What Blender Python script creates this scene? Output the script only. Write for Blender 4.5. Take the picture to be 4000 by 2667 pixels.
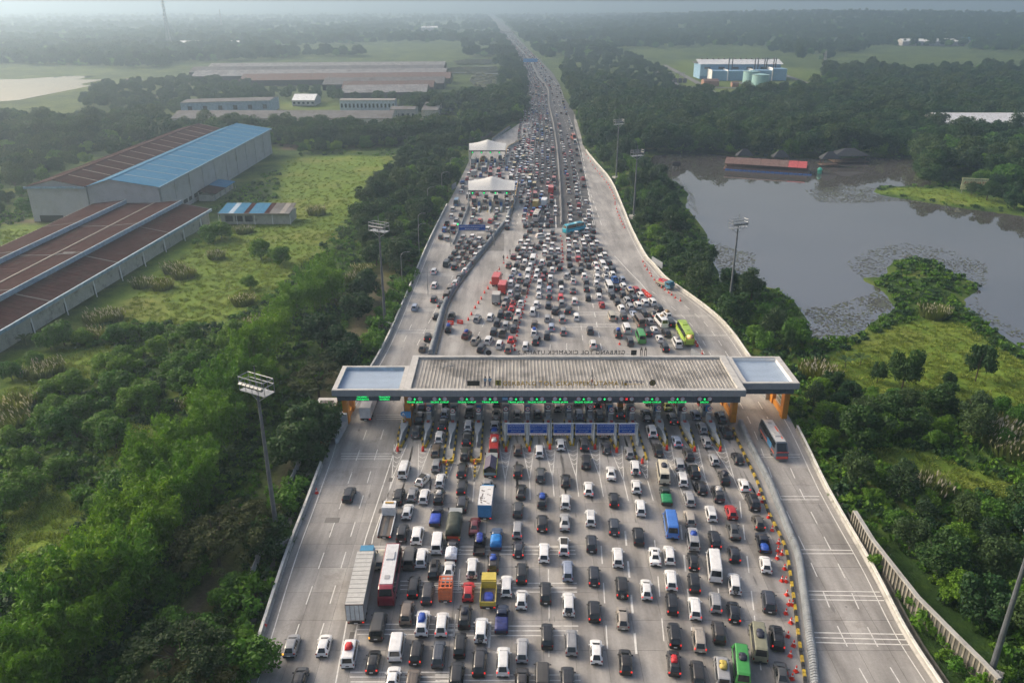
import bpy, math, random
import numpy as np
from mathutils import Matrix, Vector
for o in list(bpy.data.objects): bpy.data.objects.remove(o, do_unlink=True)
SC = bpy.context.scene; COL = SC.collection
rng = random.Random(7); nrng = np.random.default_rng(7)
# ------------------------------------------------------------------ camera
cam = bpy.data.objects.new('camera', bpy.data.cameras.new('camera')); COL.objects.link(cam)
cam.location = (0, 0, 70); cam.rotation_euler = (math.radians(90 - 22.99), 0, 0)
cam.data.lens = 28.0; cam.data.sensor_width = 36.0; cam.data.clip_start = .5; cam.data.clip_end = 60000
SC.camera = cam
# ------------------------------------------------------------------ sky, sun, exposure
SUN_EL, SUN_AZ = 31.0, -66.0            # degrees; azimuth clockwise from +Y (the way the road runs)
world = bpy.data.worlds.new('World'); SC.world = world; world.use_nodes = True
wt = world.node_tree; bg = wt.nodes['Background']
sky = wt.nodes.new('ShaderNodeTexSky'); sky.sky_type = 'NISHITA'; sky.sun_disc = False
sky.sun_elevation = math.radians(SUN_EL); sky.sun_rotation = math.radians(SUN_AZ)
sky.air_density = 1.0; sky.dust_density = 9.0; sky.ozone_density = 0.2; sky.altitude = 60
wt.links.new(sky.outputs[0], bg.inputs[0]); bg.inputs[1].default_value = 0.15
sun = bpy.data.objects.new('sun', bpy.data.lights.new('sun', 'SUN')); COL.objects.link(sun)
sun.data.energy = .9; sun.data.angle = math.radians(30); sun.data.color = (1.0, .90, .74)
_e, _a = math.radians(SUN_EL), math.radians(SUN_AZ)
sun.rotation_euler = Vector((-math.sin(_a)*math.cos(_e), -math.cos(_a)*math.cos(_e), -math.sin(_e))).to_track_quat('-Z', 'Y').to_euler()
SC.view_settings.view_transform = 'Standard'; SC.view_settings.look = 'None'
SC.view_settings.gamma = 1.0; SC.view_settings.use_curve_mapping = False
SC.view_settings.exposure = 0.66
SC.render.engine = 'CYCLES'
SC.cycles.use_denoising = True; SC.cycles.max_bounces = 6; SC.cycles.diffuse_bounces = 3
SC.cycles.glossy_bounces = 3; SC.cycles.transmission_bounces = 2; SC.cycles.volume_bounces = 2
SC.cycles.transparent_max_bounces = 4; SC.cycles.sample_clamp_indirect = 4
SC.cycles.use_adaptive_sampling = True; SC.cycles.adaptive_threshold = .02
HAZE_DENSITY = 0.00042
# ------------------------------------------------------------------ survey: ground positions in metres (x across, y along the road)
ROAD_L = [(-29.7,55.1),(-29.8,67.1),(-30.9,88.1),(-31.1,100.3),(-31.4,115.0),(-31.5,126.5),(-28.4,161.1),(-27.3,200.2),(-26.4,245.0),(-24.4,295.2),(-22.9,329.2),(-21.0,379.7),(-19.4,418.6),(-11.1,449.9),(0.0,496.7),(9.1,538.3),(12.8,562.8),(13.7,650.8),(14.9,749.0),(15.6,908.7),(11.8,1089.4),(4.2,1362.7),(-14.7,1790.5),(-42.2,2509.4),(-79.7,3567.4),(-190.1,6265.2)]
ROAD_R = [(47.8,59.6),(47.5,67.1),(47.4,75.1),(48.3,86.8),(49.1,105.0),(51.0,129.0),(50.7,157.5),(50.6,167.3),(49.9,177.0),(48.4,184.9),(46.5,192.8),(43.9,202.4),(42.2,209.3),(40.9,222.1),(40.0,230.8),(40.1,260.3),(41.2,293.8),(42.2,339.7),(39.9,380.8),(38.4,408.2),(38.1,435.2),(40.1,477.3),(42.8,560.4),(42.1,673.0),(44.6,782.5),(44.4,908.7),(40.2,1049.4),(35.2,1198.6),(28.4,1382.2),(12.4,1858.8),(-6.4,2530.9),(-47.1,3567.4),(-148.9,6265.2)]
MEDIAN = [(17.0,267.5),(18.8,304.4),(20.9,351.9),(23.0,405.5),(24.2,441.1),(26.3,521.6),(27.2,584.6),(28.5,635.3),(31.8,741.1),(27.4,864.2),(25.3,1041.8),(18.7,1250.6),(9.1,1481.1),(-7.6,1858.8),(-30.9,2530.9),(-65.2,3567.4),(-167.9,6265.2)]
ASPHALT_L = [(5.2,263.2),(6.5,291.1),(8.6,351.9),(10.7,391.8),(12.9,441.1),(14.1,503.3),(13.1,562.0),(14.7,757.2),(15.6,908.7),(11.8,1089.4),(4.2,1362.7),(-14.7,1790.5),(-42.2,2509.4),(-79.7,3567.4),(-190.1,6265.2)]
ASPHALT_R = [(28.5,263.2),(30.0,297.7),(32.6,351.9),(36.0,425.1),(37.3,464.1),(39.5,521.6),(43.2,574.6),(42.1,673.0),(44.6,782.5),(44.4,908.7),(40.2,1049.4),(35.2,1198.6),(28.4,1382.2),(12.4,1858.8),(-6.4,2530.9),(-47.1,3567.4),(-148.9,6265.2)]
BAR_R = [(41.3,127.0),(40.9,117.7),(40.8,107.8),(40.2,99.6),(39.7,93.4),(39.3,88.9),(38.0,83.4),(37.1,79.6),(36.0,75.2),(35.0,71.2),(33.9,67.1),(31.4,58.5)]
KERB_R = [(39.5,124.9),(39.2,121.4),(39.1,114.0),(38.9,106.8),(38.3,99.6),(38.2,91.6),(37.1,85.8),(35.7,79.6),(34.3,73.8),(32.8,67.1),(30.5,58.5)]
BAR_L = [(-17.6,158.0),(-17.5,164.7),(-17.3,176.3),(-17.2,185.1),(-16.4,194.6),(-14.8,205.7),(-12.0,221.2),(-8.8,237.1),(-5.1,256.2),(-2.1,269.7),(-2.4,269.3),(-0.4,291.8)]
BAR_L2 = [(-18.6,242.9),(-17.4,265.3),(-16.3,293.0)]
WALL_Y1 = [(-0.1,286.1),(1.3,308.8),(2.5,333.5)]
WALL_Y2 = [(-3.6,376.4),(-3.0,397.7),(-2.4,419.1),(0.2,429.5),(4.3,442.8),(7.7,458.2)]
WALL_Y3 = [(-11.1,448.3),(-7.0,470.5),(-2.8,492.4),(-1.1,498.5)]
LAKE = [(65.2,385.3),(71.6,409.5),(85.6,413.3),(103.2,412.0),(114.5,404.4),(152.1,399.5),(179.5,403.2),(200.6,397.1),(190.9,363.7),(176.2,333.5),(162.0,334.3),(153.9,332.6),(147.1,323.3),(150.0,315.2),(158.5,307.5),(168.2,296.6),(179.6,287.7),(192.3,277.4),(226.3,265.4),(129.9,139.7),(116.9,154.1),(115.1,164.7),(114.9,175.3),(114.7,188.6),(117.6,195.1),(126.8,203.8),(127.8,211.3),(124.7,217.2),(127.7,225.5),(124.4,232.1),(115.5,229.9),(109.1,221.3),(106.6,214.0),(98.0,212.4),(99.2,203.8),(98.0,191.8),(94.7,185.5),(89.9,181.9),(85.9,177.5),(83.2,173.4),(77.6,169.6),(72.2,168.6),(67.6,169.6),(67.0,173.9),(71.9,180.4),(72.9,191.8),(72.9,195.1),(71.6,202.0),(68.4,207.1),(62.6,207.5),(57.6,209.3),(60.6,229.9),(64.3,251.6),(65.5,277.4),(65.7,297.3),(71.1,320.0),(70.7,346.1),(64.5,359.7)]
LAKE_W = [(-601.3,838.6),(-516.9,843.6),(-490.2,859.0),(-472.8,885.9),(-454.4,869.6),(-415.2,828.7),(-399.0,782.5),(-400.4,757.2),(-397.3,710.9),(-396.4,669.7),(-404.6,653.9),(-451.0,621.5)]
PONDS = [[(-354.1,553.6),(-349.3,560.4),(-334.1,565.1),(-327.4,546.9),(-325.6,529.8),(-332.3,517.7)],[(-306.9,521.7),(-302.5,534.0),(-292.4,525.7),(-293.6,509.9)],[(-388.1,838.6),(-378.4,848.7),(-365.2,823.8),(-376.4,814.3)],[(-59.6,650.8),(-47.7,657.0),(-45.9,621.5),(-56.0,613.2)],[(-48.0,511.8),(-40.9,515.7),(-38.1,479.0),(-44.9,477.3)],[(-305.3,544.7),(-289.9,560.4),(-284.0,551.4),(-295.7,531.9)],[(-314.2,769.6),(-305.0,782.5),(-297.8,765.4),(-308.9,757.2)],[(-307.8,693.2),(-273.7,689.7),(-266.8,669.7),(-298.8,676.3)]]
PADDY = [[(-103.0,926.5),(-83.0,964.2),(-59.0,998.0),(-18.7,1005.1),(-14.7,914.5),(-35.2,891.5),(-63.8,902.9),(-94.3,902.9)],[(-77.2,1097.7),(-56.6,1141.4),(-27.1,1141.4),(-25.0,1049.4),(-68.0,1041.8)],[(-40.8,891.5),(-13.6,902.9),(-11.8,749.0),(-31.0,741.1),(-41.4,809.6)]]
MEADOW = [[(-112.0,393.5),(-91.2,405.7),(-59.6,399.5),(-55.5,355.7),(-57.4,320.0),(-58.1,277.4),(-59.4,244.0),(-61.4,221.3),(-62.5,202.0),(-65.8,182.5),(-69.7,175.3),(-80.6,176.7),(-97.5,179.5),(-105.3,182.5),(-106.9,221.3),(-104.9,265.4),(-99.2,290.4),(-92.2,312.1)],[(-111.5,158.7),(-103.3,161.1),(-89.1,163.5),(-81.0,154.1),(-86.9,143.6),(-94.1,137.8),(-98.1,136.0)],[(65.1,154.1),(74.3,161.1),(82.2,168.6),(91.8,176.7),(101.9,182.5),(107.8,179.5),(108.3,163.5),(109.2,147.6),(92.9,121.1),(89.8,129.0),(80.3,134.2),(70.2,139.7),(63.1,143.6)],[(148.5,324.1),(160.0,330.0),(174.7,326.6),(180.2,320.0),(201.5,297.3),(196.4,289.0),(169.3,298.7),(160.0,310.6)],[(60.4,119.6),(68.7,118.1),(76.2,111.2),(80.4,106.2),(77.6,101.4),(70.0,106.2),(62.7,111.2)],[(-183.6,650.8),(-143.8,657.0),(-127.1,607.8),(-86.7,594.6),(-72.8,558.1),(-104.1,551.4),(-158.6,558.1)],[(-176.4,268.3),(-162.1,268.3),(-157.5,259.7),(-155.0,232.1)],[(388.9,875.0),(385.5,718.2),(378.2,644.8),(355.3,621.5),(356.7,737.2)],[(-79.7,105.0),(-74.2,108.6),(-64.4,101.4),(-61.8,90.0),(-65.3,84.6),(-69.2,87.2)],[(-71.0,122.6),(-67.6,129.0),(-59.6,121.1),(-60.6,112.6),(-65.6,112.6)]]
MOWN = [[(173.5,1034.2),(267.3,1114.8),(350.7,932.6),(261.2,718.2),(194.9,657.0),(148.9,607.8),(160.4,800.4)]]
DIRT = [[(-41.2,67.1),(-41.1,81.2),(-40.1,88.1),(-39.0,96.0),(-39.1,109.9),(-39.6,122.6),(-39.7,132.4),(-37.2,139.7),(-37.6,149.7),(-38.0,171.2),(-37.5,191.8),(-37.4,221.3),(-34.8,225.5),(-33.4,202.0),(-33.9,176.7),(-34.0,149.7),(-34.4,138.7),(-35.7,125.7),(-36.9,121.1),(-37.0,107.4),(-37.4,91.0),(-38.0,82.0),(-36.9,67.1)],[(-179.6,273.7),(-165.0,274.9),(-162.7,270.7),(-177.1,269.5)],[(-21.5,439.5),(-35.4,487.7),(-21.6,536.1),(-9.1,470.6)],[(120.7,594.6),(148.2,605.1),(138.9,565.1),(112.3,551.4)],[(-126.6,439.5),(-113.1,442.4),(-107.9,425.4),(-120.2,419.9)]]
TRACKS = [[(164.2,977.5),(152.1,757.2),(141.9,565.1)],[(186.9,1034.2),(177.1,800.4),(163.3,589.5)],[(152.1,757.2),(203.3,741.1),(277.4,753.1)],[(218.9,800.4),(217.1,749.0)],[(292.5,932.6),(278.1,778.2)]]
WOODS = [
['belt between the dirt track and the outer toll lanes', 5.2, 'bdf', [(-50.4, 277.4),(-38.0, 277.4),(-30.9, 291.7),(-29.5, 244.0),(-30.2, 209.3),(-31.9, 191.8),(-36.8, 209.3),(-47.0, 244.0)]],
['wood beside the tent toll gates', 7.2, 'bddf', [(-56.5, 337.0),(-48.7, 418.6),(-31.0, 422.6),(-22.6, 378.6),(-24.4, 332.6),(-27.0, 297.3),(-28.8, 265.4),(-34.8, 251.6),(-46.2, 251.6),(-51.8, 244.0),(-55.7, 290.4)]],
['belt between the motorway and the lake', 7.0, 'bddf', [(45.2, 594.6),(53.1, 594.6),(78.5, 666.5),(84.4, 487.7),(63.2, 376.4),(69.5, 344.3),(64.8, 297.3),(63.0, 265.4),(58.3, 225.5),(56.6, 207.5),(66.9, 202.0),(69.6, 191.8),(67.0, 173.9),(61.9, 167.3),(56.7, 169.9),(52.7, 173.9),(49.9, 184.0),(46.8, 195.1),(44.0, 207.5),(41.9, 223.4),(42.4, 257.0),(43.3, 316.0),(43.5, 355.7),(41.4, 405.7),(39.9, 439.5),(44.2, 506.0)]],
['bank beside the toll canopy and the pond', 4.6, 'bb', [(52.3, 168.6),(56.3, 168.6),(61.9, 167.3),(64.1, 163.5),(60.0, 149.7),(59.0, 158.2),(53.3, 158.2),(52.4, 161.1)]],
['thicket below the meadow beyond the toll exit', 5.0, 'bdbf', [(58.4, 145.6),(62.7, 147.2),(66.8, 139.7),(76.6, 135.1),(88.1, 133.3),(97.3, 128.2),(90.2, 116.7),(74.0, 113.9),(67.8, 122.6),(58.3, 118.1),(53.8, 113.9),(54.0, 122.6)]],
['bushy slope above the ribbed retaining wall', 4.6, 'bdbf', [(52.6, 109.9),(57.2, 109.9),(63.2, 106.2),(69.7, 99.2),(79.4, 97.0),(58.7, 64.0),(54.9, 64.0),(56.0, 70.2),(56.3, 79.6),(55.4, 88.1),(54.0, 96.0),(51.7, 101.4)]],
['wooded north shore of the lake', 8.5, 'dbdf', [(72.0, 418.6),(83.5, 515.7),(115.0, 565.1),(148.9, 607.8),(193.2, 650.8),(258.7, 710.9),(350.7, 932.6),(399.1, 932.6),(339.4, 700.1),(296.9, 569.8),(269.3, 487.7),(286.6, 454.5),(303.2, 425.4),(208.9, 283.7),(181.8, 291.7),(176.7, 332.6),(192.9, 365.8),(204.7, 405.7),(155.6, 409.5),(117.9, 417.3)]],
['wood behind the gabled warehouses', 9, 'dbdf', [(-332.3, 487.7),(-258.9, 525.7),(-187.7, 506.0),(-176.0, 487.7),(-194.8, 412.0),(-199.0, 355.7),(-199.3, 328.3),(-172.2, 277.4),(-195.2, 274.3)]],
['trees between warehouse and meadow', 7, 'bd', [(-138.2, 502.3),(-97.9, 487.7),(-56.6, 446.9),(-35.4, 487.7),(-22.0, 425.4),(-48.7, 418.6),(-67.8, 425.4),(-92.5, 412.0),(-114.1, 409.5)]],
['roadside wood by the paddy fields', 10, 'd', [(-19.0, 1423.0),(6.0, 1295.5),(12.9, 1034.2),(14.3, 757.2),(11.4, 565.1),(3.8, 515.7),(-7.8, 565.1),(-11.5, 848.7)]],
['wood beyond the far carriageway', 10, 'dd', [(53.5, 902.9),(99.9, 1451.4),(167.0, 1451.4),(166.2, 902.9),(125.9, 621.5),(83.5, 515.7),(79.6, 676.3),(53.1, 594.6),(45.9, 594.6)]],
['trees around the roofs of the factory', 11, 'd', [(-255.7, 700.1),(-204.2, 700.1),(-152.8, 700.1),(-93.7, 644.8),(-62.9, 607.8),(-52.7, 565.1),(-73.6, 565.1),(-129.8, 621.5),(-182.0, 644.8),(-228.1, 621.5)]],
['trees along the far bank', 10, 'd', [(-374.7, 757.2),(-324.8, 823.8),(-244.0, 757.2),(-179.5, 635.8),(-200.0, 558.1),(-262.2, 565.1),(-313.0, 594.6)]]]
WALLSHRUBS = [(51.0,95.5),(51.1,91.9),(49.7,87.2),(50.8,84.6),(50.2,81.2),(51.0,78.8),(50.1,75.8),(51.0,74.3),(50.1,70.9),(50.8,68.9),(51.4,99.8),(51.5,102.6),(50.6,65.2),(51.9,72.9),(53.5,65.8),(52.4,66.7),(55.1,67.6)]
RWALL = [(53.0,65.4),(52.5,68.1),(51.6,71.9),(50.2,78.4),(49.9,82.6),(49.4,89.7),(49.6,96.5)]
BAMBOO = [(-53.7,67.8),(-52.5,63.4),(-50.6,64.3),(-53.2,73.4),(-51.0,68.9),(-52.3,76.4),(-49.6,71.1),(-53.8,84.4),(-51.1,79.6),(-48.5,75.8),(-52.9,89.7),(-49.9,87.0),(-47.9,82.0),(-52.5,96.4),(-50.0,91.8),(-47.3,89.7),(-52.5,104.0),(-48.4,96.9),(-52.6,111.9),(-48.7,106.5),(-54.7,113.6),(-48.6,79.6),(-54.9,104.0),(-47.6,101.5),(-53.6,124.3),(-53.0,130.1),(-53.3,138.4),(-52.8,146.1),(-51.2,149.9),(-51.5,159.6),(-53.2,170.4),(-52.7,180.4),(-52.0,193.9),(-47.8,183.6),(-50.0,203.9),(-50.4,139.1),(-49.5,124.3),(-50.1,117.9),(-48.3,139.8),(-49.6,132.0),(-46.1,189.2)]
BUSHES = [(-102.0,149.9),(-101.3,145.6),(-100.2,152.1),(-99.9,163.4),(-98.2,165.2),(-101.5,160.9),(-95.8,164.3),(-88.2,167.8),(-86.0,169.6),(-81.9,168.7),(-89.2,164.3),(-78.6,148.4),(-79.1,156.0),(-81.2,145.6),(-82.5,153.7),(-77.3,159.2),(-77.1,165.2),(-72.9,166.0),(-68.9,152.1),(-67.5,156.8),(-66.4,162.6),(-62.9,160.9),(-68.4,147.7),(-64.8,148.4),(-63.4,152.1),(-65.1,141.4),(-84.8,138.8),(-89.1,136.2),(-79.7,137.5),(-76.0,138.1),(-71.8,136.9),(-71.5,131.9),(-75.3,130.7),(-84.0,130.7),(-78.7,127.8),(-84.5,126.7),(-84.6,121.3),(-86.0,119.2),(-78.6,122.9),(-72.6,121.8),(-70.3,122.3),(-58.7,138.8),(-62.4,164.3),(-68.8,133.1),(-72.8,230.5),(-68.1,224.4),(-75.0,229.0),(-96.0,245.4),(-97.9,240.2),(-94.1,250.7),(-69.7,201.4),(-80.9,123.2),(-75.7,121.3),(-71.5,121.9),(-67.9,118.8),(-79.8,112.5),(-75.2,111.4),(-72.2,109.3),(-75.1,100.5),(-74.6,104.3),(-64.8,102.4),(-61.1,99.6),(-59.5,102.8),(-63.0,84.8),(-64.0,82.7),(-59.9,85.5),(-59.7,81.7),(-58.7,86.2),(-60.8,77.8),(-59.1,72.7),(-48.3,88.0),(-44.7,82.0),(-40.7,84.4),(-35.9,80.3),(-35.1,70.5),(-32.2,67.9),(-32.4,72.7),(-29.6,68.2),(-39.7,73.6)]
RAINTREES = [[-39.2,86.6,1.15],[-37.0,92.1,1.0],[-36.7,67.6,1.15],[-33.6,65.4,0.8],[-37.5,138.3,1.1],[-37.1,146.7,0.9]]
DARKTREES = [[-35.6,113.8,1.0],[-33.9,119.1,0.9],[-41.5,159.8,0.9],[-35.2,117.8,1.0],[-33.4,121.0,0.9],[-33.6,90.1,0.7],[-37.2,179.3,0.9],[-36.4,157.3,0.8],[-38.1,192.5,0.9],[-33.2,217.1,1.0],[-33.4,147.9,0.8],[60.2,119.1,0.9]]
HEDGE = [(-27.7,211.1),(-28.2,204.7),(-28.4,197.5),(-29.1,190.6),(-29.5,183.2),(-29.9,178.1),(-30.4,172.4),(-30.8,167.9),(-32.1,166.1),(-33.0,163.5),(-33.3,175.2),(-32.0,180.1),(-31.3,190.6),(-30.7,199.8),(-30.0,161.0),(-31.5,158.6),(-34.9,102.6),(-34.3,104.0),(-33.5,105.5),(-35.0,99.8),(-33.8,100.3),(-34.9,96.8),(-29.9,69.3),(-30.2,67.2),(-32.2,70.3),(-33.0,81.7),(-33.0,77.5)]
REEDS = [[-99.4,178.1,1.2],[-97.5,180.1,1.1],[-95.6,215.2,1.1],[-93.7,202.2,1],[-100.2,204.7,1],[-91.5,211.1,1.1],[-61.0,172.4,1],[-58.6,173.3,1],[-95.1,167.9,1],[-95.2,148.7,1],[-96.5,147.2,1],[-92.9,131.7,1.2],[-90.2,126.0,1.1],[-89.1,258.5,1],[-88.0,228.1,0.9],[-251.0,414.1,1.3],[-248.5,423.3,1.2],[-70.9,284.0,1.2],[62.0,148.0,1.1],[63.9,146.5,1],[103.6,182.7,1.2],[84.9,123.6,1.3],[84.4,120.8,1.2],[84.0,116.1,1.1],[-42.9,207.2,1],[-42.8,188.4,1],[-42.3,215.2,1],[65.1,106.0,1.1],[-60.8,134.1,0.8],[-68.1,189.5,1]]
BANANAS = [(-108.8,163.9),(62.5,128.9),(63.3,124.9),(69.7,151.4),(73.5,152.9),(59.9,124.2),(63.5,126.1)]
FIELDTREES = [[77.2,141.5,1.0],[93.8,145.3,0.9],[60.3,159.5,0.55],[86.8,142.2,0.4],[73.8,145.0,0.5]]
MASTS = [[-32.8,91.9,26,-0.5],[-29.8,173.9,25,-0.5],[54.4,187.1,22.3,0.4],[53.6,67.6,23,0.9],[43.1,277.4,23.6,0.5],[45.2,346.1,24.8,0.5]]
LAMPS = [(-29.6,204.0),(-28.2,233.6),(-21.8,195.2),(-13.0,131.9),(-29.6,246.2),(-30.4,285.0),(-27.6,312.7),(-26.5,344.2)]
TOWERS = [[-597.7,1481.1,76,7],[-754.7,2225.2,55,5],[-1116.0,4413.7,62,5],[331.1,891.5,24,4]]
CONES_NEAR = [(37.5,95.1),(37.5,92.1),(36.9,90.4),(37.2,89.7),(36.3,88.8),(36.6,86.6),(35.5,84.2),(36.0,84.1),(35.3,81.5),(35.0,79.7),(35.4,79.6),(34.1,78.1),(34.2,76.5),(33.1,74.2),(33.3,72.7),(32.4,71.1),(32.3,68.8),(31.5,67.7),(38.2,104.2),(38.1,102.2),(37.9,98.2)]
CONES_RIGHT = [(38.5,224.6),(38.4,220.3),(38.5,217.0),(38.8,213.9),(38.8,211.2),(39.1,207.9),(39.6,204.2),(40.0,201.6),(40.5,199.6),(41.1,197.4),(41.6,195.8),(42.1,193.5),(43.0,191.3)]
CONES_ROW = [(0.6,159.9),(0.6,162.3),(0.8,165.0),(1.1,168.0),(1.2,170.6),(1.5,172.8),(1.8,176.3),(2.2,179.5),(2.5,182.7),(2.8,185.1),(3.1,187.8),(3.3,190.7),(3.8,193.9),(4.1,196.9),(4.3,199.3),(4.6,202.5),(5.0,205.7),(5.2,207.5),(5.6,210.5),(6.0,214.4),(6.3,218.4),(6.7,221.7),(7.1,225.9),(7.4,229.4)]
CONES_MID = [(15.9,252.5),(15.9,246.3),(15.8,242.4),(15.6,238.5),(15.4,234.8),(15.3,231.1),(15.2,227.6),(14.9,224.2),(14.5,224.2)]
CONES_ODD = [(24.0,163.2),(41.2,157.9),(35.8,193.0),(-3.6,217.2),(-4.2,214.4),(-1.4,228.5),(-2.4,223.3),(-30.2,76.0),(-30.3,104.6)]
CONES_FAR = [(37.0,403.1),(37.4,394.0),(37.7,385.3),(37.9,375.9),(38.2,366.9),(38.6,361.2),(39.1,355.6),(39.4,349.2),(39.7,343.1),(40.1,337.1),(40.3,332.2),(40.3,326.6),(40.3,321.9),(40.3,317.4),(40.1,311.5),(39.9,306.5),(39.3,300.3),(38.9,297.0),(38.6,289.9),(38.4,284.9),(38.3,280.0),(38.2,275.9),(38.1,271.4),(38.1,267.5),(38.1,263.2)]
CONES_ASPH = [(5.3,275.4),(5.7,281.2),(6.1,287.4),(6.5,293.7),(6.9,301.7),(7.2,310.1),(7.6,318.9),(8.0,326.6),(8.3,334.7),(8.6,343.1),(8.9,351.9)]
RED_BLOCKS = [[-5.8,205.0,1],[-6.4,200.7,1],[-7.2,197.3,1],[-7.9,192.6,1],[-8.5,189.4,1],[-9.2,186.0,1],[-9.9,181.5,1],[-10.5,178.0,1],[-14.5,175.2,2],[-12.3,175.8,2],[41.0,164.0,1],[41.0,162.0,1],[34.6,197.7,2],[34.9,196.4,2],[35.2,195.2,2],[35.5,194.0,2]]
PADBEDS = [[900,[(63.7,254.3),(70.0,241.0),(75.4,236.7),(71.8,225.5),(63.3,208.2),(56.6,207.5),(58.6,225.5)]],[2600,[(98.1,225.5),(109.5,239.1),(126.8,249.0),(136.8,241.0),(140.5,225.5),(131.6,209.3),(124.1,202.0),(119.1,188.6),(119.7,172.5),(117.1,163.5),(114.9,175.3),(114.7,188.6),(126.8,203.8),(124.7,217.2),(124.2,231.7),(115.5,229.9),(106.5,215.2),(98.6,212.4)]],[1500,[(67.0,206.4),(72.4,190.2),(79.8,189.3),(88.7,195.1),(98.4,202.0),(97.3,190.2),(87.8,179.5),(78.8,169.9),(67.7,169.9),(67.5,175.3),(71.9,188.6),(71.9,199.2)]],[2600,[(120.9,326.6),(145.4,338.8),(160.8,316.0),(161.5,303.1),(150.0,307.5),(131.3,303.1),(119.0,306.0)]],[900,[(64.1,357.7),(73.5,350.8),(72.9,316.0),(67.7,283.7),(67.8,312.1)]],[700,[(90.1,184.9),(95.2,186.7),(96.3,191.8),(101.5,198.5),(99.6,202.0),(89.4,188.6)]]]
DASH = [[(-25.9,124.5),(-26.1,69.5),0.14],[(-22.9,124.7),(-23.1,69.6),0.14],[(-7.0,86.6),(-7.0,69.6),0.12],[(-2.5,85.4),(-2.8,68.1),0.26],[(4.9,86.6),(4.2,68.1),0.14],[(12.5,91.6),(11.0,68.4),0.14],[(16.3,95.0),(14.3,68.1),0.26],[(20.2,92.9),(17.7,69.6),0.14],[(24.6,96.5),(21.0,68.9),0.22],[(29.0,96.5),(25.7,76.0),0.14],[(33.7,96.5),(29.6,75.2),0.16],[(34.8,102.5),(33.0,93.7),0.16],[(-24.3,165.0),(-23.6,178.6),0.14],[(-21.1,162.8),(-16.1,215.2),0.16],[(-7.9,167.5),(-5.2,186.0),0.16],[(8.3,160.1),(11.2,198.3),0.14],[(12.0,160.1),(12.5,167.5),0.14],[(16.0,165.5),(17.1,203.2),0.14],[(19.7,160.6),(21.3,225.0),0.22],[(6.3,179.5),(10.1,221.7),0.14],[(10.2,255.0),(13.7,301.3),0.5],[(6.0,255.9),(7.3,270.3),0.3],[(35.7,410.2),(27.6,263.2),0.3],[(29.4,359.3),(26.4,292.4),0.2],[(31.5,325.0),(30.7,263.2),0.2]]
SOLID = [[0.16,[(-19.6,125.4),(-20.0,116.7),(-20.8,93.4),(-20.7,82.6),(-19.7,66.7)]],[0.14,[(-18.9,109.5),(-19.8,93.6),(-18.9,75.4),(-18.8,73.2)]],[0.14,[(30.1,77.8),(28.4,69.0)]],[0.2,[(41.7,157.9),(41.5,167.6),(38.4,180.5),(37.2,185.7),(34.9,205.8),(33.2,215.5),(30.9,230.8)]],[0.35,[(14.9,263.2),(16.8,307.2)]],[0.12,[(4.7,79.8),(4.3,71.0)]]]
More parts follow.
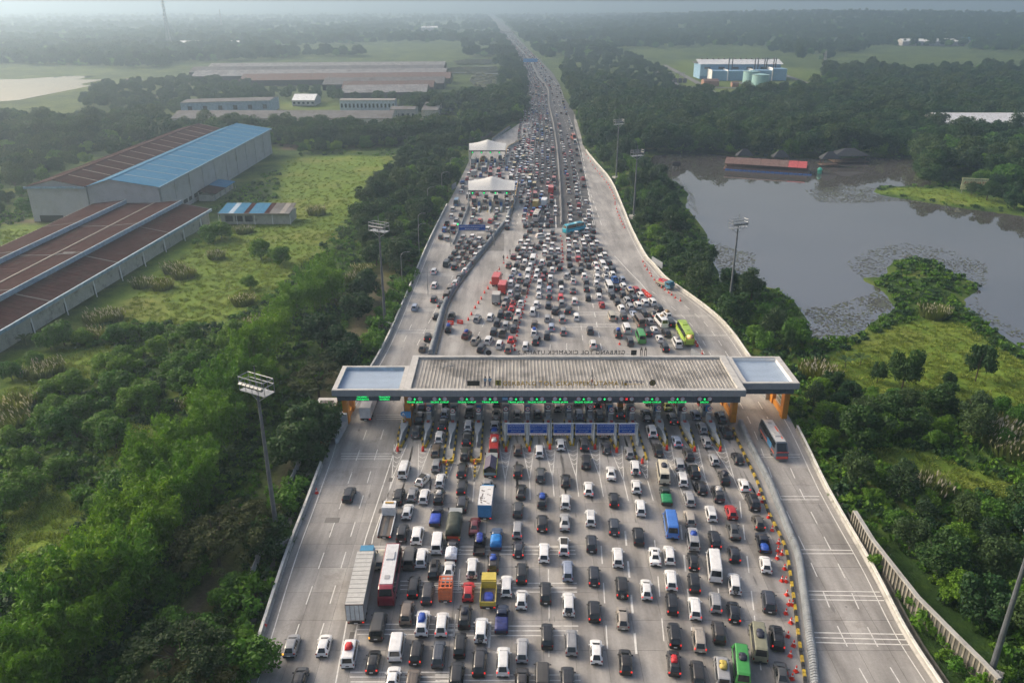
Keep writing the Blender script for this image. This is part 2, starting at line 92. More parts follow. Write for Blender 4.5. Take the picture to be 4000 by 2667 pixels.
CROSS = [[(-28.9,116.4),(-20.3,116.4)],[(-28.7,115.6),(-20.2,115.6)],[(-28.6,114.8),(-20.1,114.8)],[(-25.1,130.2),(-20.4,130.2)],[(-25.0,129.4),(-20.3,129.4)],[(-24.8,128.6),(-20.2,128.6)],[(-19.4,91.4),(-7.2,91.4)],[(-19.3,90.9),(-7.1,90.9)],[(-19.2,90.2),(-7.1,90.2)],[(-10.7,91.4),(8.9,91.4)],[(-10.7,90.6),(8.8,90.6)],[(-10.6,89.8),(8.8,89.8)],[(-14.7,84.2),(-6.7,84.2)],[(-14.6,83.4),(-6.7,83.4)],[(-14.5,82.6),(-6.6,82.6)],[(-10.1,83.8),(8.5,83.8)],[(-10.0,82.9),(8.4,82.9)],[(-9.9,82.1),(8.4,82.1)],[(-19.0,76.3),(-6.3,76.3)],[(-18.9,75.4),(-6.2,75.4)],[(-18.7,74.6),(-6.2,74.6)],[(-9.4,76.0),(8.1,76.0)],[(-9.3,75.2),(8.0,75.2)],[(-9.2,74.4),(8.0,74.4)],[(-18.4,68.7),(-7.0,68.7)],[(-18.3,68.0),(-7.0,68.0)],[(-18.1,67.3),(-7.0,67.3)],[(-8.7,68.3),(7.7,68.3)],[(-8.6,67.5),(7.7,67.5)],[(41.3,116.1),(48.5,116.1)],[(41.1,115.3),(48.2,115.3)],[(40.8,103.8),(47.4,103.8)],[(40.5,102.9),(47.1,102.9)],[(-26.6,171.7),(-18.2,171.7)],[(-26.5,170.7),(-18.1,170.7)],[(-26.3,169.8),(-18.0,169.8)],[(-26.4,185.7),(-17.8,185.7)],[(-26.3,184.8),(-17.7,184.8)],[(-26.2,184.0),(-17.6,184.0)],[(-26.3,199.3),(-18.1,199.3)],[(-26.2,198.3),(-18.0,198.3)],[(-26.1,197.3),(-17.9,197.3)],[(-25.5,213.6),(-16.2,213.6)],[(-25.4,212.7),(-16.1,212.7)],[(-25.3,211.7),(-16.0,211.7)],[(12.6,175.5),(26.5,175.5)],[(12.5,174.6),(26.4,174.6)],[(12.5,173.6),(26.3,173.6)],[(14.5,183.4),(27.1,183.4)],[(14.5,182.4),(27.0,182.4)],[(14.4,181.3),(26.9,181.3)],[(14.0,191.3),(25.5,191.3)],[(13.9,190.4),(25.4,190.4)],[(13.9,189.3),(25.2,189.3)],[(13.6,199.3),(25.5,199.3)],[(13.5,198.3),(25.4,198.3)],[(13.4,197.3),(25.3,197.3)],[(39.5,181.1),(48.4,181.1)],[(39.4,180.4),(48.3,180.4)],[(42.1,168.8),(49.4,168.8)],[(42.0,168.2),(49.2,168.2)],[(14.1,215.8),(25.8,215.8)],[(14.0,214.7),(25.7,214.7)],[(13.9,213.6),(25.6,213.6)],[(27.9,327.1),(32.0,327.1)],[(27.3,318.9),(31.2,318.9)],[(27.2,309.8),(31.5,309.8)],[(26.1,296.1),(30.3,296.1)],[(25.6,282.4),(30.0,282.4)],[(24.5,268.6),(28.7,268.6)],[(39.7,90.8),(47.4,90.6)],[(39.4,89.9),(47.3,89.9)],[(37.8,82.3),(47.5,82.1)],[(37.6,81.6),(47.4,81.3)],[(37.3,80.7),(47.4,80.5)],[(36.1,74.9),(47.4,74.6)],[(35.9,74.1),(47.4,73.7)],[(35.6,73.3),(47.3,72.9)]]
TIPS = [[-19.2,118.0],[-15.0,118.0],[-10.6,113.5],[-6.0,113.8],[-1.1,117.9],[2.8,117.9],[6.5,118.7],[10.3,118.7],[14.1,118.7],[17.8,117.6],[21.6,114.1],[26.4,118.4],[30.9,117.9],[35.5,118.0]]
VEH = [
['m', 't', -11.0, 66.6, 0, '', '', 'bronze minivan before the toll gate'],
['d', 'k', 1.1, 66.8, 2, '', '', 'black sedan before the toll gate, behind a silver minivan'],
['d', 'w', -13.3, 67.0, -1, '', '', 'white sedan before the toll gate, behind a white van'],
['m', 'k', 6.2, 67.1, 3, '', '', 'black minivan before the toll gate, beside a dark grey van'],
['h', 'k', -23.7, 67.2, -2, '', '', 'black hatchback on the open outer lanes'],
['v', 'g', 3.4, 67.5, 2, '', '', 'dark grey van before the toll gate, behind a black minivan'],
['s', 'k', -6.2, 67.6, 0, '', '', 'black SUV before the toll gate, beside a bronze minivan'],
['d', 'g', 30.3, 67.8, 12, '', '', 'dark grey sedan before the toll gate, behind a black SUV'],
['m', 'k', 20.9, 68.0, 8, '', '', 'black minivan before the toll gate, beside a black hatchback'],
['v', 's', 23.7, 68.2, 9, '', 'y', 'silver van with yellow roof load before the toll gate'],
['mb', 'green', 26.0, 68.9, 11, '', 'k', 'bright green minibus with dark roof load before the toll gate'],
['h', 'k', 18.5, 69.6, 7, 'R', 'r', 'black hatchback with red roof load before the toll gate'],
['s', 'w', -1.0, 69.8, 1, 'R', '', 'white SUV with brake lamps lit before the toll gate, behind a navy pickup'],
['s', 'k', -3.7, 69.8, 1, 'R', '', 'black SUV with brake lamps lit before the toll gate, behind a white SUV'],
['h', 'k', 13.0, 69.8, 5, 'R', '', 'black hatchback with brake lamps lit before the toll gate, behind a silver hatchback'],
['h', 'k', -15.9, 69.8, -1, 'R', '', 'black hatchback with brake lamps lit before the toll gate, behind a dark grey van'],
['m', 'g', -8.5, 70.9, 0, '', '', 'dark grey minivan before the toll gate, behind a white SUV'],
['v', 'w', -18.8, 71.0, -2, '', 'r', 'white van with red roof load before the toll gate'],
['m', 'k', -11.1, 71.2, 0, 'R', '', 'black minivan with brake lamps lit before the toll gate, behind a white SUV'],
['h', 'w', 9.8, 71.3, 4, '', '', 'white hatchback before the toll gate, beside a silver minivan'],
['m', 's', 1.2, 71.5, 2, '', '', 'silver minivan before the toll gate, behind a white hatchback'],
['v', 'w', -13.5, 72.0, -1, '', '', 'white van before the toll gate, behind a bronze SUV'],
['h', 'w', -22.1, 72.3, -2, '', '', 'white hatchback on the open outer lanes'],
['m', 'k', -6.1, 72.3, 0, '', '', 'black minivan before the toll gate, behind a black SUV'],
['h', 's', -25.9, 72.3, -2, 'O', '', 'silver hatchback with amber indicator lit on the open outer lanes'],
['mb', 'olive', 29.0, 72.5, 11, '', 'k', 'olive grey minibus with dark roof load before the toll gate'],
['m', 's', 7.0, 72.7, 3, '', '', 'silver minivan before the toll gate, behind a white SUV'],
['m', 's', 22.2, 73.2, 8, 'R', '', 'silver minivan with brake lamps lit before the toll gate, behind a white minivan'],
['s', 'k', 31.5, 73.5, 12, 'KR', '', 'black SUV with roof rack before the toll gate, behind a black SUV'],
['m', 'k', 4.2, 73.8, 2, '', '', 'black minivan before the toll gate, behind a black minivan'],
['m', 'k', 19.4, 73.9, 7, 'R', '', 'black minivan with brake lamps lit before the toll gate, ahead of a black hatchback'],
['m', 'k', 24.8, 74.4, 9, '', '', 'black minivan before the toll gate, ahead of a silver van'],
['s', 'w', -3.7, 74.7, 1, 'S', '', 'white SUV with rear spare wheel before the toll gate, behind a yellow truck'],
['v', 'g', -16.2, 75.3, -1, 'O', '', 'dark grey van with amber indicator lit before the toll gate'],
['s', 'w', -8.5, 75.7, 0, 'R', '', 'white SUV with brake lamps lit before the toll gate, behind an orange lattice truck'],
['s', 'w', -10.9, 75.9, -1, '', 'b', 'white SUV with blue roof load before the toll gate'],
['h', 's', 13.6, 76.8, 5, '', '', 'silver hatchback before the toll gate, behind a black SUV'],
['s', 'k', -5.8, 77.0, 0, '', 'k', 'black SUV with dark roof load before the toll gate'],
['s', 't', -13.0, 77.7, -1, '', '', 'bronze SUV before the toll gate'],
['h', 'k', 27.5, 77.9, 10, 'R', '', 'black hatchback with brake lamps lit before the toll gate, behind a white SUV'],
['m', 'k', 10.2, 78.0, 4, 'R', '', 'black minivan with brake lamps lit before the toll gate, beside a white SUV'],
['m', 'w', 22.8, 78.5, 8, 'R', '', 'white minivan with brake lamps lit before the toll gate, behind a black minivan'],
['s', 'w', 7.1, 79.2, 3, 'S', '', 'white SUV with rear spare wheel before the toll gate, behind a silver minivan'],
['m', 'k', 20.1, 79.3, 7, 'R', '', 'black minivan with brake lamps lit before the toll gate, between white minivan and black minivan'],
['m', 's', 25.6, 79.5, 9, 'R', '', 'silver minivan with brake lamps lit before the toll gate, behind a white minibus'],
['s', 'k', 32.4, 79.7, 12, '', '', 'black SUV before the toll gate, behind a white hatchback'],
['h', 'w', 1.2, 80.1, 2, '', '', 'white hatchback before the toll gate, ahead of a silver minivan'],
['m', 'k', -10.8, 81.3, -1, 'R', '', 'black minivan with brake lamps lit before the toll gate, ahead of a white SUV'],
['m', 'k', 4.3, 81.3, 2, '', '', 'black minivan before the toll gate, beside a white hatchback'],
['h', 'r', -5.6, 81.6, 0, '', '', 'red hatchback before the toll gate, behind a white SUV'],
['h', 'w', 17.3, 82.0, 6, 'R', '', 'white hatchback with brake lamps lit before the toll gate, behind a black minivan'],
['s', 'k', 14.2, 82.4, 5, 'SR', '', 'black SUV with rear spare wheel before the toll gate'],
['m', 'k', -12.7, 82.5, -1, 'R', '', 'black minivan with brake lamps lit before the toll gate, behind a dark grey van'],
['m', 'w', -0.7, 82.6, 1, '', '', 'white minivan before the toll gate, ahead of a navy pickup'],
['s', 'w', 28.9, 83.0, 10, 'S', '', 'white SUV with rear spare wheel before the toll gate, behind a black hatchback'],
['m', 'k', 23.7, 83.2, 8, 'R', '', 'black minivan with brake lamps lit before the toll gate, between black hatchback and white minivan'],
['m', 'w', 20.8, 83.8, 7, 'R', '', 'white minivan with brake lamps lit before the toll gate, behind a white minivan'],
['m', 'k', 10.8, 84.6, 4, 'R', '', 'black minivan with brake lamps lit before the toll gate, beside a black SUV'],
['m', 'k', 1.3, 85.1, 2, 'R', '', 'black minivan with brake lamps lit before the toll gate, between black hatchback and white hatchback'],
['m', 's', 7.4, 85.6, 3, '', '', 'silver minivan before the toll gate, ahead of a white SUV'],
['d', 'w', -8.4, 85.7, 0, '', '', 'white sedan before the toll gate, behind a white ridged pickup'],
['m', 'k', -10.4, 85.9, -1, 'X', '', 'black minivan with black roof box before the toll gate'],
['s', 'w', -5.3, 86.2, 0, 'S', '', 'white SUV with rear spare wheel before the toll gate, behind a black pickup'],
['mb', 'w', 27.0, 86.2, 9, '', '', 'white minibus before the toll gate'],
['h', 'w', 34.1, 86.9, 11, '', '', 'white hatchback before the toll gate, behind a black pickup'],
['s', 'k', -2.5, 87.3, 1, '', 'b', 'black SUV with blue roof load before the toll gate'],
['h', 'k', 24.5, 87.6, 7, 'R', '', 'black hatchback with brake lamps lit before the toll gate, behind a silver van'],
['m', 'cream', -17.8, 88.0, -2, '', '', 'cream minivan before the toll gate'],
['v', 'g', -13.9, 88.1, -1, '', '', 'dark grey van before the toll gate, behind a white SUV'],
['s', 'w', -12.3, 88.3, -1, '', '', 'white SUV before the toll gate, behind a white SUV'],
['m', 'w', 14.4, 88.4, 5, '', '', 'white minivan before the toll gate, behind a dark grey minivan'],
['d', 'w', 19.5, 88.7, 6, 'F', '', 'white sedan with open sunroof before the toll gate'],
['m', 'w', 21.5, 88.9, 6, '', '', 'white minivan before the toll gate, behind a blue minibus'],
['h', 'k', 30.4, 89.1, 8, 'R', '', 'black hatchback with brake lamps lit before the toll gate, behind a dark grey sedan'],
['m', 'w', 4.4, 89.4, 3, '', '', 'white minivan before the toll gate, behind a black minivan'],
['h', 'k', 0.9, 90.2, 2, 'R', '', 'black hatchback with brake lamps lit before the toll gate, behind a silver minivan'],
['m', 'w', 7.2, 90.8, 3, 'BR', '', 'white minivan with black roof before the toll gate'],
['v', 'w', -10.4, 91.4, 0, '', '', 'white van before the toll gate, behind a royal blue pickup'],
['m', 'k', 11.1, 91.4, 4, '', '', 'black minivan before the toll gate, beside a white minivan'],
['p', 'k', 35.1, 91.6, 7, '', 'b', 'black pickup with blue load before the toll gate'],
['v', 's', 25.4, 92.2, 6, '', 'b', 'silver van with blue roof load before the toll gate'],
['m', 'k', 28.5, 92.3, 6, 'R', '', 'black minivan with brake lamps lit before the toll gate, ahead of a white minibus'],
['m', 'k', 17.9, 93.1, 5, '', '', 'black minivan before the toll gate, ahead of a white hatchback'],
['s', 'w', -13.4, 93.2, 0, '', '', 'white SUV before the toll gate, behind a white minivan'],
['m', 'k', -15.6, 93.8, 0, '', '', 'black minivan before the toll gate, behind a white hatchback'],
['d', 'g', 31.7, 94.5, 5, '', '', 'dark grey sedan before the toll gate, behind a red hatchback'],
['m', 's', 0.8, 94.6, 3, 'R', '', 'silver minivan with brake lamps lit before the toll gate, behind a dark grey minivan'],
['m', 'g', 14.7, 95.3, 5, 'R', '', 'dark grey minivan with brake lamps lit before the toll gate'],
['mb', 'b', 22.9, 95.3, 5, '', '', 'blue minibus before the toll gate'],
['d', 'n', -5.4, 95.5, 2, '', '', 'maroon sedan before the toll gate'],
['m', 'k', 4.4, 96.2, 3, 'R', '', 'black minivan with brake lamps lit before the toll gate, beside a silver sedan'],
['h', 'g', 35.8, 96.4, 4, 'R', '', 'dark grey hatchback with brake lamps lit before the toll gate'],
['d', 's', 7.7, 96.5, 4, '', '', 'silver sedan before the toll gate'],
['m', 's', 26.0, 97.3, 4, '', '', 'silver minivan before the toll gate, behind a silver minivan'],
['m', 'w', 11.5, 97.4, 4, 'K', '', 'white minivan with roof rack before the toll gate, behind a white hatchback'],
['m', 'w', 29.4, 98.5, 4, 'K', '', 'white minivan with roof rack before the toll gate, behind a black hatchback'],
['h', 'r', 32.5, 98.9, 3, '', '', 'red hatchback before the toll gate, behind a black SUV'],
['h', 'w', -15.5, 99.1, 2, '', '', 'white hatchback before the toll gate, behind a silver hatchback'],
['m', 'g', 0.9, 99.5, 3, '', '', 'dark grey minivan before the toll gate, behind a black sedan'],
['m', 'w', 19.2, 100.0, 5, '', '', 'white minivan before the toll gate, between white hatchback and black minivan'],
['s', 'k', -7.5, 100.9, 2, '', '', 'black SUV before the toll gate, ahead of a green tarped truck'],
['m', 'w', 8.1, 101.5, 4, '', '', 'white minivan before the toll gate, ahead of a silver sedan'],
['s', 'k', 36.4, 101.5, 3, 'K', '', 'black SUV with roof rack before the toll gate, behind a white hatchback'],
['m', 'k', 4.6, 101.9, 4, '', 'b', 'black minivan with blue roof load before the toll gate'],
['m', 'k', 15.5, 102.1, 5, 'R', '', 'black minivan with brake lamps lit before the toll gate, behind a white sedan'],
['m', 's', 27.0, 102.4, 4, '', '', 'silver minivan before the toll gate, ahead of a silver minivan'],
['m', 'k', -11.1, 102.8, 2, '', 'w', 'black minivan with pale roof load before the toll gate'],
['m', 'k', -17.3, 102.9, 2, '', '', 'black minivan before the toll gate, behind a white van'],
['m', 'w', -13.4, 103.0, 2, '', '', 'white minivan before the toll gate, ahead of a white SUV'],
['m', 'k', -25.0, 103.5, 2, '', '', 'black minivan on the open outer lanes'],
['h', 's', -15.3, 103.6, 2, '', '', 'silver hatchback before the toll gate, behind a white hatchback'],
['s', 'k', 31.6, 103.6, 4, '', 'w', 'black SUV with pale roof load before the toll gate'],
['d', 'k', 1.4, 104.4, 3, '', '', 'black sedan before the toll gate, behind a black minivan'],
['h', 'w', 11.9, 105.1, 5, 'R', '', 'white hatchback with brake lamps lit before the toll gate, behind a black SUV'],
['h', 'k', 29.5, 105.5, 4, '', '', 'black hatchback before the toll gate, behind a black minivan'],
['m', 'k', -7.8, 105.6, 3, 'R', '', 'black minivan with brake lamps lit before the toll gate, behind a black SUV'],
['h', 'w', 19.4, 105.7, 5, '', '', 'white hatchback before the toll gate, behind a white SUV'],
['h', 'w', 36.3, 106.1, 4, 'R', '', 'white hatchback with brake lamps lit before the toll gate, behind a black hatchback'],
['m', 'w', -11.3, 107.3, 2, '', '', 'white minivan before the toll gate, behind a silver minivan'],
['h', 'k', 8.5, 107.4, 4, '', '', 'black hatchback before the toll gate, behind a white hatchback'],
['h', 'w', -14.1, 107.6, 22, 'B', '', 'white hatchback with black roof before the toll gate'],
['m', 'w', 27.0, 107.7, 5, 'K', '', 'white minivan with roof rack before the toll gate, behind a silver minivan'],
['m', 'k', 33.7, 108.2, 4, '', 'k', 'black minivan with dark roof load before the toll gate'],
['m', 'g', 4.6, 109.0, 4, '', '', 'dark grey minivan before the toll gate, behind a white minivan'],
['mb', 'cream', 24.2, 109.2, 5, '', 'k', 'cream minibus with dark roof load before the toll gate'],
['d', 'w', 15.9, 109.6, 5, '', '', 'white sedan before the toll gate, behind a black hatchback'],
['m', 'k', 29.4, 110.0, 4, '', '', 'black minivan before the toll gate, behind a black hatchback'],
['m', 'k', 1.0, 110.2, 3, 'R', '', 'black minivan with brake lamps lit before the toll gate, behind a bronze hatchback'],
['v', 'w', -17.4, 110.3, 2, '', '', 'white van before the toll gate, behind a dark grey minivan'],
['s', 'k', -8.0, 110.4, 3, 'R', '', 'black SUV with brake lamps lit before the toll gate, behind a black SUV'],
['s', 'w', 20.0, 111.2, 5, 'SR', '', 'white SUV with rear spare wheel before the toll gate, behind a silver hatchback'],
['m', 's', -12.3, 111.9, 2, '', '', 'silver minivan before the toll gate, behind a bronze minivan'],
['m', 's', 27.4, 112.3, 4, '', '', 'silver minivan between the toll islands'],
['s', 'k', 12.2, 113.0, 5, 'S', '', 'black SUV with rear spare wheel between the toll islands, behind a dark grey minivan'],
['h', 's', 33.4, 113.7, 1, '', '', 'silver hatchback between the toll islands, behind a silver hatchback'],
['h', 'k', 37.4, 114.1, 0, '', '', 'black hatchback between the toll islands, behind a black SUV'],
['h', 'k', 29.5, 115.4, 1, '', '', 'black hatchback between the toll islands, ahead of a black minivan'],
['s', 'k', -7.8, 115.5, 1, 'S', '', 'black SUV with rear spare wheel between the toll islands, behind a black SUV'],
['h', 's', 19.7, 116.0, 1, '', '', 'silver hatchback between the toll islands, ahead of a white SUV'],
['m', 'w', 4.6, 116.3, 1, '', '', 'white minivan between the toll islands, behind a black hatchback'],
['m', 't', -12.8, 116.5, 1, '', '', 'bronze minivan between the toll islands'],
['m', 'k', 24.6, 116.7, 1, '', '', 'black minivan between the toll islands'],
['h', 't', 1.0, 116.9, 1, '', '', 'bronze hatchback between the toll islands'],
['mb', 'r', -3.0, 117.3, 1, '', 'w', 'red minibus with pale roof load between the toll islands'],
['h', 'k', 16.0, 117.5, 1, '', '', 'black hatchback between the toll islands, ahead of a white sedan'],
['h', 'w', 8.3, 118.6, 1, '', '', 'white hatchback between the toll islands'],
['m', 'g', 12.3, 118.6, 1, 'R', '', 'dark grey minivan with brake lamps lit between the toll islands'],
['h', 's', 33.4, 119.6, 0, '', '', 'silver hatchback between the toll islands, behind a silver minivan'],
['h', 's', 28.4, 119.7, 1, 'R', '', 'silver hatchback with brake lamps lit between the toll islands'],
['s', 'k', -7.8, 120.4, 1, 'R', '', 'black SUV with brake lamps lit between the toll islands'],
['m', 'w', -12.6, 121.0, 1, '', '', 'white minivan between the toll islands, behind a black minivan'],
['h', 's', 16.0, 122.7, 1, '', '', 'silver hatchback under the toll canopy, ahead of a black hatchback'],
['s', 'k', 37.7, 122.9, 0, '', '', 'black SUV under the toll canopy, ahead of a black hatchback'],
['m', 'g', -16.8, 122.9, 1, '', '', 'dark grey minivan under the toll canopy'],
['s', 'w', 24.6, 123.0, 1, 'R', '', 'white SUV with brake lamps lit under the toll canopy'],
['m', 's', 33.7, 124.2, 0, '', '', 'silver minivan under the toll canopy, ahead of a silver hatchback'],
['p', 's', -3.1, 124.6, 1, '', 'b', 'silver pickup with blue load under the toll canopy'],
['m', 'w', -7.8, 125.2, 1, '', '', 'white minivan under the toll canopy'],
['m', 'k', -12.4, 125.6, 1, 'R', '', 'black minivan with brake lamps lit under the toll canopy, behind a silver hatchback'],
['m', 'k', 29.1, 127.8, 0, 'R', '', 'black minivan with brake lamps lit under the toll canopy, behind a yellow green sedan'],
['s', 'k', -16.8, 128.0, 0, '', '', 'black SUV under the toll canopy, ahead of a dark grey minivan'],
['m', 'k', 38.0, 128.2, 0, '', 'w', 'black minivan with pale roof load under the toll canopy'],
['p', 'k', 24.6, 129.0, 0, '', 'w', 'black pickup with pale load under the toll canopy'],
['m', 'k', 16.0, 129.1, 1, 'K', '', 'black minivan with roof rack under the toll canopy'],
['m', 's', 12.3, 129.2, 1, '', '', 'silver minivan under the toll canopy, ahead of a dark grey minivan'],
['h', 's', 33.7, 129.3, 0, '', '', 'silver hatchback under the toll canopy, ahead of silver minivan, beside black minivan'],
['h', 's', 1.0, 129.5, 1, '', '', 'silver hatchback under the toll canopy, ahead of a bronze hatchback'],
['h', 'k', 4.7, 129.7, 1, '', '', 'black hatchback under the toll canopy, ahead of a white minivan'],
['d', 's', -2.9, 129.7, 1, 'B', '', 'silver sedan with black roof under the toll canopy'],
['h', 's', -12.4, 130.0, 1, '', '', 'silver hatchback under the toll canopy, ahead of a black minivan'],
['s', 'k', 19.8, 130.1, 0, 'R', '', 'black SUV with brake lamps lit under the toll canopy'],
['p', 'k', -7.8, 130.4, 1, '', 'k', 'black pickup with dark load under the toll canopy'],
['h', 's', 8.5, 132.5, 1, '', '', 'silver hatchback under the toll canopy, ahead of a white hatchback'],
['m', 'k', -16.8, 132.7, 0, '', '', 'black minivan under the toll canopy, ahead of a black SUV'],
['d', 'y', 29.1, 133.0, 0, '', '', 'yellow green sedan under the toll canopy'],
['h', 'k', 16.0, 133.5, 1, 'R', '', 'black hatchback with brake lamps lit under the toll canopy'],
['h', 'k', -2.9, 134.3, 1, '', '', 'black hatchback under the toll canopy, ahead of a silver sedan'],
['m', 'k', -12.4, 134.3, 1, '', '', 'black minivan under the toll canopy, ahead of a silver hatchback'],
['h', 's', 12.3, 135.0, 1, '', '', 'silver hatchback under the toll canopy, ahead of silver minivan, beside silver hatchback'],
['m', 'k', -7.8, 135.4, 1, '', '', 'black minivan under the toll canopy, ahead of a black pickup'],
['m', 't', -0.8, 159.6, 5, '', '', 'bronze minivan past the gate, inside the cone row, behind a red hatchback'],
['m', 'k', -6.7, 159.9, 8, '', '', 'black minivan past the gate, inside the cone row, behind white minivan, beside white minivan'],
['m', 't', -19.6, 160.2, 1, '', '', 'bronze minivan on the outer road past the gate, behind a black minivan'],
['m', 'k', 33.5, 160.3, 0, '', '', 'black minivan in the merging queue past the gate, behind a white hatchback'],
['m', 'w', 3.0, 161.2, 5, '', '', 'white minivan in the middle queue past the gate, behind white minivan, beside bronze minivan'],
['m', 'w', -2.7, 161.9, 8, '', '', 'white minivan past the gate, inside the cone row, behind a dark grey pickup'],
['m', 'w', 17.9, 161.9, 2, '', '', 'white minivan in the middle queue past the gate, behind a black minivan'],
['v', 'w', 36.6, 162.6, -1, '', 'g', 'white van with grey roof load in the merging queue past the gate'],
['m', 'k', 26.3, 163.6, 1, '', '', 'black minivan in the merging queue past the gate, behind a white van'],
['s', 'g', 5.5, 164.1, 12, '', '', 'dark grey SUV in the middle queue past the gate'],
['s', 's', -8.1, 164.2, 13, 'K', '', 'silver SUV with roof rack past the gate, inside the cone row'],
['m', 'w', -5.2, 164.2, 12, '', '', 'white minivan past the gate, inside the cone row, ahead of a black minivan'],
['h', 'r', -0.2, 164.9, 5, '', '', 'red hatchback past the gate, inside the cone row, behind a black minivan'],
['h', 'w', 33.2, 165.4, -2, '', '', 'white hatchback in the merging queue past the gate, behind a white hatchback'],
['mb', 'green', 29.0, 165.6, 0, '', '', 'bright green minibus in the merging queue past the gate'],
['m', 'k', -19.0, 166.0, 1, '', '', 'black minivan on the outer road past the gate, behind a black hatchback'],
['m', 'k', 8.0, 167.2, 4, '', '', 'black minivan in the middle queue past the gate, behind a silver minivan'],
['s', 'n', -10.3, 167.4, 12, '', 'b', 'maroon SUV with blue roof load past the gate, inside the cone row'],
['s', 'k', 24.2, 168.3, 0, '', 'b', 'black SUV with blue roof load in the merging queue past the gate'],
['p', 'g', -2.1, 168.6, 5, '', '', 'dark grey pickup past the gate, inside the cone row, behind a silver minivan'],
['m', 'k', 35.3, 168.6, -4, '', '', 'black minivan in the merging queue past the gate, beside a lime coach'],
['m', 'k', 31.1, 168.9, -3, '', '', 'black minivan in the merging queue past the gate, behind a bronze minibus'],
['m', 'w', 5.1, 168.9, 5, '', 'b', 'white minivan with blue roof load in the middle queue past the gate'],
['m', 'k', -4.2, 169.3, 4, '', '', 'black minivan past the gate, inside the cone row, between black minivan and white minivan'],
['m', 's', 11.8, 169.6, 3, '', '', 'silver minivan in the middle queue past the gate, behind silver minivan, beside silver minivan'],
['m', 'k', 18.0, 170.0, 2, '', '', 'black minivan in the middle queue past the gate, ahead of a white minivan'],
['h', 'w', 32.9, 170.8, -5, '', '', 'white hatchback in the merging queue past the gate, behind a silver hatchback'],
['v', 'w', 26.5, 171.0, -2, '', '', 'white van in the merging queue past the gate, behind a black minivan'],
['m', 'k', -14.7, 171.1, 2, '', 'b', 'black minivan with blue roof load past the gate, inside the cone row'],
['m', 'k', 0.4, 171.3, 5, '', '', 'black minivan past the gate, inside the cone row, between silver minivan and red hatchback'],
['m', 's', 9.2, 172.2, 4, '', '', 'silver minivan in the middle queue past the gate, beside a bronze minivan'],
['m', 's', -1.4, 173.5, 5, '', '', 'silver minivan past the gate, inside the cone row, behind a dark grey pickup'],
['m', 't', 5.3, 174.0, 5, '', '', 'bronze minivan in the middle queue past the gate, behind a white SUV'],
['m', 'k', 37.4, 174.6, -11, '', '', 'black minivan in the merging queue past the gate, ahead of a lime coach'],
['m', 'k', -3.5, 174.8, 4, '', '', 'black minivan past the gate, inside the cone row, between black minivan and black minivan'],
['mb', 'w', 35.2, 175.0, -9, '', 't', 'white minibus with tan roof load in the merging queue past the gate'],
['mb', 't', 30.1, 175.2, -6, '', '', 'bronze minibus in the merging queue past the gate'],
['h', 's', 32.6, 175.9, -8, '', '', 'silver hatchback in the merging queue past the gate'],
['m', 's', 1.0, 176.4, 5, '', '', 'silver minivan past the gate, inside the cone row, behind a white minivan'],
['m', 's', 12.0, 177.3, 3, '', '', 'silver minivan in the middle queue past the gate, behind a black SUV'],
['m', 's', -8.3, 177.5, 10, 'K', '', 'silver minivan with roof rack past the gate, inside the cone row'],
['m', 's', 8.5, 177.7, 4, '', '', 'silver minivan in the middle queue past the gate, between black minivan and silver minivan'],
['m', 'k', 26.9, 178.7, -3, '', '', 'black minivan in the merging queue past the gate, beside a cream van'],
['m', 'w', -5.2, 178.7, 8, '', '', 'white minivan past the gate, inside the cone row, behind a weathered grey truck'],
['m', 'w', 15.5, 178.8, 3, '', '', 'white minivan in the middle queue past the gate, behind white minivan, beside silver minivan'],
['v', 'cream', 24.0, 179.0, -1, '', '', 'cream van in the merging queue past the gate'],
['p', 'k', -14.6, 179.1, 2, '', '', 'black pickup past the gate, inside the cone row'],
['h', 'k', -18.3, 179.3, 2, '', '', 'black hatchback on the outer road past the gate'],
['p', 'g', -0.8, 179.8, 5, '', '', 'dark grey pickup past the gate, inside the cone row, behind a red hatchback'],
['m', 'w', 37.4, 180.0, -11, '', 't', 'white minivan with tan roof load in the merging queue past the gate'],
['s', 'k', 31.9, 180.6, -7, '', '', 'black SUV in the merging queue past the gate'],
['d', 'k', 34.3, 180.6, -9, '', '', 'black sedan in the merging queue past the gate'],
['m', 'k', -2.7, 180.7, 5, '', '', 'black minivan past the gate, inside the cone row, between silver minivan and black minivan'],
['d', 's', 29.6, 180.9, -5, '', '', 'silver sedan in the merging queue past the gate'],
['m', 'w', 1.6, 181.2, 5, '', '', 'white minivan past the gate, inside the cone row, behind a white pickup'],
['s', 'w', 5.1, 182.2, 5, '', '', 'white SUV in the middle queue past the gate, ahead of a bronze minivan'],
['s', 'k', 10.8, 182.8, 15, '', '', 'black SUV in the middle queue past the gate, behind a silver minivan'],
['m', 'k', 13.9, 183.2, 14, '', '', 'black minivan in the middle queue past the gate, between white minivan and silver minivan'],
['m', 'w', 27.0, 184.3, -3, '', '', 'white minivan in the merging queue past the gate, between black minivan and black minivan'],
['m', 'k', 36.2, 184.4, -9, '', '', 'black minivan in the merging queue past the gate, behind a white SUV'],
['h', 'r', -0.1, 184.6, 5, '', '', 'red hatchback past the gate, inside the cone row, behind a red hatchback'],
['m', 's', -24.1, 185.3, 2, '', '', 'silver minivan on the outer road past the gate'],
['m', 's', 29.3, 185.6, -4, '', '', 'silver minivan in the merging queue past the gate, behind a silver minivan'],
['m', 's', -1.9, 186.5, 5, '', '', 'silver minivan past the gate, inside the cone row, behind a silver hatchback'],
['m', 'w', 31.4, 186.7, -5, '', '', 'white minivan in the merging queue past the gate, behind a black SUV'],
['m', 'k', 9.1, 186.8, 4, '', '', 'black minivan in the middle queue past the gate, between black minivan and silver minivan'],
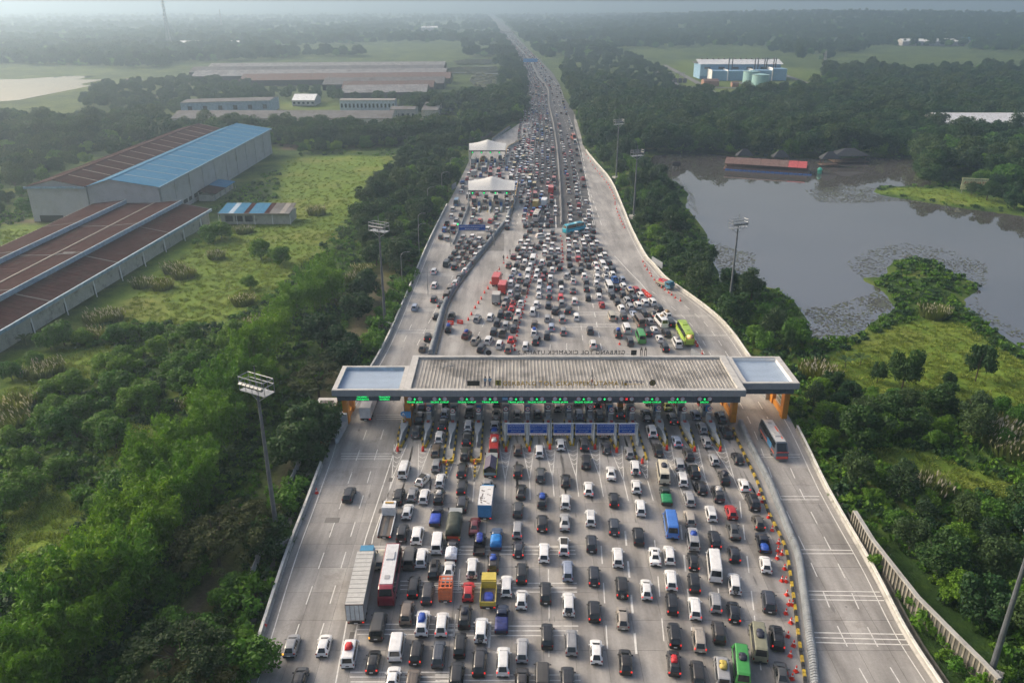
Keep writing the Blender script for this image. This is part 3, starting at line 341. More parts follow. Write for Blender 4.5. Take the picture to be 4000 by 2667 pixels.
['p', 'w', 2.2, 187.2, 5, '', '', 'white pickup past the gate, inside the cone row'],
['h', 'r', 22.5, 187.2, 0, '', '', 'red hatchback in the merging queue past the gate'],
['m', 'w', 6.1, 187.4, 5, '', '', 'white minivan in the middle queue past the gate, behind a white hatchback'],
['d', 'k', -17.8, 187.8, 3, '', '', 'black sedan on the outer road past the gate'],
['m', 's', 12.5, 188.1, 3, '', '', 'silver minivan in the middle queue past the gate, behind a red minivan'],
['m', 'w', 33.4, 188.7, -6, '', '', 'white minivan in the merging queue past the gate, ahead of a black sedan'],
['h', 'r', 0.3, 188.8, 5, '', 'g', 'red hatchback with grey roof load past the gate, inside the cone row'],
['m', 'k', 26.5, 188.9, -2, '', '', 'black minivan in the merging queue past the gate, beside a red hatchback'],
['s', 'w', 35.4, 189.1, -7, '', '', 'white SUV in the merging queue past the gate, ahead of a black minivan'],
['m', 'w', 15.8, 189.9, 3, '', '', 'white minivan in the middle queue past the gate, behind a dark grey sedan'],
['m', 's', 29.2, 190.3, -4, '', '', 'silver minivan in the merging queue past the gate, ahead of a silver minivan'],
['h', 's', -1.4, 191.0, 5, '', '', 'silver hatchback past the gate, inside the cone row'],
['m', 'k', -19.9, 191.4, 3, '', '', 'black minivan on the outer road past the gate, behind a white minivan'],
['s', 'k', 31.1, 191.5, -5, 'R', '', 'black SUV with brake lamps lit in the merging queue past the gate'],
['m', 'k', 19.5, 192.3, 2, '', '', 'black minivan in the middle queue past the gate, behind black minivan, beside white minivan'],
['m', 'r', 12.5, 192.7, 3, '', '', 'red minivan in the middle queue past the gate'],
['m', 'k', 1.4, 193.2, 5, '', '', 'black minivan past the gate, inside the cone row, behind a bronze minivan'],
['m', 'w', 22.3, 193.2, 1, '', '', 'white minivan in the merging queue past the gate, ahead of a red hatchback'],
['m', 'k', 9.6, 193.4, 4, 'R', '', 'black minivan with brake lamps lit in the middle queue past the gate'],
['m', 'k', 25.8, 193.6, -2, '', '', 'black minivan in the merging queue past the gate, ahead of a black minivan'],
['m', 'w', 33.1, 193.9, -6, '', '', 'white minivan in the merging queue past the gate, behind a red minivan'],
['v', 't', -16.8, 193.9, 4, '', '', 'bronze van on the outer road past the gate'],
['h', 'w', 7.0, 194.2, 5, '', '', 'white hatchback in the middle queue past the gate'],
['m', 'k', 28.6, 194.8, -3, '', '', 'black minivan in the merging queue past the gate, ahead of a silver minivan'],
['m', 'w', -0.4, 195.7, 6, '', '', 'white minivan past the gate, inside the cone row, ahead of a silver hatchback'],
['v', 's', 30.7, 196.5, -5, '', 'b', 'silver van with blue roof load in the merging queue past the gate'],
['m', 't', 3.3, 197.6, 6, '', '', 'bronze minivan past the gate, inside the cone row, behind a black SUV'],
['d', 'g', 16.0, 198.1, 3, '', '', 'dark grey sedan in the middle queue past the gate'],
['m', 'k', 22.8, 198.4, 0, '', '', 'black minivan in the merging queue past the gate, between white minivan and white minivan'],
['m', 'r', 32.6, 198.4, -6, '', '', 'red minivan in the merging queue past the gate'],
['m', 's', 9.8, 198.6, 4, '', '', 'silver minivan in the middle queue past the gate, behind a bronze SUV'],
['m', 'w', 13.0, 198.7, 3, '', '', 'white minivan in the middle queue past the gate, behind a dark grey pickup'],
['m', 'w', 7.1, 198.9, 5, '', '', 'white minivan in the middle queue past the gate, ahead of a white hatchback'],
['m', 'k', 19.7, 199.3, 2, 'R', '', 'black minivan with brake lamps lit in the middle queue past the gate'],
['m', 't', -16.3, 199.3, 7, '', '', 'bronze minivan on the outer road past the gate, behind a white minivan'],
['mb', 'w', 25.7, 199.8, -2, '', '', 'white minibus in the merging queue past the gate'],
['m', 'k', 27.9, 199.9, -3, 'R', '', 'black minivan with brake lamps lit in the merging queue past the gate'],
['m', 's', 1.5, 200.1, 6, '', '', 'silver minivan past the gate, inside the cone row, behind a silver van'],
['m', 'w', 29.7, 201.3, -4, '', '', 'white minivan in the merging queue past the gate, behind a blue pickup'],
['m', 'w', -20.7, 202.2, 6, '', '', 'white minivan on the outer road past the gate, beside a bronze minivan'],
['s', 'k', 3.8, 202.6, 6, '', '', 'black SUV past the gate, inside the cone row'],
['m', 'w', 22.6, 203.2, 0, '', '', 'white minivan in the merging queue past the gate, behind a white SUV'],
['s', 't', 10.3, 203.4, 4, '', '', 'bronze SUV in the middle queue past the gate'],
['s', 'w', 7.5, 203.6, 5, '', '', 'white SUV in the middle queue past the gate, beside a bronze SUV'],
['p', 'g', 13.2, 203.7, 3, '', '', 'dark grey pickup in the middle queue past the gate'],
['m', 'w', -15.2, 203.8, 9, '', '', 'white minivan on the outer road past the gate, behind a dark grey minivan'],
['m', 'w', -0.2, 203.9, 7, '', '', 'white minivan past the gate, inside the cone row, ahead of a white minivan'],
['m', 'k', 20.1, 204.9, 2, '', '', 'black minivan in the middle queue past the gate, between white minivan and black minivan'],
['m', 'w', 16.6, 205.6, 3, '', 'g', 'white minivan with grey roof load in the middle queue past the gate'],
['p', 'b', 28.0, 206.2, -4, '', '', 'blue pickup in the merging queue past the gate'],
['m', 's', 30.0, 206.7, -5, '', '', 'silver minivan in the merging queue past the gate, ahead of a white minivan'],
['v', 's', 2.2, 207.0, 6, '', 'b', 'silver van with blue roof load past the gate, inside the cone row'],
['m', 'w', 4.3, 207.7, 6, '', '', 'white minivan past the gate, inside the cone row, behind a white van'],
['m', 'w', 10.6, 208.1, 4, '', '', 'white minivan in the middle queue past the gate, ahead of a bronze SUV'],
['m', 'n', 8.5, 208.3, 5, '', '', 'maroon minivan in the middle queue past the gate'],
['m', 'w', 6.6, 208.4, 5, '', '', 'white minivan in the middle queue past the gate, beside a white minivan'],
['s', 'w', 23.4, 208.7, 0, '', '', 'white SUV in the merging queue past the gate, behind a white minivan'],
['m', 's', -0.1, 208.9, 7, '', 'g', 'silver minivan with grey roof load past the gate, inside the cone row'],
['m', 'g', -14.4, 209.3, 9, '', '', 'dark grey minivan on the outer road past the gate'],
['m', 'w', 25.8, 209.5, -3, '', 'k', 'white minivan with dark roof load in the merging queue past the gate'],
['m', 'w', 19.9, 209.7, 2, '', '', 'white minivan in the middle queue past the gate, beside a white SUV'],
['m', 's', 15.3, 210.0, 15, '', '', 'silver minivan in the middle queue past the gate, ahead of a dark grey pickup'],
['m', 'w', 27.9, 211.2, -4, '', '', 'white minivan in the merging queue past the gate, ahead of a blue pickup'],
['s', 'k', 9.2, 213.0, 5, '', '', 'black SUV in the middle queue past the gate, ahead of a maroon minivan'],
['v', 'w', 4.6, 213.0, 6, '', '', 'white van past the gate, inside the cone row'],
['s', 'w', 7.1, 213.1, 5, '', '', 'white SUV in the middle queue past the gate, behind a black minivan'],
['m', 'w', -21.9, 214.1, 4, '', '', 'white minivan on the outer road past the gate'],
['m', 'k', 17.2, 214.3, 3, '', '', 'black minivan in the middle queue past the gate, between black minivan and white minivan'],
['m', 'w', 0.6, 214.3, 7, '', '', 'white minivan past the gate, inside the cone row, beside a white van'],
['h', 'w', -13.2, 214.8, 9, '', '', 'white hatchback on the outer road past the gate'],
['m', 'w', 24.0, 214.9, -1, '', '', 'white minivan in the merging queue past the gate, ahead of a white SUV'],
['m', 'k', 19.5, 215.0, 2, '', '', 'black minivan in the middle queue past the gate, behind a bronze minivan'],
['m', 'w', 11.4, 215.3, 4, '', '', 'white minivan in the middle queue past the gate, beside a black SUV'],
['m', 'w', 26.6, 215.6, -3, '', '', 'white minivan in the merging queue past the gate, behind a white van'],
['m', 'k', 28.5, 215.8, -5, '', '', 'black minivan in the merging queue past the gate, ahead of white minivan, beside white minivan'],
['s', 'k', 13.6, 217.5, 4, '', '', 'black SUV in the middle queue past the gate, ahead of a dark grey pickup'],
['m', 'k', 8.1, 217.8, 5, '', '', 'black minivan in the middle queue past the gate, ahead of a white SUV'],
['m', 't', 3.2, 218.1, 6, '', '', 'bronze minivan past the gate, inside the cone row, behind a white minivan'],
['s', 'k', -16.3, 218.3, 7, '', '', 'black SUV on the outer road past the gate'],
['m', 'w', 5.3, 218.8, 6, '', '', 'white minivan past the gate, inside the cone row, behind a white minibus'],
['m', 'k', 22.0, 219.2, 0, '', '', 'black minivan in the merging queue past the gate, ahead of a white SUV'],
['m', 't', -0.9, 219.7, 7, '', '', 'bronze minivan past the gate, inside the cone row, behind a maroon minivan'],
['m', 'k', 16.7, 220.0, 2, '', '', 'black minivan in the middle queue past the gate, beside a bronze minivan'],
['m', 'k', 1.4, 220.1, 7, '', '', 'black minivan past the gate, inside the cone row, beside a bronze minivan'],
['m', 'w', 24.1, 220.3, -2, '', '', 'white minivan in the merging queue past the gate, behind a bronze minivan'],
['m', 't', 19.9, 220.4, 1, '', '', 'bronze minivan in the middle queue past the gate, behind a red minivan'],
['v', 'w', 26.1, 220.5, -3, '', '', 'white van in the merging queue past the gate, behind a white minivan'],
['m', 's', -13.9, 220.9, 9, '', '', 'silver minivan on the outer road past the gate, behind a bronze minivan'],
['v', 'k', -18.9, 221.2, 6, '', '', 'black van on the outer road past the gate'],
['m', 'k', 10.9, 221.3, 4, '', '', 'black minivan in the middle queue past the gate, behind a bronze SUV'],
['m', 'w', 8.8, 222.3, 5, '', '', 'white minivan in the middle queue past the gate, beside a white minibus'],
['m', 'w', 3.8, 222.6, 6, '', '', 'white minivan past the gate, inside the cone row, ahead of a bronze minivan'],
['mb', 'w', 6.2, 224.4, 6, '', '', 'white minibus past the gate, inside the cone row'],
['p', 'k', -22.2, 266.6, 3, '', '', 'black pickup on the outer road past the gate']]
FARCARS = [['t',-11.6,222.9,10],['k',13.2,223.0,3],['k',28.1,221.9,-6],['w',2.1,225.5,7],['s',-15.5,225.5,8],['k',22.0,225.2,-1],['r',19.5,225.8,0],['t',24.0,225.6,-3],['t',10.8,226.9,4],['k',16.8,226.7,1],['k',-18.0,226.8,6],['t',-13.3,227.2,9],['k',4.4,227.6,7],['n',0.5,228.0,8],['k',12.9,228.2,3],['w',25.9,227.4,-4],['w',-10.8,229.3,11],['k',2.8,230.5,8],['k',21.8,229.7,-1],['k',23.8,230.1,-3],['w',27.6,229.7,-5],['w',9.9,231.7,5],['w',19.8,231.5,0],['t',-14.6,232.0,8],['k',-17.3,232.0,7],['s',17.2,232.6,1],['w',12.0,234.1,5],['t',-12.0,234.2,10],['w',14.0,234.4,4],['w',5.7,234.9,8],['w',3.7,235.0,8],['k',24.9,234.7,-3],['w',-9.7,236.0,11],['k',22.3,235.3,-1],['k',1.9,236.5,9],['k',19.9,236.4,0],['t',26.9,236.0,-3],['w',10.1,237.9,7],['k',8.2,238.3,8],['k',-14.0,238.3,8],['w',17.6,238.3,1],['t',-16.7,238.8,6],['t',6.4,239.4,8],['w',4.3,239.5,9],['k',-11.4,240.4,9],['w',24.7,239.5,-2],['w',12.6,240.5,5],['w',22.4,239.9,-1],['k',-8.7,241.6,11],['w',19.7,242.5,0],['w',2.9,243.6,9],['k',9.3,243.8,8],['w',5.1,244.0,8],['w',26.5,242.8,-2],['k',-13.4,244.2,8],['t',-16.2,244.1,6],['w',22.3,244.4,-1],['w',11.4,245.2,6],['k',24.4,244.5,-2],['w',17.8,245.9,2],['w',-10.3,247.0,9],['t',13.6,247.9,5],['s',-20.6,248.0,4],['t',20.3,248.5,0],['s',-15.6,249.5,6],['k',-7.2,250.0,10],['w',23.9,249.0,-2],['w',-12.7,250.0,8],['k',4.5,250.5,9],['k',25.9,249.5,-2],['w',9.5,250.9,65],['w',11.8,250.8,7],['k',18.3,251.6,1],['k',23.4,253.5,-2],['k',-6.1,254.7,11],['w',21.0,254.1,-1],['k',13.4,255.3,6],['k',6.0,257.3,9],['k',26.8,256.8,-2],['w',24.8,258.1,-2],['w',-8.0,259.5,9],['w',-11.7,261.1,8],['w',-15.3,262.2,6],['s',-4.9,263.9,11],['w',26.0,263.0,-2],['w',-19.3,263.9,4],['k',-11.4,265.6,8],['k',23.5,266.1,-2],['r',-7.4,270.0,10],['r',-11.0,270.2,8],['s',-19.2,270.8,4],['w',25.3,270.7,-2],['n',13.5,270.3,0],['w',16.0,289.5,0],['r',15.4,307.5,0],['k',15.0,300.1,0]]
SPECIALS = [
['semi', 'long grey box semi trailer with a blue cab in the outermost queue', -19.2, 82.01, -1.9, 13, {}],
['coach', 'white roofed coach with dark red sides and rear, beside the grey semi trailer', -15.9, 84.16, -1.4, 11, {'col': (0.55, 0.56, 0.58), 'side': (0.22, 0.012, 0.03)}],
['flat', 'empty white flatbed tow truck with steel ramps, ahead of the grey semi trailer', -18.07, 96.29, 0.0, 7.5, {}],
['tarp', 'truck with its load under a bulging dark green tarpaulin', -8.24, 95.1, 1.2, 6.4, {}],
['box', 'blue box truck with a patchy white roof in the busy inner queue', -3.83, 100.67, 2.6, 7.4, {'col': (0.04, 0.2, 0.42), 'roof': (0.6, 0.6, 0.6), 'patch': 1}],
['tent', 'yellow green truck with a purple ridge tarpaulin and an open back', -3.39, 110.99, 2.7, 5.6, {}],
['pk', 'pickup with a blue tarpaulin load, just ahead of the blue box truck', -3.91, 105.15, 2.7, 5.0, {'tarp': (0.03, 0.15, 0.42), 'hump': 0.5}],
['pk', 'small pickup with its bed roped under a royal blue tarpaulin', -11.12, 97.88, 1.7, 5.0, {'tarp': (0.02, 0.06, 0.38), 'body': (0.02, 0.02, 0.03), 'hump': 0.5}],
['pk', 'small pickup with a white ridge cover over its bed', -8.27, 89.88, 0.2, 5.0, {'tarp': (0.62, 0.64, 0.7), 'body': (0.05, 0.05, 0.06), 'hump': 0.9, 'ridge': 1}],
['pk', 'pickup wholly wrapped in bright blue plastic sheeting', -2.18, 92.41, 1.8, 5.0, {'tarp': (0.01, 0.17, 0.5), 'body': (0.05, 0.08, 0.15), 'hump': 1.0}],
['pk', 'black double cab pickup with blue bundles on its cab', -4.5, 91.26, 1.2, 5.0, {'body': (0.015, 0.015, 0.02), 'dbl': 1, 'bun': (0.02, 0.05, 0.3)}],
['lat', 'orange truck bed caged with tall orange lattice boards', -8.42, 81.7, -0.2, 4.4, {}],
['lorry', 'yellow open truck with a blue sheet lying in its bed', -2.99, 81.12, 0.7, 5.6, {'cab': (0.5, 0.4, 0.06), 'bed': (0.5, 0.4, 0.06)}],
['pk', 'dark blue pickup with crumpled navy sheets over its load', -1.25, 76.59, 1.1, 5.0, {'tarp': (0.02, 0.03, 0.14), 'body': (0.012, 0.02, 0.05), 'hump': 0.35}],
['pk', 'pickup with a glossy green tarpaulin over the bed', 23.53, 103.05, 4.6, 5.0, {'tarp': (0.01, 0.2, 0.08), 'body': (0.03, 0.04, 0.04), 'hump': 0.4}],
['cargo', 'truck loaded with red and white sacks under the canopy', 26.15, 135.24, 0.2, 5.4, {}],
['coach', 'white coach with orange and blue swirls driving out on the exit lanes', 44.64, 118.7, 180.0, 10.5, {'col': (0.42, 0.43, 0.44), 'side': (0.07, 0.09, 0.12), 'stripe': (0.6, 0.1, 0.03)}],
['box', 'long white box truck passing under the outer canopy', -26.51, 132.02, 0.4, 10, {'col': (0.6, 0.62, 0.64), 'roof': (0.45, 0.45, 0.46)}],
['box', 'red container truck, farther of the red pair', -4.05, 204.9, 7.3, 6.8, {'col': (0.45, 0.03, 0.025), 'roof': (0.5, 0.05, 0.04)}],
['box', 'red container truck, nearer of the red pair', -2.4, 198.34, 5.8, 6.4, {'col': (0.45, 0.03, 0.025), 'roof': (0.5, 0.05, 0.04)}],
['box', 'weathered grey box truck behind the two red containers', -3.9, 190.21, 4.6, 5.2, {'col': (0.3, 0.31, 0.32), 'roof': (0.42, 0.4, 0.37)}],
['coach', 'lime green coach stopped at the edge of the merging queue', 39.13, 166.69, -0.9, 10.6, {'col': (0.28, 0.42, 0.03), 'side': (0.28, 0.42, 0.03)}],
['coach', 'turquoise coach turned sideways across the queue', 20.75, 258.04, 52, 9.5, {'col': (0.01, 0.32, 0.45), 'side': (0.01, 0.32, 0.45)}],
['cargo', 'blue truck carrying red sacks, facing out beside the white rail', 40.94, 201.96, 147, 5.6, {'cab': (0.03, 0.16, 0.26), 'load': (0.5, 0.02, 0.05)}],
['coach', 'cream roofed white coach ahead of the cone row', 8.68, 274.39, 8.5, 9.5, {'col': (0.5, 0.46, 0.38), 'side': (0.5, 0.45, 0.44)}],
['box', 'mustard yellow box truck ahead of the cream roofed coach', 8.98, 292.7, 8.4, 6.5, {'col': (0.38, 0.28, 0.06), 'roof': (0.42, 0.34, 0.12)}],
['box', 'tall white box truck beside the mustard yellow box truck', 12.16, 295.24, 7.8, 7, {'col': (0.6, 0.63, 0.66), 'roof': (0.75, 0.76, 0.77)}],
['box', 'red container truck far ahead near the median wall', 15.62, 317.27, 4.5, 7, {'col': (0.42, 0.03, 0.03), 'roof': (0.5, 0.08, 0.06)}],
['coach', 'orange coach coming down the empty exit carriageway', 34.26, 453.23, 176.7, 9, {'col': (0.5, 0.14, 0.08), 'side': (0.4, 0.1, 0.06)}],
['box', 'blue grey box truck between the two tent roofs', -12.18, 358.7, 7.4, 6, {'col': (0.1, 0.14, 0.2), 'roof': (0.3, 0.3, 0.3)}],
['tarp', 'truck with a tan and olive cover leaving the far tent', -13.89, 385.3, 6.6, 7, {'tarp': (0.3, 0.24, 0.13)}],
['box', 'grey box truck at the outer edge of the far tent', -18.0, 378.95, 4.8, 5.5, {'col': (0.2, 0.24, 0.28), 'roof': (0.28, 0.3, 0.32)}],
['box', 'small grey box truck queueing before the far tent', -16.57, 349.87, 5.5, 4.6, {'col': (0.3, 0.33, 0.34), 'roof': (0.45, 0.47, 0.46)}],
['pk', 'blue sheeted pickup on the outermost lane near the tent toll gate', -20.71, 334.79, 3.5, 5.0, {'tarp': (0.02, 0.08, 0.25), 'hump': 0.8}],
['lorry', 'orange cabbed truck on the outer lanes by the overhead sign', -19.69, 257.38, 4.1, 5.4, {'cab': (0.45, 0.1, 0.04), 'bed': (0.05, 0.04, 0.04)}]]
PEOPLE = [[24.9,175.7,20],[-0.6,232.2,120],[-2.5,225.9,200],[-15.9,171.7,60]]

# ------------------------------------------------------------------ helpers
def tag(o, label=None, cat=None, group=None, kind=None):
    if label: o['label'] = label
    if cat: o['category'] = cat
    if group: o['group'] = group
    if kind: o['kind'] = kind
    return o
def link(name, data, parent=None, loc=(0,0,0), rz=0.0, scale=None):
    o = bpy.data.objects.new(name, data)
    o.location = loc
    if rz: o.rotation_euler[2] = rz
    if scale is not None: o.scale = scale if hasattr(scale, '__len__') else (scale,)*3
    if parent is not None: o.parent = parent
    COL.objects.link(o); return o
def thing(name, label, cat, loc=(0,0,0), rz=0.0, group=None):
    o = link(name, None, None, loc, rz); o.empty_display_size = .1
    return tag(o, label, cat, group)
class MB:
    """collects simple solids; build() makes one mesh object of them"""
    def __init__(s): s.v = []; s.f = []; s.m = []
    def add(s, vs, fs, m=0):
        b = len(s.v); s.v += [tuple(p) for p in vs]; s.f += [tuple(b+i for i in f) for f in fs]; s.m += [m]*len(fs); return s
    def box(s, x, y, z, sx, sy, sz, rz=0.0, m=0, taper=1.0, rx=0.0):
        c, n = math.cos(rz), math.sin(rz); vs = []
        for k in (0, 1):
            t = taper if k else 1.0
            for a, b in ((-1,-1),(1,-1),(1,1),(-1,1)):
                px, py, pz = a*sx/2*t, b*sy/2*t, (k-.5)*sz
                if rx: py, pz = py*math.cos(rx)-pz*math.sin(rx), py*math.sin(rx)+pz*math.cos(rx)
                vs.append((x+px*c-py*n, y+px*n+py*c, z+pz))
        return s.add(vs, [(3,2,1,0),(4,5,6,7),(0,1,5,4),(1,2,6,5),(2,3,7,6),(3,0,4,7)], m)
    def bz(s, x0, x1, y0, y1, z0, z1, m=0): return s.box((x0+x1)/2, (y0+y1)/2, (z0+z1)/2, x1-x0, y1-y0, z1-z0, m=m)
    def tube(s, p0, p1, r0, r1=None, n=8, m=0, caps=True):
        r1 = r0 if r1 is None else r1; p0, p1 = Vector(p0), Vector(p1)
        d = (p1-p0).normalized(); a = d.orthogonal().normalized(); b = d.cross(a); vs = []
        for p, r in ((p0, r0), (p1, r1)):
            for i in range(n):
                t = 2*math.pi*i/n; vs.append(p + a*(r*math.cos(t)) + b*(r*math.sin(t)))
        fs = [(i, (i+1) % n, n+(i+1) % n, n+i) for i in range(n)]
        if caps: fs += [tuple(range(n-1, -1, -1)), tuple(range(n, 2*n))]
        return s.add(vs, fs, m)
    def prism(s, poly, z0, z1, m=0):
        n = len(poly); vs = [(p[0], p[1], z0) for p in poly] + [(p[0], p[1], z1) for p in poly]
        return s.add(vs, [tuple(range(n-1,-1,-1)), tuple(range(n,2*n))] + [(i,(i+1)%n,n+(i+1)%n,n+i) for i in range(n)], m)
    def xprism(s, prof, x0, x1, m=0):           # profile in (y,z) swept along x
        n = len(prof); vs = [(x0,p[0],p[1]) for p in prof] + [(x1,p[0],p[1]) for p in prof]
        return s.add(vs, [tuple(range(n)), tuple(range(2*n-1,n-1,-1))] + [(i,n+i,n+(i+1)%n,(i+1)%n) for i in range(n)], m)
    def yprism(s, prof, y0, y1, m=0):           # profile in (x,z) swept along y
        n = len(prof); vs = [(p[0],y0,p[1]) for p in prof] + [(p[0],y1,p[1]) for p in prof]
        return s.add(vs, [tuple(range(n-1,-1,-1)), tuple(range(n,2*n))] + [(i,(i+1)%n,n+(i+1)%n,n+i) for i in range(n)], m)
    def sweep(s, pts, prof, m=0, closed_ends=True):   # profile (offset,z) along a ground polyline
        n = len(prof); N = len(pts); vs = []
        for i, p in enumerate(pts):
            a = pts[max(0,i-1)]; b = pts[min(N-1,i+1)]
            d = math.hypot(b[0]-a[0], b[1]-a[1]) or 1; nx, ny = (b[1]-a[1])/d, -(b[0]-a[0])/d
            for off, z in prof: vs.append((p[0]+nx*off, p[1]+ny*off, z + (p[2] if len(p) > 2 else 0)))
        fs = []
        for i in range(N-1):
            for j in range(n):
                k = (j+1) % n; fs.append((i*n+j, i*n+k, (i+1)*n+k, (i+1)*n+j))
        if closed_ends: fs += [tuple(range(n-1,-1,-1)), tuple((N-1)*n+j for j in range(n))]
        return s.add(vs, fs, m)
    def mesh(s, name, mats, smooth=False):
        me = bpy.data.meshes.new(name); me.from_pydata(s.v, [], s.f)
        for mt in (mats if isinstance(mats, (list, tuple)) else [mats]): me.materials.append(mt)
        if any(s.m): me.polygons.foreach_set('material_index', s.m)
        if smooth: me.polygons.foreach_set('use_smooth', [True]*len(me.polygons))
        me.validate(); me.update()
        # make normals agree on closed pieces
        import bmesh
        b = bmesh.new(); b.from_mesh(me); bmesh.ops.recalc_face_normals(b, faces=b.faces); b.to_mesh(me); b.free()
        return me
    def build(s, name, mats, parent=None, loc=(0,0,0), rz=0.0, smooth=False):
        return link(name, s.mesh(name, mats, smooth), parent, loc, rz)
def npmesh(name, V, F, mat, attr=None, aname='lv', smooth=False):
    """fast mesh from numpy arrays of quads or triangles, with a per-face float attribute"""
    me = bpy.data.meshes.new(name); k = F.shape[1]
    me.vertices.add(len(V)); me.vertices.foreach_set('co', V.astype(np.float32).ravel())
    me.loops.add(F.size); me.loops.foreach_set('vertex_index', F.astype(np.int32).ravel())
    me.polygons.add(len(F)); me.polygons.foreach_set('loop_start', np.arange(0, F.size, k, dtype=np.int32))
    me.polygons.foreach_set('loop_total', np.full(len(F), k, dtype=np.int32))
    if smooth: me.polygons.foreach_set('use_smooth', np.ones(len(F), dtype=bool))
    if attr is not None:
        if attr.ndim == 1:
            a = me.attributes.new(aname, 'FLOAT', 'FACE'); a.data.foreach_set('value', attr.astype(np.float32))
        else:
            a = me.attributes.new(aname, 'FLOAT_COLOR', 'FACE' if len(attr) == len(F) else 'POINT'); a.data.foreach_set('color', attr.astype(np.float32).ravel())
    me.update(); me.validate()
    for mt in (mat if isinstance(mat, (list, tuple)) else [mat]): me.materials.append(mt)
    return me
# ------------------------------------------------------------------ materials
MATS = {}
def nodes_of(name):
    m = bpy.data.materials.new(name); m.use_nodes = True; MATS[name] = m
    return m, m.node_tree, m.node_tree.nodes['Principled BSDF']
def nd(nt, t, **kw):
    n = nt.nodes.new(t)
    for k, v in kw.items():
        if k.startswith('i_'):
            key = k[2:]; n.inputs[int(key) if key.isdigit() else key.replace('_', ' ')].default_value = v
        else: setattr(n, k, v)
    return n
def noise(nt, scale, detail=4, pos=None, rough=.6):
    if pos is None: pos = nd(nt, 'ShaderNodeNewGeometry').outputs['Position']
    n = nd(nt, 'ShaderNodeTexNoise'); n.inputs['Scale'].default_value = scale; n.inputs['Detail'].default_value = detail
    n.inputs['Roughness'].default_value = rough; nt.links.new(pos, n.inputs['Vector']); return n.outputs['Fac']
def ramp(nt, src, lo, hi, c0, c1):
    r = nd(nt, 'ShaderNodeValToRGB'); e = r.color_ramp.elements
    e[0].position, e[1].position = lo, hi; e[0].color = (*c0, 1); e[1].color = (*c1, 1)
    nt.links.new(src, r.inputs[0]); return r.outputs[0]
def mix(nt, fac, a, b, mode='MIX'):
    n = nd(nt, 'ShaderNodeMix', data_type='RGBA', blend_type=mode)
    for s, v in ((n.inputs[0], fac), (n.inputs[6], a), (n.inputs[7], b)):
        if isinstance(v, (int, float)): s.default_value = v
        elif isinstance(v, tuple): s.default_value = (*v[:3], 1)
        else: nt.links.new(v, s)
    return n.outputs[2]
def mat(name, col, rough=.6, metal=0.0, var=.25, scale=.8, dirt=None, bump=0.0, emit=0.0, coat=0.0, spec=.5):
    if name in MATS: return MATS[name]
    m, nt, p = nodes_of(name)
    p.inputs['Roughness'].default_value = rough; p.inputs['Metallic'].default_value = metal
    p.inputs['Specular IOR Level'].default_value = spec
    if coat: p.inputs['Coat Weight'].default_value = coat; p.inputs['Coat Roughness'].default_value = .08
    f = noise(nt, scale)
    c = ramp(nt, f, .3, .7, tuple(x*(1-var) for x in col), tuple(min(1, x*(1+var)) for x in col))
    if dirt: c = mix(nt, ramp(nt, noise(nt, dirt[1], 6, rough=.7), .52, .72, (0,0,0), (1,1,1)), c, dirt[0])
    nt.links.new(c, p.inputs['Base Color'])
    if bump:
        b = nd(nt, 'ShaderNodeBump'); b.inputs['Strength'].default_value = bump; b.inputs['Distance'].default_value = .05
        nt.links.new(noise(nt, scale*6), b.inputs['Height']); nt.links.new(b.outputs[0], p.inputs['Normal'])
    if emit:
        p.inputs['Emission Color'].default_value = (*col, 1); p.inputs['Emission Strength'].default_value = emit
    return m
def objcol(name, rough=.35, metal=.0, coat=.6, rand=0.0, noisev=.12):
    """paint whose colour is the object's own colour"""
    m, nt, p = nodes_of(name); oi = nd(nt, 'ShaderNodeObjectInfo')
    c = mix(nt, 1.0, oi.outputs['Color'], ramp(nt, noise(nt, 1.7), .3, .7, (1-noisev,)*3, (1+noisev,)*3), 'MULTIPLY')
    nt.links.new(c, p.inputs['Base Color']); p.inputs['Roughness'].default_value = rough; p.inputs['Metallic'].default_value = metal
    p.inputs['Coat Weight'].default_value = coat; p.inputs['Coat Roughness'].default_value = .12
    return m
def leafmat(name, col, var=.35, rough=.65, tr=.25, hue=None):
    m, nt, p = nodes_of(name); oi = nd(nt, 'ShaderNodeObjectInfo'); at = nd(nt, 'ShaderNodeAttribute', attribute_name='lv')
    hue = hue or tuple((col[0]*1.35, col[1]*1.12, col[2]*.7))
    c = mix(nt, oi.outputs['Random'], col, hue)
    g = ramp(nt, at.outputs['Fac'], 0, 1, (1-var,)*3, (1+var,)*3)
    c = mix(nt, 1.0, c, g, 'MULTIPLY'); nt.links.new(c, p.inputs['Base Color'])
    p.inputs['Roughness'].default_value = rough; p.inputs['Specular IOR Level'].default_value = .25
    t = nd(nt, 'ShaderNodeBsdfTranslucent'); nt.links.new(mix(nt, 1.0, c, (1.3, 1.35, .7), 'MULTIPLY'), t.inputs[0])
    ms = nd(nt, 'ShaderNodeMixShader'); ms.inputs[0].default_value = tr
    nt.links.new(p.outputs[0], ms.inputs[1]); nt.links.new(t.outputs[0], ms.inputs[2])
    nt.links.new(ms.outputs[0], nt.nodes['Material Output'].inputs[0]); return m
WHITE = mat('white_paint', (.72,.73,.73), .5, var=.06); STEEL = mat('galvanised_steel', (.30,.32,.34), .45, .6, var=.15)
DARKSTEEL = mat('dark_steel', (.05,.055,.06), .5, .3); RUBBER = mat('tyre_rubber', (.015,.015,.016), .85)
GLASS = mat('tinted_glass', (.012,.015,.018), .08, var=.05, spec=.7); LAMP_RED = mat('tail_lamp_red', (.22,.01,.01), .25, emit=.0)
LAMP_LIT = mat('tail_lamp_lit', (.8,.03,.02), .3, emit=.6); LAMP_AMBER = mat('amber_lamp', (.9,.35,.02), .3, emit=1.5)
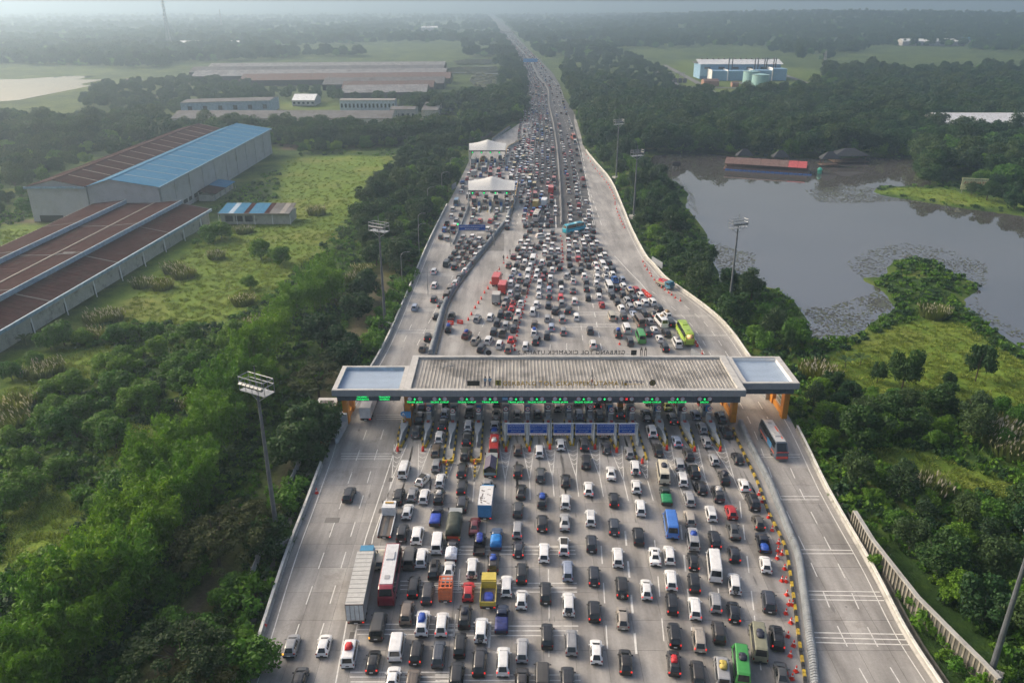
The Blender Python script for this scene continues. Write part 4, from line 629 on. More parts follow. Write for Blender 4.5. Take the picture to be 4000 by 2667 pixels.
PLATE_W = mat('plate_white', (.7,.7,.7), .5); PLATE_K = mat('plate_black', (.02,.02,.02), .5)
TRIM = mat('black_plastic', (.02,.02,.022), .6); HUB = mat('wheel_alloy', (.35,.36,.37), .35, .7)
PAINT = objcol('vehicle_paint'); TARP = objcol('tarp_cloth', .55, coat=0, noisev=.3)
YELLOW = mat('traffic_yellow', (.44,.31,.025), .6, dirt=((.2,.15,.06),1.2)); BLACKP = mat('traffic_black', (.025,.025,.025), .6)
ORANGE_RED = mat('cone_red', (.62,.035,.02), .5, var=.1)
# ------------------------------------------------------------------ polygon tools
def inside(px, py, poly):
    px = np.asarray(px, float); py = np.asarray(py, float); r = np.zeros(px.shape, bool); n = len(poly)
    for i in range(n):
        x0, y0 = poly[i][:2]; x1, y1 = poly[(i+1) % n][:2]
        if y0 == y1: continue
        c = ((y0 > py) != (y1 > py)) & (px < (x1-x0)*(py-y0)/(y1-y0)+x0); r ^= c
    return r
def sdist(px, py, poly, closed=True):
    px = np.asarray(px, float); py = np.asarray(py, float); d = np.full(px.shape, 1e9); n = len(poly)
    for i in range(n if closed else n-1):
        x0, y0 = poly[i][:2]; x1, y1 = poly[(i+1) % n][:2]; dx, dy = x1-x0, y1-y0
        t = np.clip(((px-x0)*dx+(py-y0)*dy)/(dx*dx+dy*dy+1e-9), 0, 1)
        d = np.minimum(d, np.hypot(px-x0-t*dx, py-y0-t*dy))
    return np.where(inside(px, py, poly), -d, d) if closed else d
def along(pl, y):           # x of a polyline (sorted by y) at y
    return np.interp(y, [p[1] for p in pl], [p[0] for p in pl])
def walk(pl, step, start=0.0):   # points every step along a polyline -> (x,y,heading from +Y clockwise)
    out = []; d = start
    for a, b in zip(pl, pl[1:]):
        L = math.hypot(b[0]-a[0], b[1]-a[1])
        while d <= L:
            t = d/L if L else 0; out.append((a[0]+(b[0]-a[0])*t, a[1]+(b[1]-a[1])*t, math.atan2(b[0]-a[0], b[1]-a[1]))); d += step
        d -= L
    return out
def smooth_line(pl, n=6):
    out = []
    for i in range(len(pl)-1):
        p0, p1, p2, p3 = pl[max(0,i-1)], pl[i], pl[i+1], pl[min(len(pl)-1,i+2)]
        for k in range(n):
            t = k/n
            out.append(tuple(.5*((2*p1[j]) + (-p0[j]+p2[j])*t + (2*p0[j]-5*p1[j]+4*p2[j]-p3[j])*t*t + (-p0[j]+3*p1[j]-3*p2[j]+p3[j])*t**3) for j in (0,1)))
    return out + [tuple(pl[-1][:2])]
# ------------------------------------------------------------------ terrain
ROAD_POLY = ROAD_L + ROAD_R[::-1]
def hgt(x, y):
    x = np.asarray(x, float); y = np.asarray(y, float)
    n = (np.sin(x*.061+1.3)*np.cos(y*.053) + .6*np.sin(x*.13+y*.09) + .4*np.sin(x*.31-y*.27+2))*.35
    z = -.3 + n
    dr = sdist(x, y, ROAD_POLY); w = np.clip(dr/14, 0, 1)
    z = -.25 + (z+.25)*w - .25*np.clip(dr/3, 0, 1)*(1-w)
    z = np.where(dr < 1.5, -.3, z)
    for lk, dep in ((LAKE, 1.6), (LAKE_W, 1.6)):
        d = sdist(x, y, lk); t = np.clip((d+2)/12, 0, 1)
        z = np.where(d < 10, -.95-dep*np.clip(-d/8, 0, 1) + (z+.95)*t*t*(3-2*t), z)
    # tree covered rise far off beyond the lake
    h = 34*np.exp(-((x-1150)/900)**2)*np.clip((y-1500)/900, 0, 1)*np.exp(-np.clip((y-2600)/1600, 0, 9)**2)
    return z + h*(x > 60)*np.clip((x-120)/500, 0, 1)
def graded(lo, hi, step, far_lo, far_hi, g=1.16):
    a = list(np.arange(lo, hi+.01, step)); s = step; v = a[-1]
    while v < far_hi: s *= g; v += s; a.append(v)
    s = step; v = a[0]; b = []
    while v > far_lo: s *= g; v -= s; b.append(v)
    return np.array(b[::-1]+a)
gx = graded(-250, 300, 3.0, -14000, 14000); gy = graded(15, 520, 3.0, -60, 22000)
GX, GY = np.meshgrid(gx, gy); px, py = GX.ravel(), GY.ravel()
near = (np.abs(px) < 900) & (py < 2600)
pz = np.full(px.shape, -.3); pz[near] = hgt(px[near], py[near]); pz[~near] = 34*np.exp(-((px[~near]-1150)/900)**2)*np.clip((py[~near]-1500)/900, 0, 1)*np.exp(-np.clip((py[~near]-2600)/1600, 0, 9)**2)*(px[~near] > 60)*np.clip((px[~near]-120)/500, 0, 1)-.3
tone = np.zeros((len(px), 4)); tone[:, 3] = 1
def region(polys, soft):
    r = np.zeros(px.shape)
    for p in polys:
        x0, x1 = min(q[0] for q in p)-soft, max(q[0] for q in p)+soft; y0, y1 = min(q[1] for q in p)-soft, max(q[1] for q in p)+soft
        s = (px > x0) & (px < x1) & (py > y0) & (py < y1)
        if s.any(): r[s] = np.maximum(r[s], np.clip(.5-sdist(px[s], py[s], p)/soft, 0, 1))
    return r
tone[:, 0] = np.maximum(region(MEADOW, 7), region(MOWN, 6)); tone[:, 1] = region(DIRT, 2.5)
tone[:, 2] = np.where(py > 520, .5, 0)
nx, ny = len(gx), len(gy)
I = np.arange(nx*ny).reshape(ny, nx); F = np.stack([I[:-1,:-1].ravel(), I[:-1,1:].ravel(), I[1:,1:].ravel(), I[1:,:-1].ravel()], 1)
m, nt, p = nodes_of('field_ground'); p.inputs['Roughness'].default_value = .9; p.inputs['Specular IOR Level'].default_value = .15
at = nd(nt, 'ShaderNodeAttribute', attribute_name='tone'); sp = nd(nt, 'ShaderNodeSeparateColor'); nt.links.new(at.outputs['Color'], sp.inputs[0])
n1, n2, n3 = noise(nt, .045, 5), noise(nt, .35, 5), noise(nt, 2.2, 3)
dark = mix(nt, n2, (.012,.032,.010), (.042,.088,.018))
lush = mix(nt, ramp(nt, n2, .3, .7, (0,0,0), (1,1,1)), (.082,.15,.018), (.15,.215,.028))
lush = mix(nt, ramp(nt, n1, .5, .68, (0,0,0), (.7,.7,.7)), lush, (.19,.19,.05))
g = mix(nt, ramp(nt, n1, .42, .62, (0,0,0), (.6,.6,.6)), dark, lush)
mask = nd(nt, 'ShaderNodeMath', operation='MULTIPLY_ADD'); nt.links.new(n2, mask.inputs[0]); mask.inputs[1].default_value = .7
sub = nd(nt, 'ShaderNodeMath', operation='SUBTRACT'); nt.links.new(sp.outputs[0], sub.inputs[0]); sub.inputs[1].default_value = .35
nt.links.new(sub.outputs[0], mask.inputs[2]); cl = nd(nt, 'ShaderNodeClamp'); nt.links.new(mask.outputs[0], cl.inputs[0])
g = mix(nt, cl.outputs[0], g, lush)
farfield = ramp(nt, noise(nt, .011, 8, rough=.75), .40, .62, (.022,.038,.012), (.085,.11,.032))
g = mix(nt, sp.outputs[2], g, farfield)
g = mix(nt, sp.outputs[1], g, mix(nt, n2, (.085,.065,.045), (.15,.12,.09)))
g = mix(nt, 1.0, g, ramp(nt, n3, .25, .75, (.75,.75,.75), (1.25,1.25,1.25)), 'MULTIPLY')
nt.links.new(g, p.inputs['Base Color'])
b = nd(nt, 'ShaderNodeBump'); b.inputs['Strength'].default_value = .6; b.inputs['Distance'].default_value = .5; nt.links.new(n3, b.inputs['Height']); nt.links.new(b.outputs[0], p.inputs['Normal'])
gm = npmesh('ground', np.stack([px, py, pz], 1), F, m, tone, 'tone', smooth=True)
tag(link('ground', gm), kind='structure')
# ------------------------------------------------------------------ water
def water_mat(name, deep, rough, bump=.02):
    m, nt, p = nodes_of(name); p.inputs['Roughness'].default_value = rough; p.inputs['IOR'].default_value = 2.3; p.inputs['Specular IOR Level'].default_value = 1.0
    nt.links.new(ramp(nt, noise(nt, .02, 3), .35, .65, deep, tuple(c*1.3 for c in deep)), p.inputs['Base Color'])
    b = nd(nt, 'ShaderNodeBump'); b.inputs['Strength'].default_value = bump; b.inputs['Distance'].default_value = .1
    nt.links.new(noise(nt, 1.1, 3), b.inputs['Height']); nt.links.new(b.outputs[0], p.inputs['Normal']); return m
WATER = water_mat('lake_water', (.060,.057,.054), .012, .004); WATER_FAR = water_mat('far_water', (.012,.012,.012), .02, .004)
def sheet(name, poly, z, mt, thick=.0, kind='structure', parent=None):
    import bmesh
    me = bpy.data.meshes.new(name); b = bmesh.new(); f = b.faces.new([b.verts.new((q[0], q[1], z)) for q in poly])
    bmesh.ops.triangulate(b, faces=[f]); bmesh.ops.recalc_face_normals(b, faces=b.faces)
    if b.faces[:][0].normal.z < 0: bmesh.ops.reverse_faces(b, faces=b.faces)
    b.to_mesh(me); b.free(); me.materials.append(mt); return tag(link(name, me, parent), kind=kind)
def bbox_sheet(poly, pad): 
    xs = [q[0] for q in poly]; ys = [q[1] for q in poly]; return [(min(xs)-pad, min(ys)-pad), (max(xs)+pad, min(ys)-pad), (max(xs)+pad, max(ys)+pad), (min(xs)-pad, max(ys)+pad)]
def grow(poly, d):
    cx = sum(q[0] for q in poly)/len(poly); cy = sum(q[1] for q in poly)/len(poly)
    return [(q[0]+(q[0]-cx)/max(1, math.hypot(q[0]-cx, q[1]-cy))*d, q[1]+(q[1]-cy)/max(1, math.hypot(q[0]-cx, q[1]-cy))*d) for q in poly]
sheet('lake', bbox_sheet(LAKE, 3), -1.0, WATER); sheet('lake', bbox_sheet(LAKE_W, 3), -1.0, WATER_FAR)
def wobble(poly, amp, n=5):
    pl = smooth_line(poly+[poly[0]], n)[:-1]
    return [(x+amp*math.sin(y*.7+x*.31), y+amp*1.6*math.sin(x*.9)) for x, y in pl]
for pd in PONDS: sheet('pond', wobble(pd, .8), float(hgt(*np.mean(pd, 0)))+.55, WATER_FAR)
BUND = mat('earth_bund', (.06,.075,.03), .9)
for pd in PADDY:
    z = .9; sheet('paddy_water', pd, z, WATER_FAR)
    ys = sorted(q[1] for q in pd); w = MB(); y = ys[0]+6
    while y < ys[-1]-4:
        xs = sorted(a[0]+(b[0]-a[0])*(y-a[1])/(b[1]-a[1]) for a, b in zip(pd, pd[1:]+pd[:1]) if (a[1] > y) != (b[1] > y))
        if len(xs) >= 2: w.sweep([(xs[0]+(xs[-1]-xs[0])*k/8, y+rng.uniform(-2.5, 2.5)) for k in range(9)], [(-.9,z-.4),(-.5,z+.4),(.5,z+.4),(.9,z-.4)])
        if rng.random() < .6 and len(xs) >= 2:
            xm = rng.uniform(xs[0], xs[-1]); w.sweep([(xm, y), (xm+rng.uniform(-2,2), y+rng.uniform(8,16))], [(-.9,z-.4),(-.5,z+.35),(.5,z+.35),(.9,z-.4)])
        y += rng.uniform(7, 15)
    tag(w.build('paddy_bund', BUND), kind='structure')
# ------------------------------------------------------------------ road
def concrete(name, base, objrand=False):
    m, nt, p = nodes_of(name); p.inputs['Roughness'].default_value = .62; p.inputs['Specular IOR Level'].default_value = .4
    pos = nd(nt, 'ShaderNodeNewGeometry').outputs['Position']
    mp = nd(nt, 'ShaderNodeMapping'); mp.inputs['Scale'].default_value = (1.0, .12, 1); nt.links.new(pos, mp.inputs[0])
    c = ramp(nt, noise(nt, .09, 5, pos), .3, .7, tuple(v*.8 for v in base), tuple(v*1.16 for v in base))
    tr = ramp(nt, noise(nt, .42, 4, mp.outputs[0]), .34, .66, (1.05,1.05,1.05), (.6,.595,.59))
    c = mix(nt, 1.0, c, tr, 'MULTIPLY')
    c = mix(nt, 1.0, c, ramp(nt, noise(nt, 2.6, 5, pos, .7), .3, .75, (1.07,1.07,1.07), (.86,.85,.84)), 'MULTIPLY')
    c = mix(nt, ramp(nt, noise(nt, .16, 6, pos, .72), .57, .74, (0,0,0), (.6,.6,.6)), c, (.11,.095,.08))
    if objrand:
        oi = nd(nt, 'ShaderNodeObjectInfo'); c = mix(nt, 1.0, c, ramp(nt, oi.outputs['Random'], 0, 1, (.88,.88,.885), (1.1,1.095,1.08)), 'MULTIPLY')
    nt.links.new(c, p.inputs['Base Color'])
    b = nd(nt, 'ShaderNodeBump'); b.inputs['Strength'].default_value = .25; b.inputs['Distance'].default_value = .02; nt.links.new(noise(nt, 9, 3, pos), b.inputs['Height']); nt.links.new(b.outputs[0], p.inputs['Normal'])
    return m
SLABM = concrete('road_concrete', (.325,.318,.310), True); CONC = concrete('plain_concrete', (.34,.334,.326)); ASPH = concrete('asphalt', (.075,.073,.074))
JOINT = mat('slab_joint', (.07,.068,.065), .9)
CONCRETE = mat('weathered_concrete', (.33,.33,.32), .8, var=.15, scale=.7, dirt=((.14,.14,.13), .5))
def strip_mesh(name, L, R, z, mt, ystep=4.0, y0=None, y1=None, parent=None, kind='structure'):
    y0 = y0 if y0 is not None else max(L[0][1], R[0][1]); y1 = y1 if y1 is not None else min(L[-1][1], R[-1][1])
    ys = []; y = y0
    while y < y1: ys.append(y); y += ystep*max(1, y/300)
    ys.append(y1); v = []
    for y in ys: v += [(float(along(L, y)), y, z), (float(along(R, y)), y, z)]
    f = [(2*i, 2*i+1, 2*i+3, 2*i+2) for i in range(len(ys)-1)]
    me = bpy.data.meshes.new(name); me.from_pydata(v, [], f); me.materials.append(mt); me.update()
    return tag(link(name, me, parent), kind=kind)
def road_poly_sheet(): return sheet('road', [(x, y) for x, y in ROAD_POLY], 0.0, CONC)
road = road_poly_sheet()
# separate concrete slabs where the photograph shows their joints (before the gate)
def clip_half(poly, a, b):       # keep the side left of a->b
    out = []
    for p, q in zip(poly, poly[1:]+poly[:1]):
        sp_ = (b[0]-a[0])*(p[1]-a[1])-(b[1]-a[1])*(p[0]-a[0]); sq = (b[0]-a[0])*(q[1]-a[1])-(b[1]-a[1])*(q[0]-a[0])
        if sp_ >= 0: out.append(p)
        if (sp_ >= 0) != (sq >= 0): t = sp_/(sp_-sq); out.append((p[0]+(q[0]-p[0])*t, p[1]+(q[1]-p[1])*t))
    return out
SW, SL, GAP = 3.7, 5.0, .035
ns = 0
joint_sheet = sheet('slab_joint_bed', [(along(ROAD_L, 58), 58), (along(ROAD_R, 58), 58)] + [(along(ROAD_R, y), y) for y in (70, 80, 90, 100, 112)] + [(along(ROAD_L, y), y) for y in (112, 100, 90, 80, 70)], .012, JOINT, parent=road, kind='structure')
for j in range(11):
    ya, yb = 57+j*SL, 57+(j+1)*SL
    for i in range(-9, 17):
        xa, xb = i*SW, (i+1)*SW
        q = [(xa+GAP/2, ya+GAP/2), (xb-GAP/2, ya+GAP/2), (xb-GAP/2, yb-GAP/2), (xa+GAP/2, yb-GAP/2)]
        q = clip_half(q, (along(ROAD_L, yb)+.3, yb), (along(ROAD_L, ya)+.3, ya)); q = clip_half(q, (along(ROAD_R, ya)-.3, ya), (along(ROAD_R, yb)-.3, yb)) if q else q
        if len(q) < 3 or ns >= 300: continue
        ns += 1; MB().prism(q, .016, .05).build('concrete_slab', SLABM, road)
Z0 = .05                                             # surface of the slabs
# the rest of the carriageway at the same level as one sheet
strip_mesh('carriageway', ROAD_L, ROAD_R, Z0, CONC, 3.0, 112, 440, parent=road)
strip_mesh('asphalt', ASPHALT_L, ASPHALT_R, Z0+.006, ASPH, 4, parent=road)
def zroad(y): return Z0
# painted markings
PAINTW = mat('road_paint', (.62,.62,.60), .7, var=.12, dirt=((.30,.30,.29), .9))
mk = MB(); ZM = Z0+.012
def dash(a, b, w):
    d = math.hypot(b[0]-a[0], b[1]-a[1]) or 1; nx_, ny_ = (b[1]-a[1])/d*w/2, -(b[0]-a[0])/d*w/2
    mk.add([(a[0]-nx_, a[1]-ny_, ZM), (a[0]+nx_, a[1]+ny_, ZM), (b[0]+nx_, b[1]+ny_, ZM), (b[0]-nx_, b[1]-ny_, ZM)], [(0,1,2,3)])
for a, b, w in DASH:
    L = math.hypot(b[0]-a[0], b[1]-a[1]); n = max(1, int(L/6.2)); far = min(a[1], b[1]) > 225
    if far: n = max(1, int(L/9))
    for k in range(n):
        t0 = k/n; t1 = t0+(.5 if not far else .62)/n
        dash((a[0]+(b[0]-a[0])*t0, a[1]+(b[1]-a[1])*t0), (a[0]+(b[0]-a[0])*t1, a[1]+(b[1]-a[1])*t1), w)
for w, pl in SOLID:
    for a, b in zip(pl, pl[1:]): dash(a, b, w)
for pl in CROSS: dash(pl[0], pl[1], .16)
def offset_line(pl, d, y0, y1, step=2.0):
    out = []
    for x, y, h in walk(pl, step):
        if y0 <= y <= y1: out.append((x+math.cos(h)*d, y-math.sin(h)*d))
    return out
RS = smooth_line(ROAD_R, 6); LS = smooth_line(ROAD_L, 6)
for d_ in (-4.1, -7.7):                                  # lane dashes of the exit carriageway
    pl = offset_line(RS, d_, 60, 205, 1.0)
    for k in range(0, len(pl)-3, 6): dash(pl[k], pl[min(k+3, len(pl)-1)], .14)
for d_, pl0, y0, y1 in ((-1.2, RS, 60, 300), (1.3, LS, 60, 250)):
    pl = offset_line(pl0, d_, y0, y1, 2.0)
    for a, b in zip(pl, pl[1:]): dash(a, b, .13)
far_r = offset_line(smooth_line(MEDIAN, 4), 3.6, 260, 900, 4)
for off in (-19, -15.3, -11.6, -7.9, -4.2, 4.0, 7.7, 11.4):
    pl = offset_line(smooth_line(MEDIAN, 4), off, 262, 900, 3)
    for k in range(0, len(pl)-2, 4):
        if off in (-19, 11.4): dash(pl[k], pl[min(k+4, len(pl)-1)], .2)
        else: dash(pl[k], pl[min(k+1, len(pl)-1)], .2)
for tx, ty in TIPS:                                      # chevron wedges before each island
    L = 9.5 if ty > 116 else 6
    dash((tx-1.1, ty+1.5), (tx, ty-L), .13); dash((tx+1.1, ty+1.5), (tx, ty-L), .13); dash((tx, ty-L), (tx, ty-L-5.5), .13)
    for k in (1.2, 2.6, 4.0, 5.4):
        wv = 1.0*(1-k/L); dash((tx-wv, ty-k+.3), (tx, ty-k-.4), .12); dash((tx+wv, ty-k+.3), (tx, ty-k-.4), .12)
tag(mk.build('road_marking', PAINTW, road), kind='structure')
ostn = MB()
def stain(x, y, w, L):
    pts = [(w*(.5+.5*rng.random())*math.cos(a), L*(.5+.5*rng.random())*math.sin(a)) for a in [k*.628 for k in range(10)]]
    ostn.add([(x+a, y+b, ZM-.004) for a, b in pts], [tuple(range(10))])
lx_ = [t_[0] for t_ in TIPS] + [40.0]
for a, b in zip(lx_, lx_[1:]):
    for k in range(9): stain((a+b)/2+rng.uniform(-.15,.15), rng.uniform(103, 124), rng.uniform(.12,.28), rng.uniform(1.0,3.6))
for k in range(150): stain(rng.uniform(-30, 50), rng.uniform(60, 205), rng.uniform(.08,.3), rng.uniform(.1,1.6))
tag(ostn.build('oil_stain', mat('oil_stain', (.15,.145,.14), .45, var=.2), road), kind='structure')
ASPH2 = mat('patched_concrete', (.16,.155,.15), .8)
for (x0, y0, x1, y1) in ((-11.5, 236, -2.5, 256), (-27.5, 97, -25.4, 98.3)): mkp = sheet('road_patch', [(x0,y0),(x1,y0),(x1,y1),(x0,y1)], Z0+.008, ASPH2, parent=road)
# drain covers beside the solid line of the outer lanes
for pl in SOLID[:1]:
    for x, y, h in walk([q for q in pl[1]], 8.5): MB().box(x+.9, y, Z0+.004, .55, 1.1, .03).build('drain_cover', mat('drain_iron', (.09,.085,.08), .7), road)
# tracks of the power station yard
TRK = mat('yard_road', (.12,.12,.125), .85)
for t in TRACKS:
    w = MB(); w.sweep(t, [(-3,.25),(-3,.3+.1),(3,.3+.1),(3,.25)]); tag(w.build('yard_road', TRK), kind='structure')
# ------------------------------------------------------------------ barriers and walls along the road
CAPW = mat('rail_white', (.62,.62,.58), .6, var=.1, dirt=((.3,.29,.26), .6)); OCHRE = mat('ochre_paint', (.30,.2,.07), .8, dirt=((.15,.12,.08), .3))
def parapet(name, label, pl, y0, y1, h=.85, cap=CAPW, cat='barrier', group=None):
    pts = [(x, y) for x, y in pl if y0 <= y <= y1]
    t = thing(name, label, cat, (0,0,0), 0, group)
    MB().sweep(pts, [(-.28,-.3),(-.28,.05),(-.13,.28),(-.1,h-.08),(.1,h-.08),(.13,.28),(.28,.05),(.28,-.3)]).build('wall_body', CONCRETE, t)
    MB().sweep(pts, [(-.17,h-.08),(-.17,h+.09),(.17,h+.09),(.17,h-.08)]).build('coping', cap, t); return t
parapet('parapet', 'low concrete parapet with white coping along the outer toll lanes', LS, 58, 113)
parapet('parapet', 'low concrete parapet with white coping beyond the toll gate by the hedge', LS, 139, 300)
parapet('parapet', 'white coped parapet curving along the exit carriageway beside the pond', RS, 137, 420)
parapet('parapet', 'white coped parapet on the exit carriageway before the toll gate', RS, 58, 128)
for i, (pl, lb) in enumerate(((WALL_Y1, 'ochre topped wall at the near tent toll gate'), (WALL_Y2, 'ochre topped wall curving from the far tent toll gate'), (WALL_Y3, 'ochre topped wall along the ramp behind the tents'))):
    parapet('parapet', lb, smooth_line(pl, 4), 0, 9999, 1.5, OCHRE)
BARM = mat('barrier_concrete', (.22,.245,.27), .75, var=.2, dirt=((.12,.13,.14), .6))
def seg_barrier(label, pl, L, w, h, group):
    t = thing('movable_barrier', label, 'barrier', (0,0,0), 0, group)
    bm = MB(); bm.yprism([(-w/2,0),(-w/2,.2),(-w*.34,.34),(-w*.42,h*.7),(-w*.3,h*.9),(-w*.12,h),(w*.12,h),(w*.3,h*.9),(w*.42,h*.7),(w*.34,.34),(w/2,.2),(w/2,0)], -L/2+.05, L/2-.05)
    me = bm.mesh('barrier_segment', BARM); k = 0
    for x, y, hd in walk(pl, L):
        if k >= 300: break
        link('barrier_segment', me, t, (x, y, Z0), -hd); k += 1
    return t
seg_barrier('ribbed chain of short grey barrier segments along the exit lanes', smooth_line(sorted(BAR_R, key=lambda q: q[1]), 5), .42, 1.0, .95, None)
seg_barrier('long curved grey segmented barrier beyond the gate, beside the outer road', smooth_line(sorted(BAR_L, key=lambda q: q[1]), 4), .75, 1.2, 1.15, None)
t = thing('lane_divider', 'straight grey concrete divider leading to the near tent toll gate', 'barrier')
MB().sweep(sorted(BAR_L2, key=lambda q: q[1]), [(-.35,0),(-.2,.3),(-.15,.95),(.15,.95),(.2,.3),(.35,0)]).build('wall_body', BARM, t)
MB().box(BAR_L2[-1][0], BAR_L2[-1][1]+.7, .8, .9, 1.2, 1.6).build('end_block', CONCRETE, t)
t = thing('median_barrier', 'grey median wall between the far carriageways', 'barrier')
MB().sweep([q for q in smooth_line(MEDIAN, 3)], [(-.5,0),(-.3,.3),(-.2,1.0),(.2,1.0),(.3,.3),(.5,0)]).build('wall_body', mat('median_grey', (.17,.17,.175), .8), t)
def kerb(label, pl, L=.62, w=.34, h=.26, group=None, n=300):
    t = thing('striped_kerb', label, 'kerb', (0,0,0), 0, group); bm = MB(); bm.box(0, 0, h/2, w, L-.02, h, taper=.9)
    ma, mb_ = bm.mesh('kerb_block', YELLOW), bm.mesh('kerb_block', BLACKP)
    for k, (x, y, hd) in enumerate(walk(pl, L)):
        if k >= n: break
        link('kerb_block', ma if (k//2) % 2 else mb_, t, (x, y, Z0), -hd)
    return t
kerb('yellow and black kerb running beside the ribbed barrier', smooth_line(sorted(KERB_R, key=lambda q: q[1]), 5), .55, .36, .32)
t = thing('toothed_kerb', 'dark toothed kerb along the inner foot of the curved barrier', 'kerb')
kb = MB(); kb.box(0,0,.2,.35,.55,.4,taper=.85); km = kb.mesh('kerb_block', mat('kerb_grey', (.16,.15,.13), .85)); n_ = 0
for x, y, hd in walk(offset_line(smooth_line(sorted(BAR_L, key=lambda q: q[1]), 4), 1.15, 0, 999, .9), 1.05):
    if n_ < 260: link('kerb_block', km, t, (x, y, Z0), -hd); n_ += 1
# drainage channel and panel fence outside the outer lanes
t = thing('drainage_wall', 'old concrete drain edge beside the parapet of the outer lanes', 'drain')
MB().sweep([(x-1.6, y) for x, y in LS if 58 <= y <= 112], [(-.35,-.5),(-.35,.12),(.3,.1),(.3,-.5)]).build('drain_edge', mat('mossy_concrete', (.12,.115,.1), .9, dirt=((.05,.06,.03), .5)), t)
t = thing('panel_fence', 'low grey concrete panel fence between lamp mast and thicket', 'fence')
fence_pts = walk([(x-3.6, y) for x, y in LS if 78 <= y <= 114], 2.4)
for (x, y, hd) in fence_pts:
    MB().box(0, 0, .75, .08, 2.28, 1.6).build('fence_panel', CONCRETE, t, (x, y, -.1), -hd); MB().box(0, 1.2, .85, .16, .14, 1.9).build('fence_post', CONCRETE, t, (x, y, -.1), -hd)
# ribbed retaining wall at the right edge of the frame
t = thing('retaining_wall', 'pale ribbed concrete retaining wall below the bushy slope', 'wall')
RW = RWALL
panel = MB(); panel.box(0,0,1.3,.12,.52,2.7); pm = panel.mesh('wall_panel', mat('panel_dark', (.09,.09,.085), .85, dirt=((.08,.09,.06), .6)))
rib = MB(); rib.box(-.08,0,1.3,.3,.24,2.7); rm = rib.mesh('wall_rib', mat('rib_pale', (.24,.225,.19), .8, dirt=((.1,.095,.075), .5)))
for (x, y, hd) in walk(RW, .78):
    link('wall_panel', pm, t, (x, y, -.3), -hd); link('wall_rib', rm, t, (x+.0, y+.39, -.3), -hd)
MB().sweep(RW, [(-.25,2.32),(-.25,2.55),(.3,2.55),(.3,2.32)]).build('coping', CONCRETE, t)
t = thing('drain_channel', 'dark concrete drain between the exit parapet and the ribbed wall', 'drain')
MB().sweep([(x+1.0, y) for x, y in RS if 58 <= y <= 105], [(-.45,-.5),(-.45,.08),(-.3,.08),(-.25,-.3),(.25,-.3),(.3,.08),(.5,.08),(.5,-.5)]).build('channel', mat('mossy_concrete', (.12,.115,.1)), t)
FID = ((-135,-68,655,684),(-142,-66,692,716),(-165,-60,724,752),(-250,-58,764,796),(-310,-66,808,838),(-330,-72,856,884),(-330,-75,906,940))
# ------------------------------------------------------------------ haze: one closed box of even air round everything
hz = MB(); hz.box(0, 10500, 38, 30000, 24000, 88)
hm = bpy.data.materials.new('haze_air'); hm.use_nodes = True; hn = hm.node_tree; hn.nodes.remove(hn.nodes['Principled BSDF'])
pv = hn.nodes.new('ShaderNodeVolumePrincipled'); pv.inputs['Color'].default_value = (.47,.62,.79,1); pv.inputs['Density'].default_value = HAZE_DENSITY; pv.inputs['Anisotropy'].default_value = .6
hn.links.new(pv.outputs[0], hn.nodes['Material Output'].inputs['Volume'])
tag(hz.build('haze', hm), kind='stuff')
# ------------------------------------------------------------------ plants
def crown_arrays(blobs, per, leaf, seed, squash=.85, up=.35, aspect=1.5):
    r = np.random.default_rng(seed); Vs, Ls = [], []
    for (cx, cy, cz, rad) in blobs:
        n = int(per*rad*rad); d = r.normal(size=(n, 3)); d[:, 2] += .25; d /= np.linalg.norm(d, axis=1)[:, None]
        rr = rad*r.uniform(.55, 1.18, n)[:, None]; c = np.array([cx, cy, cz]) + d*rr*np.array([1, 1, squash])
        nrm = d + r.normal(size=(n, 3))*.75; nrm[:, 2] += up; nrm /= np.linalg.norm(nrm, axis=1)[:, None]
        a = np.cross(nrm, r.normal(size=(n, 3))); a /= np.linalg.norm(a, axis=1)[:, None]; b = np.cross(nrm, a)
        s = leaf*r.uniform(.55, 1.35, n)[:, None]; a = a*s*aspect*.5; b = b*s*.5
        Vs.append(np.stack([c-a-b*.6, c+a*.2-b, c+a, c-a*.1+b], 1).reshape(-1, 3)); Ls.append(np.clip(r.normal(.5, .2, n)+r.normal(0, .12), 0, 1))
    V = np.concatenate(Vs); F = np.arange(len(V)).reshape(-1, 4); return V, F, np.concatenate(Ls)
def blobs_round(n, R, H, z0, seed, br=(.32,.5)):
    r = random.Random(seed); out = []
    for k in range(n):
        a = r.uniform(0, 2*math.pi); q = math.sqrt(r.random())*R*.8; t = r.random()
        z = z0 + H*(.12+.88*t)*(1-.45*(q/R)**2); out.append((q*math.cos(a)*r.uniform(.9,1.25), q*math.sin(a), z, R*r.uniform(*br)*r.uniform(.6,1.05)))
    return out
LEAF = {'b': leafmat('leaf_bright', (.040,.125,.014), hue=(.105,.205,.014)), 'd': leafmat('leaf_dark', (.012,.046,.016), hue=(.032,.076,.016)),
        'o': leafmat('leaf_bronze', (.018,.046,.012), hue=(.050,.056,.012)), 'y': leafmat('leaf_bamboo', (.070,.175,.014), hue=(.135,.25,.016), var=.3),
        'g': leafmat('leaf_hedge', (.06,.16,.016)), 'p': leafmat('leaf_banana', (.05,.11,.025)), 'r': leafmat('reed_blade', (.085,.12,.035)), 'w': leafmat('reed_plume', (.33,.31,.26), var=.2, hue=(.40,.38,.33))}
BARK = mat('bark', (.06,.048,.036), .95, var=.3, scale=3)
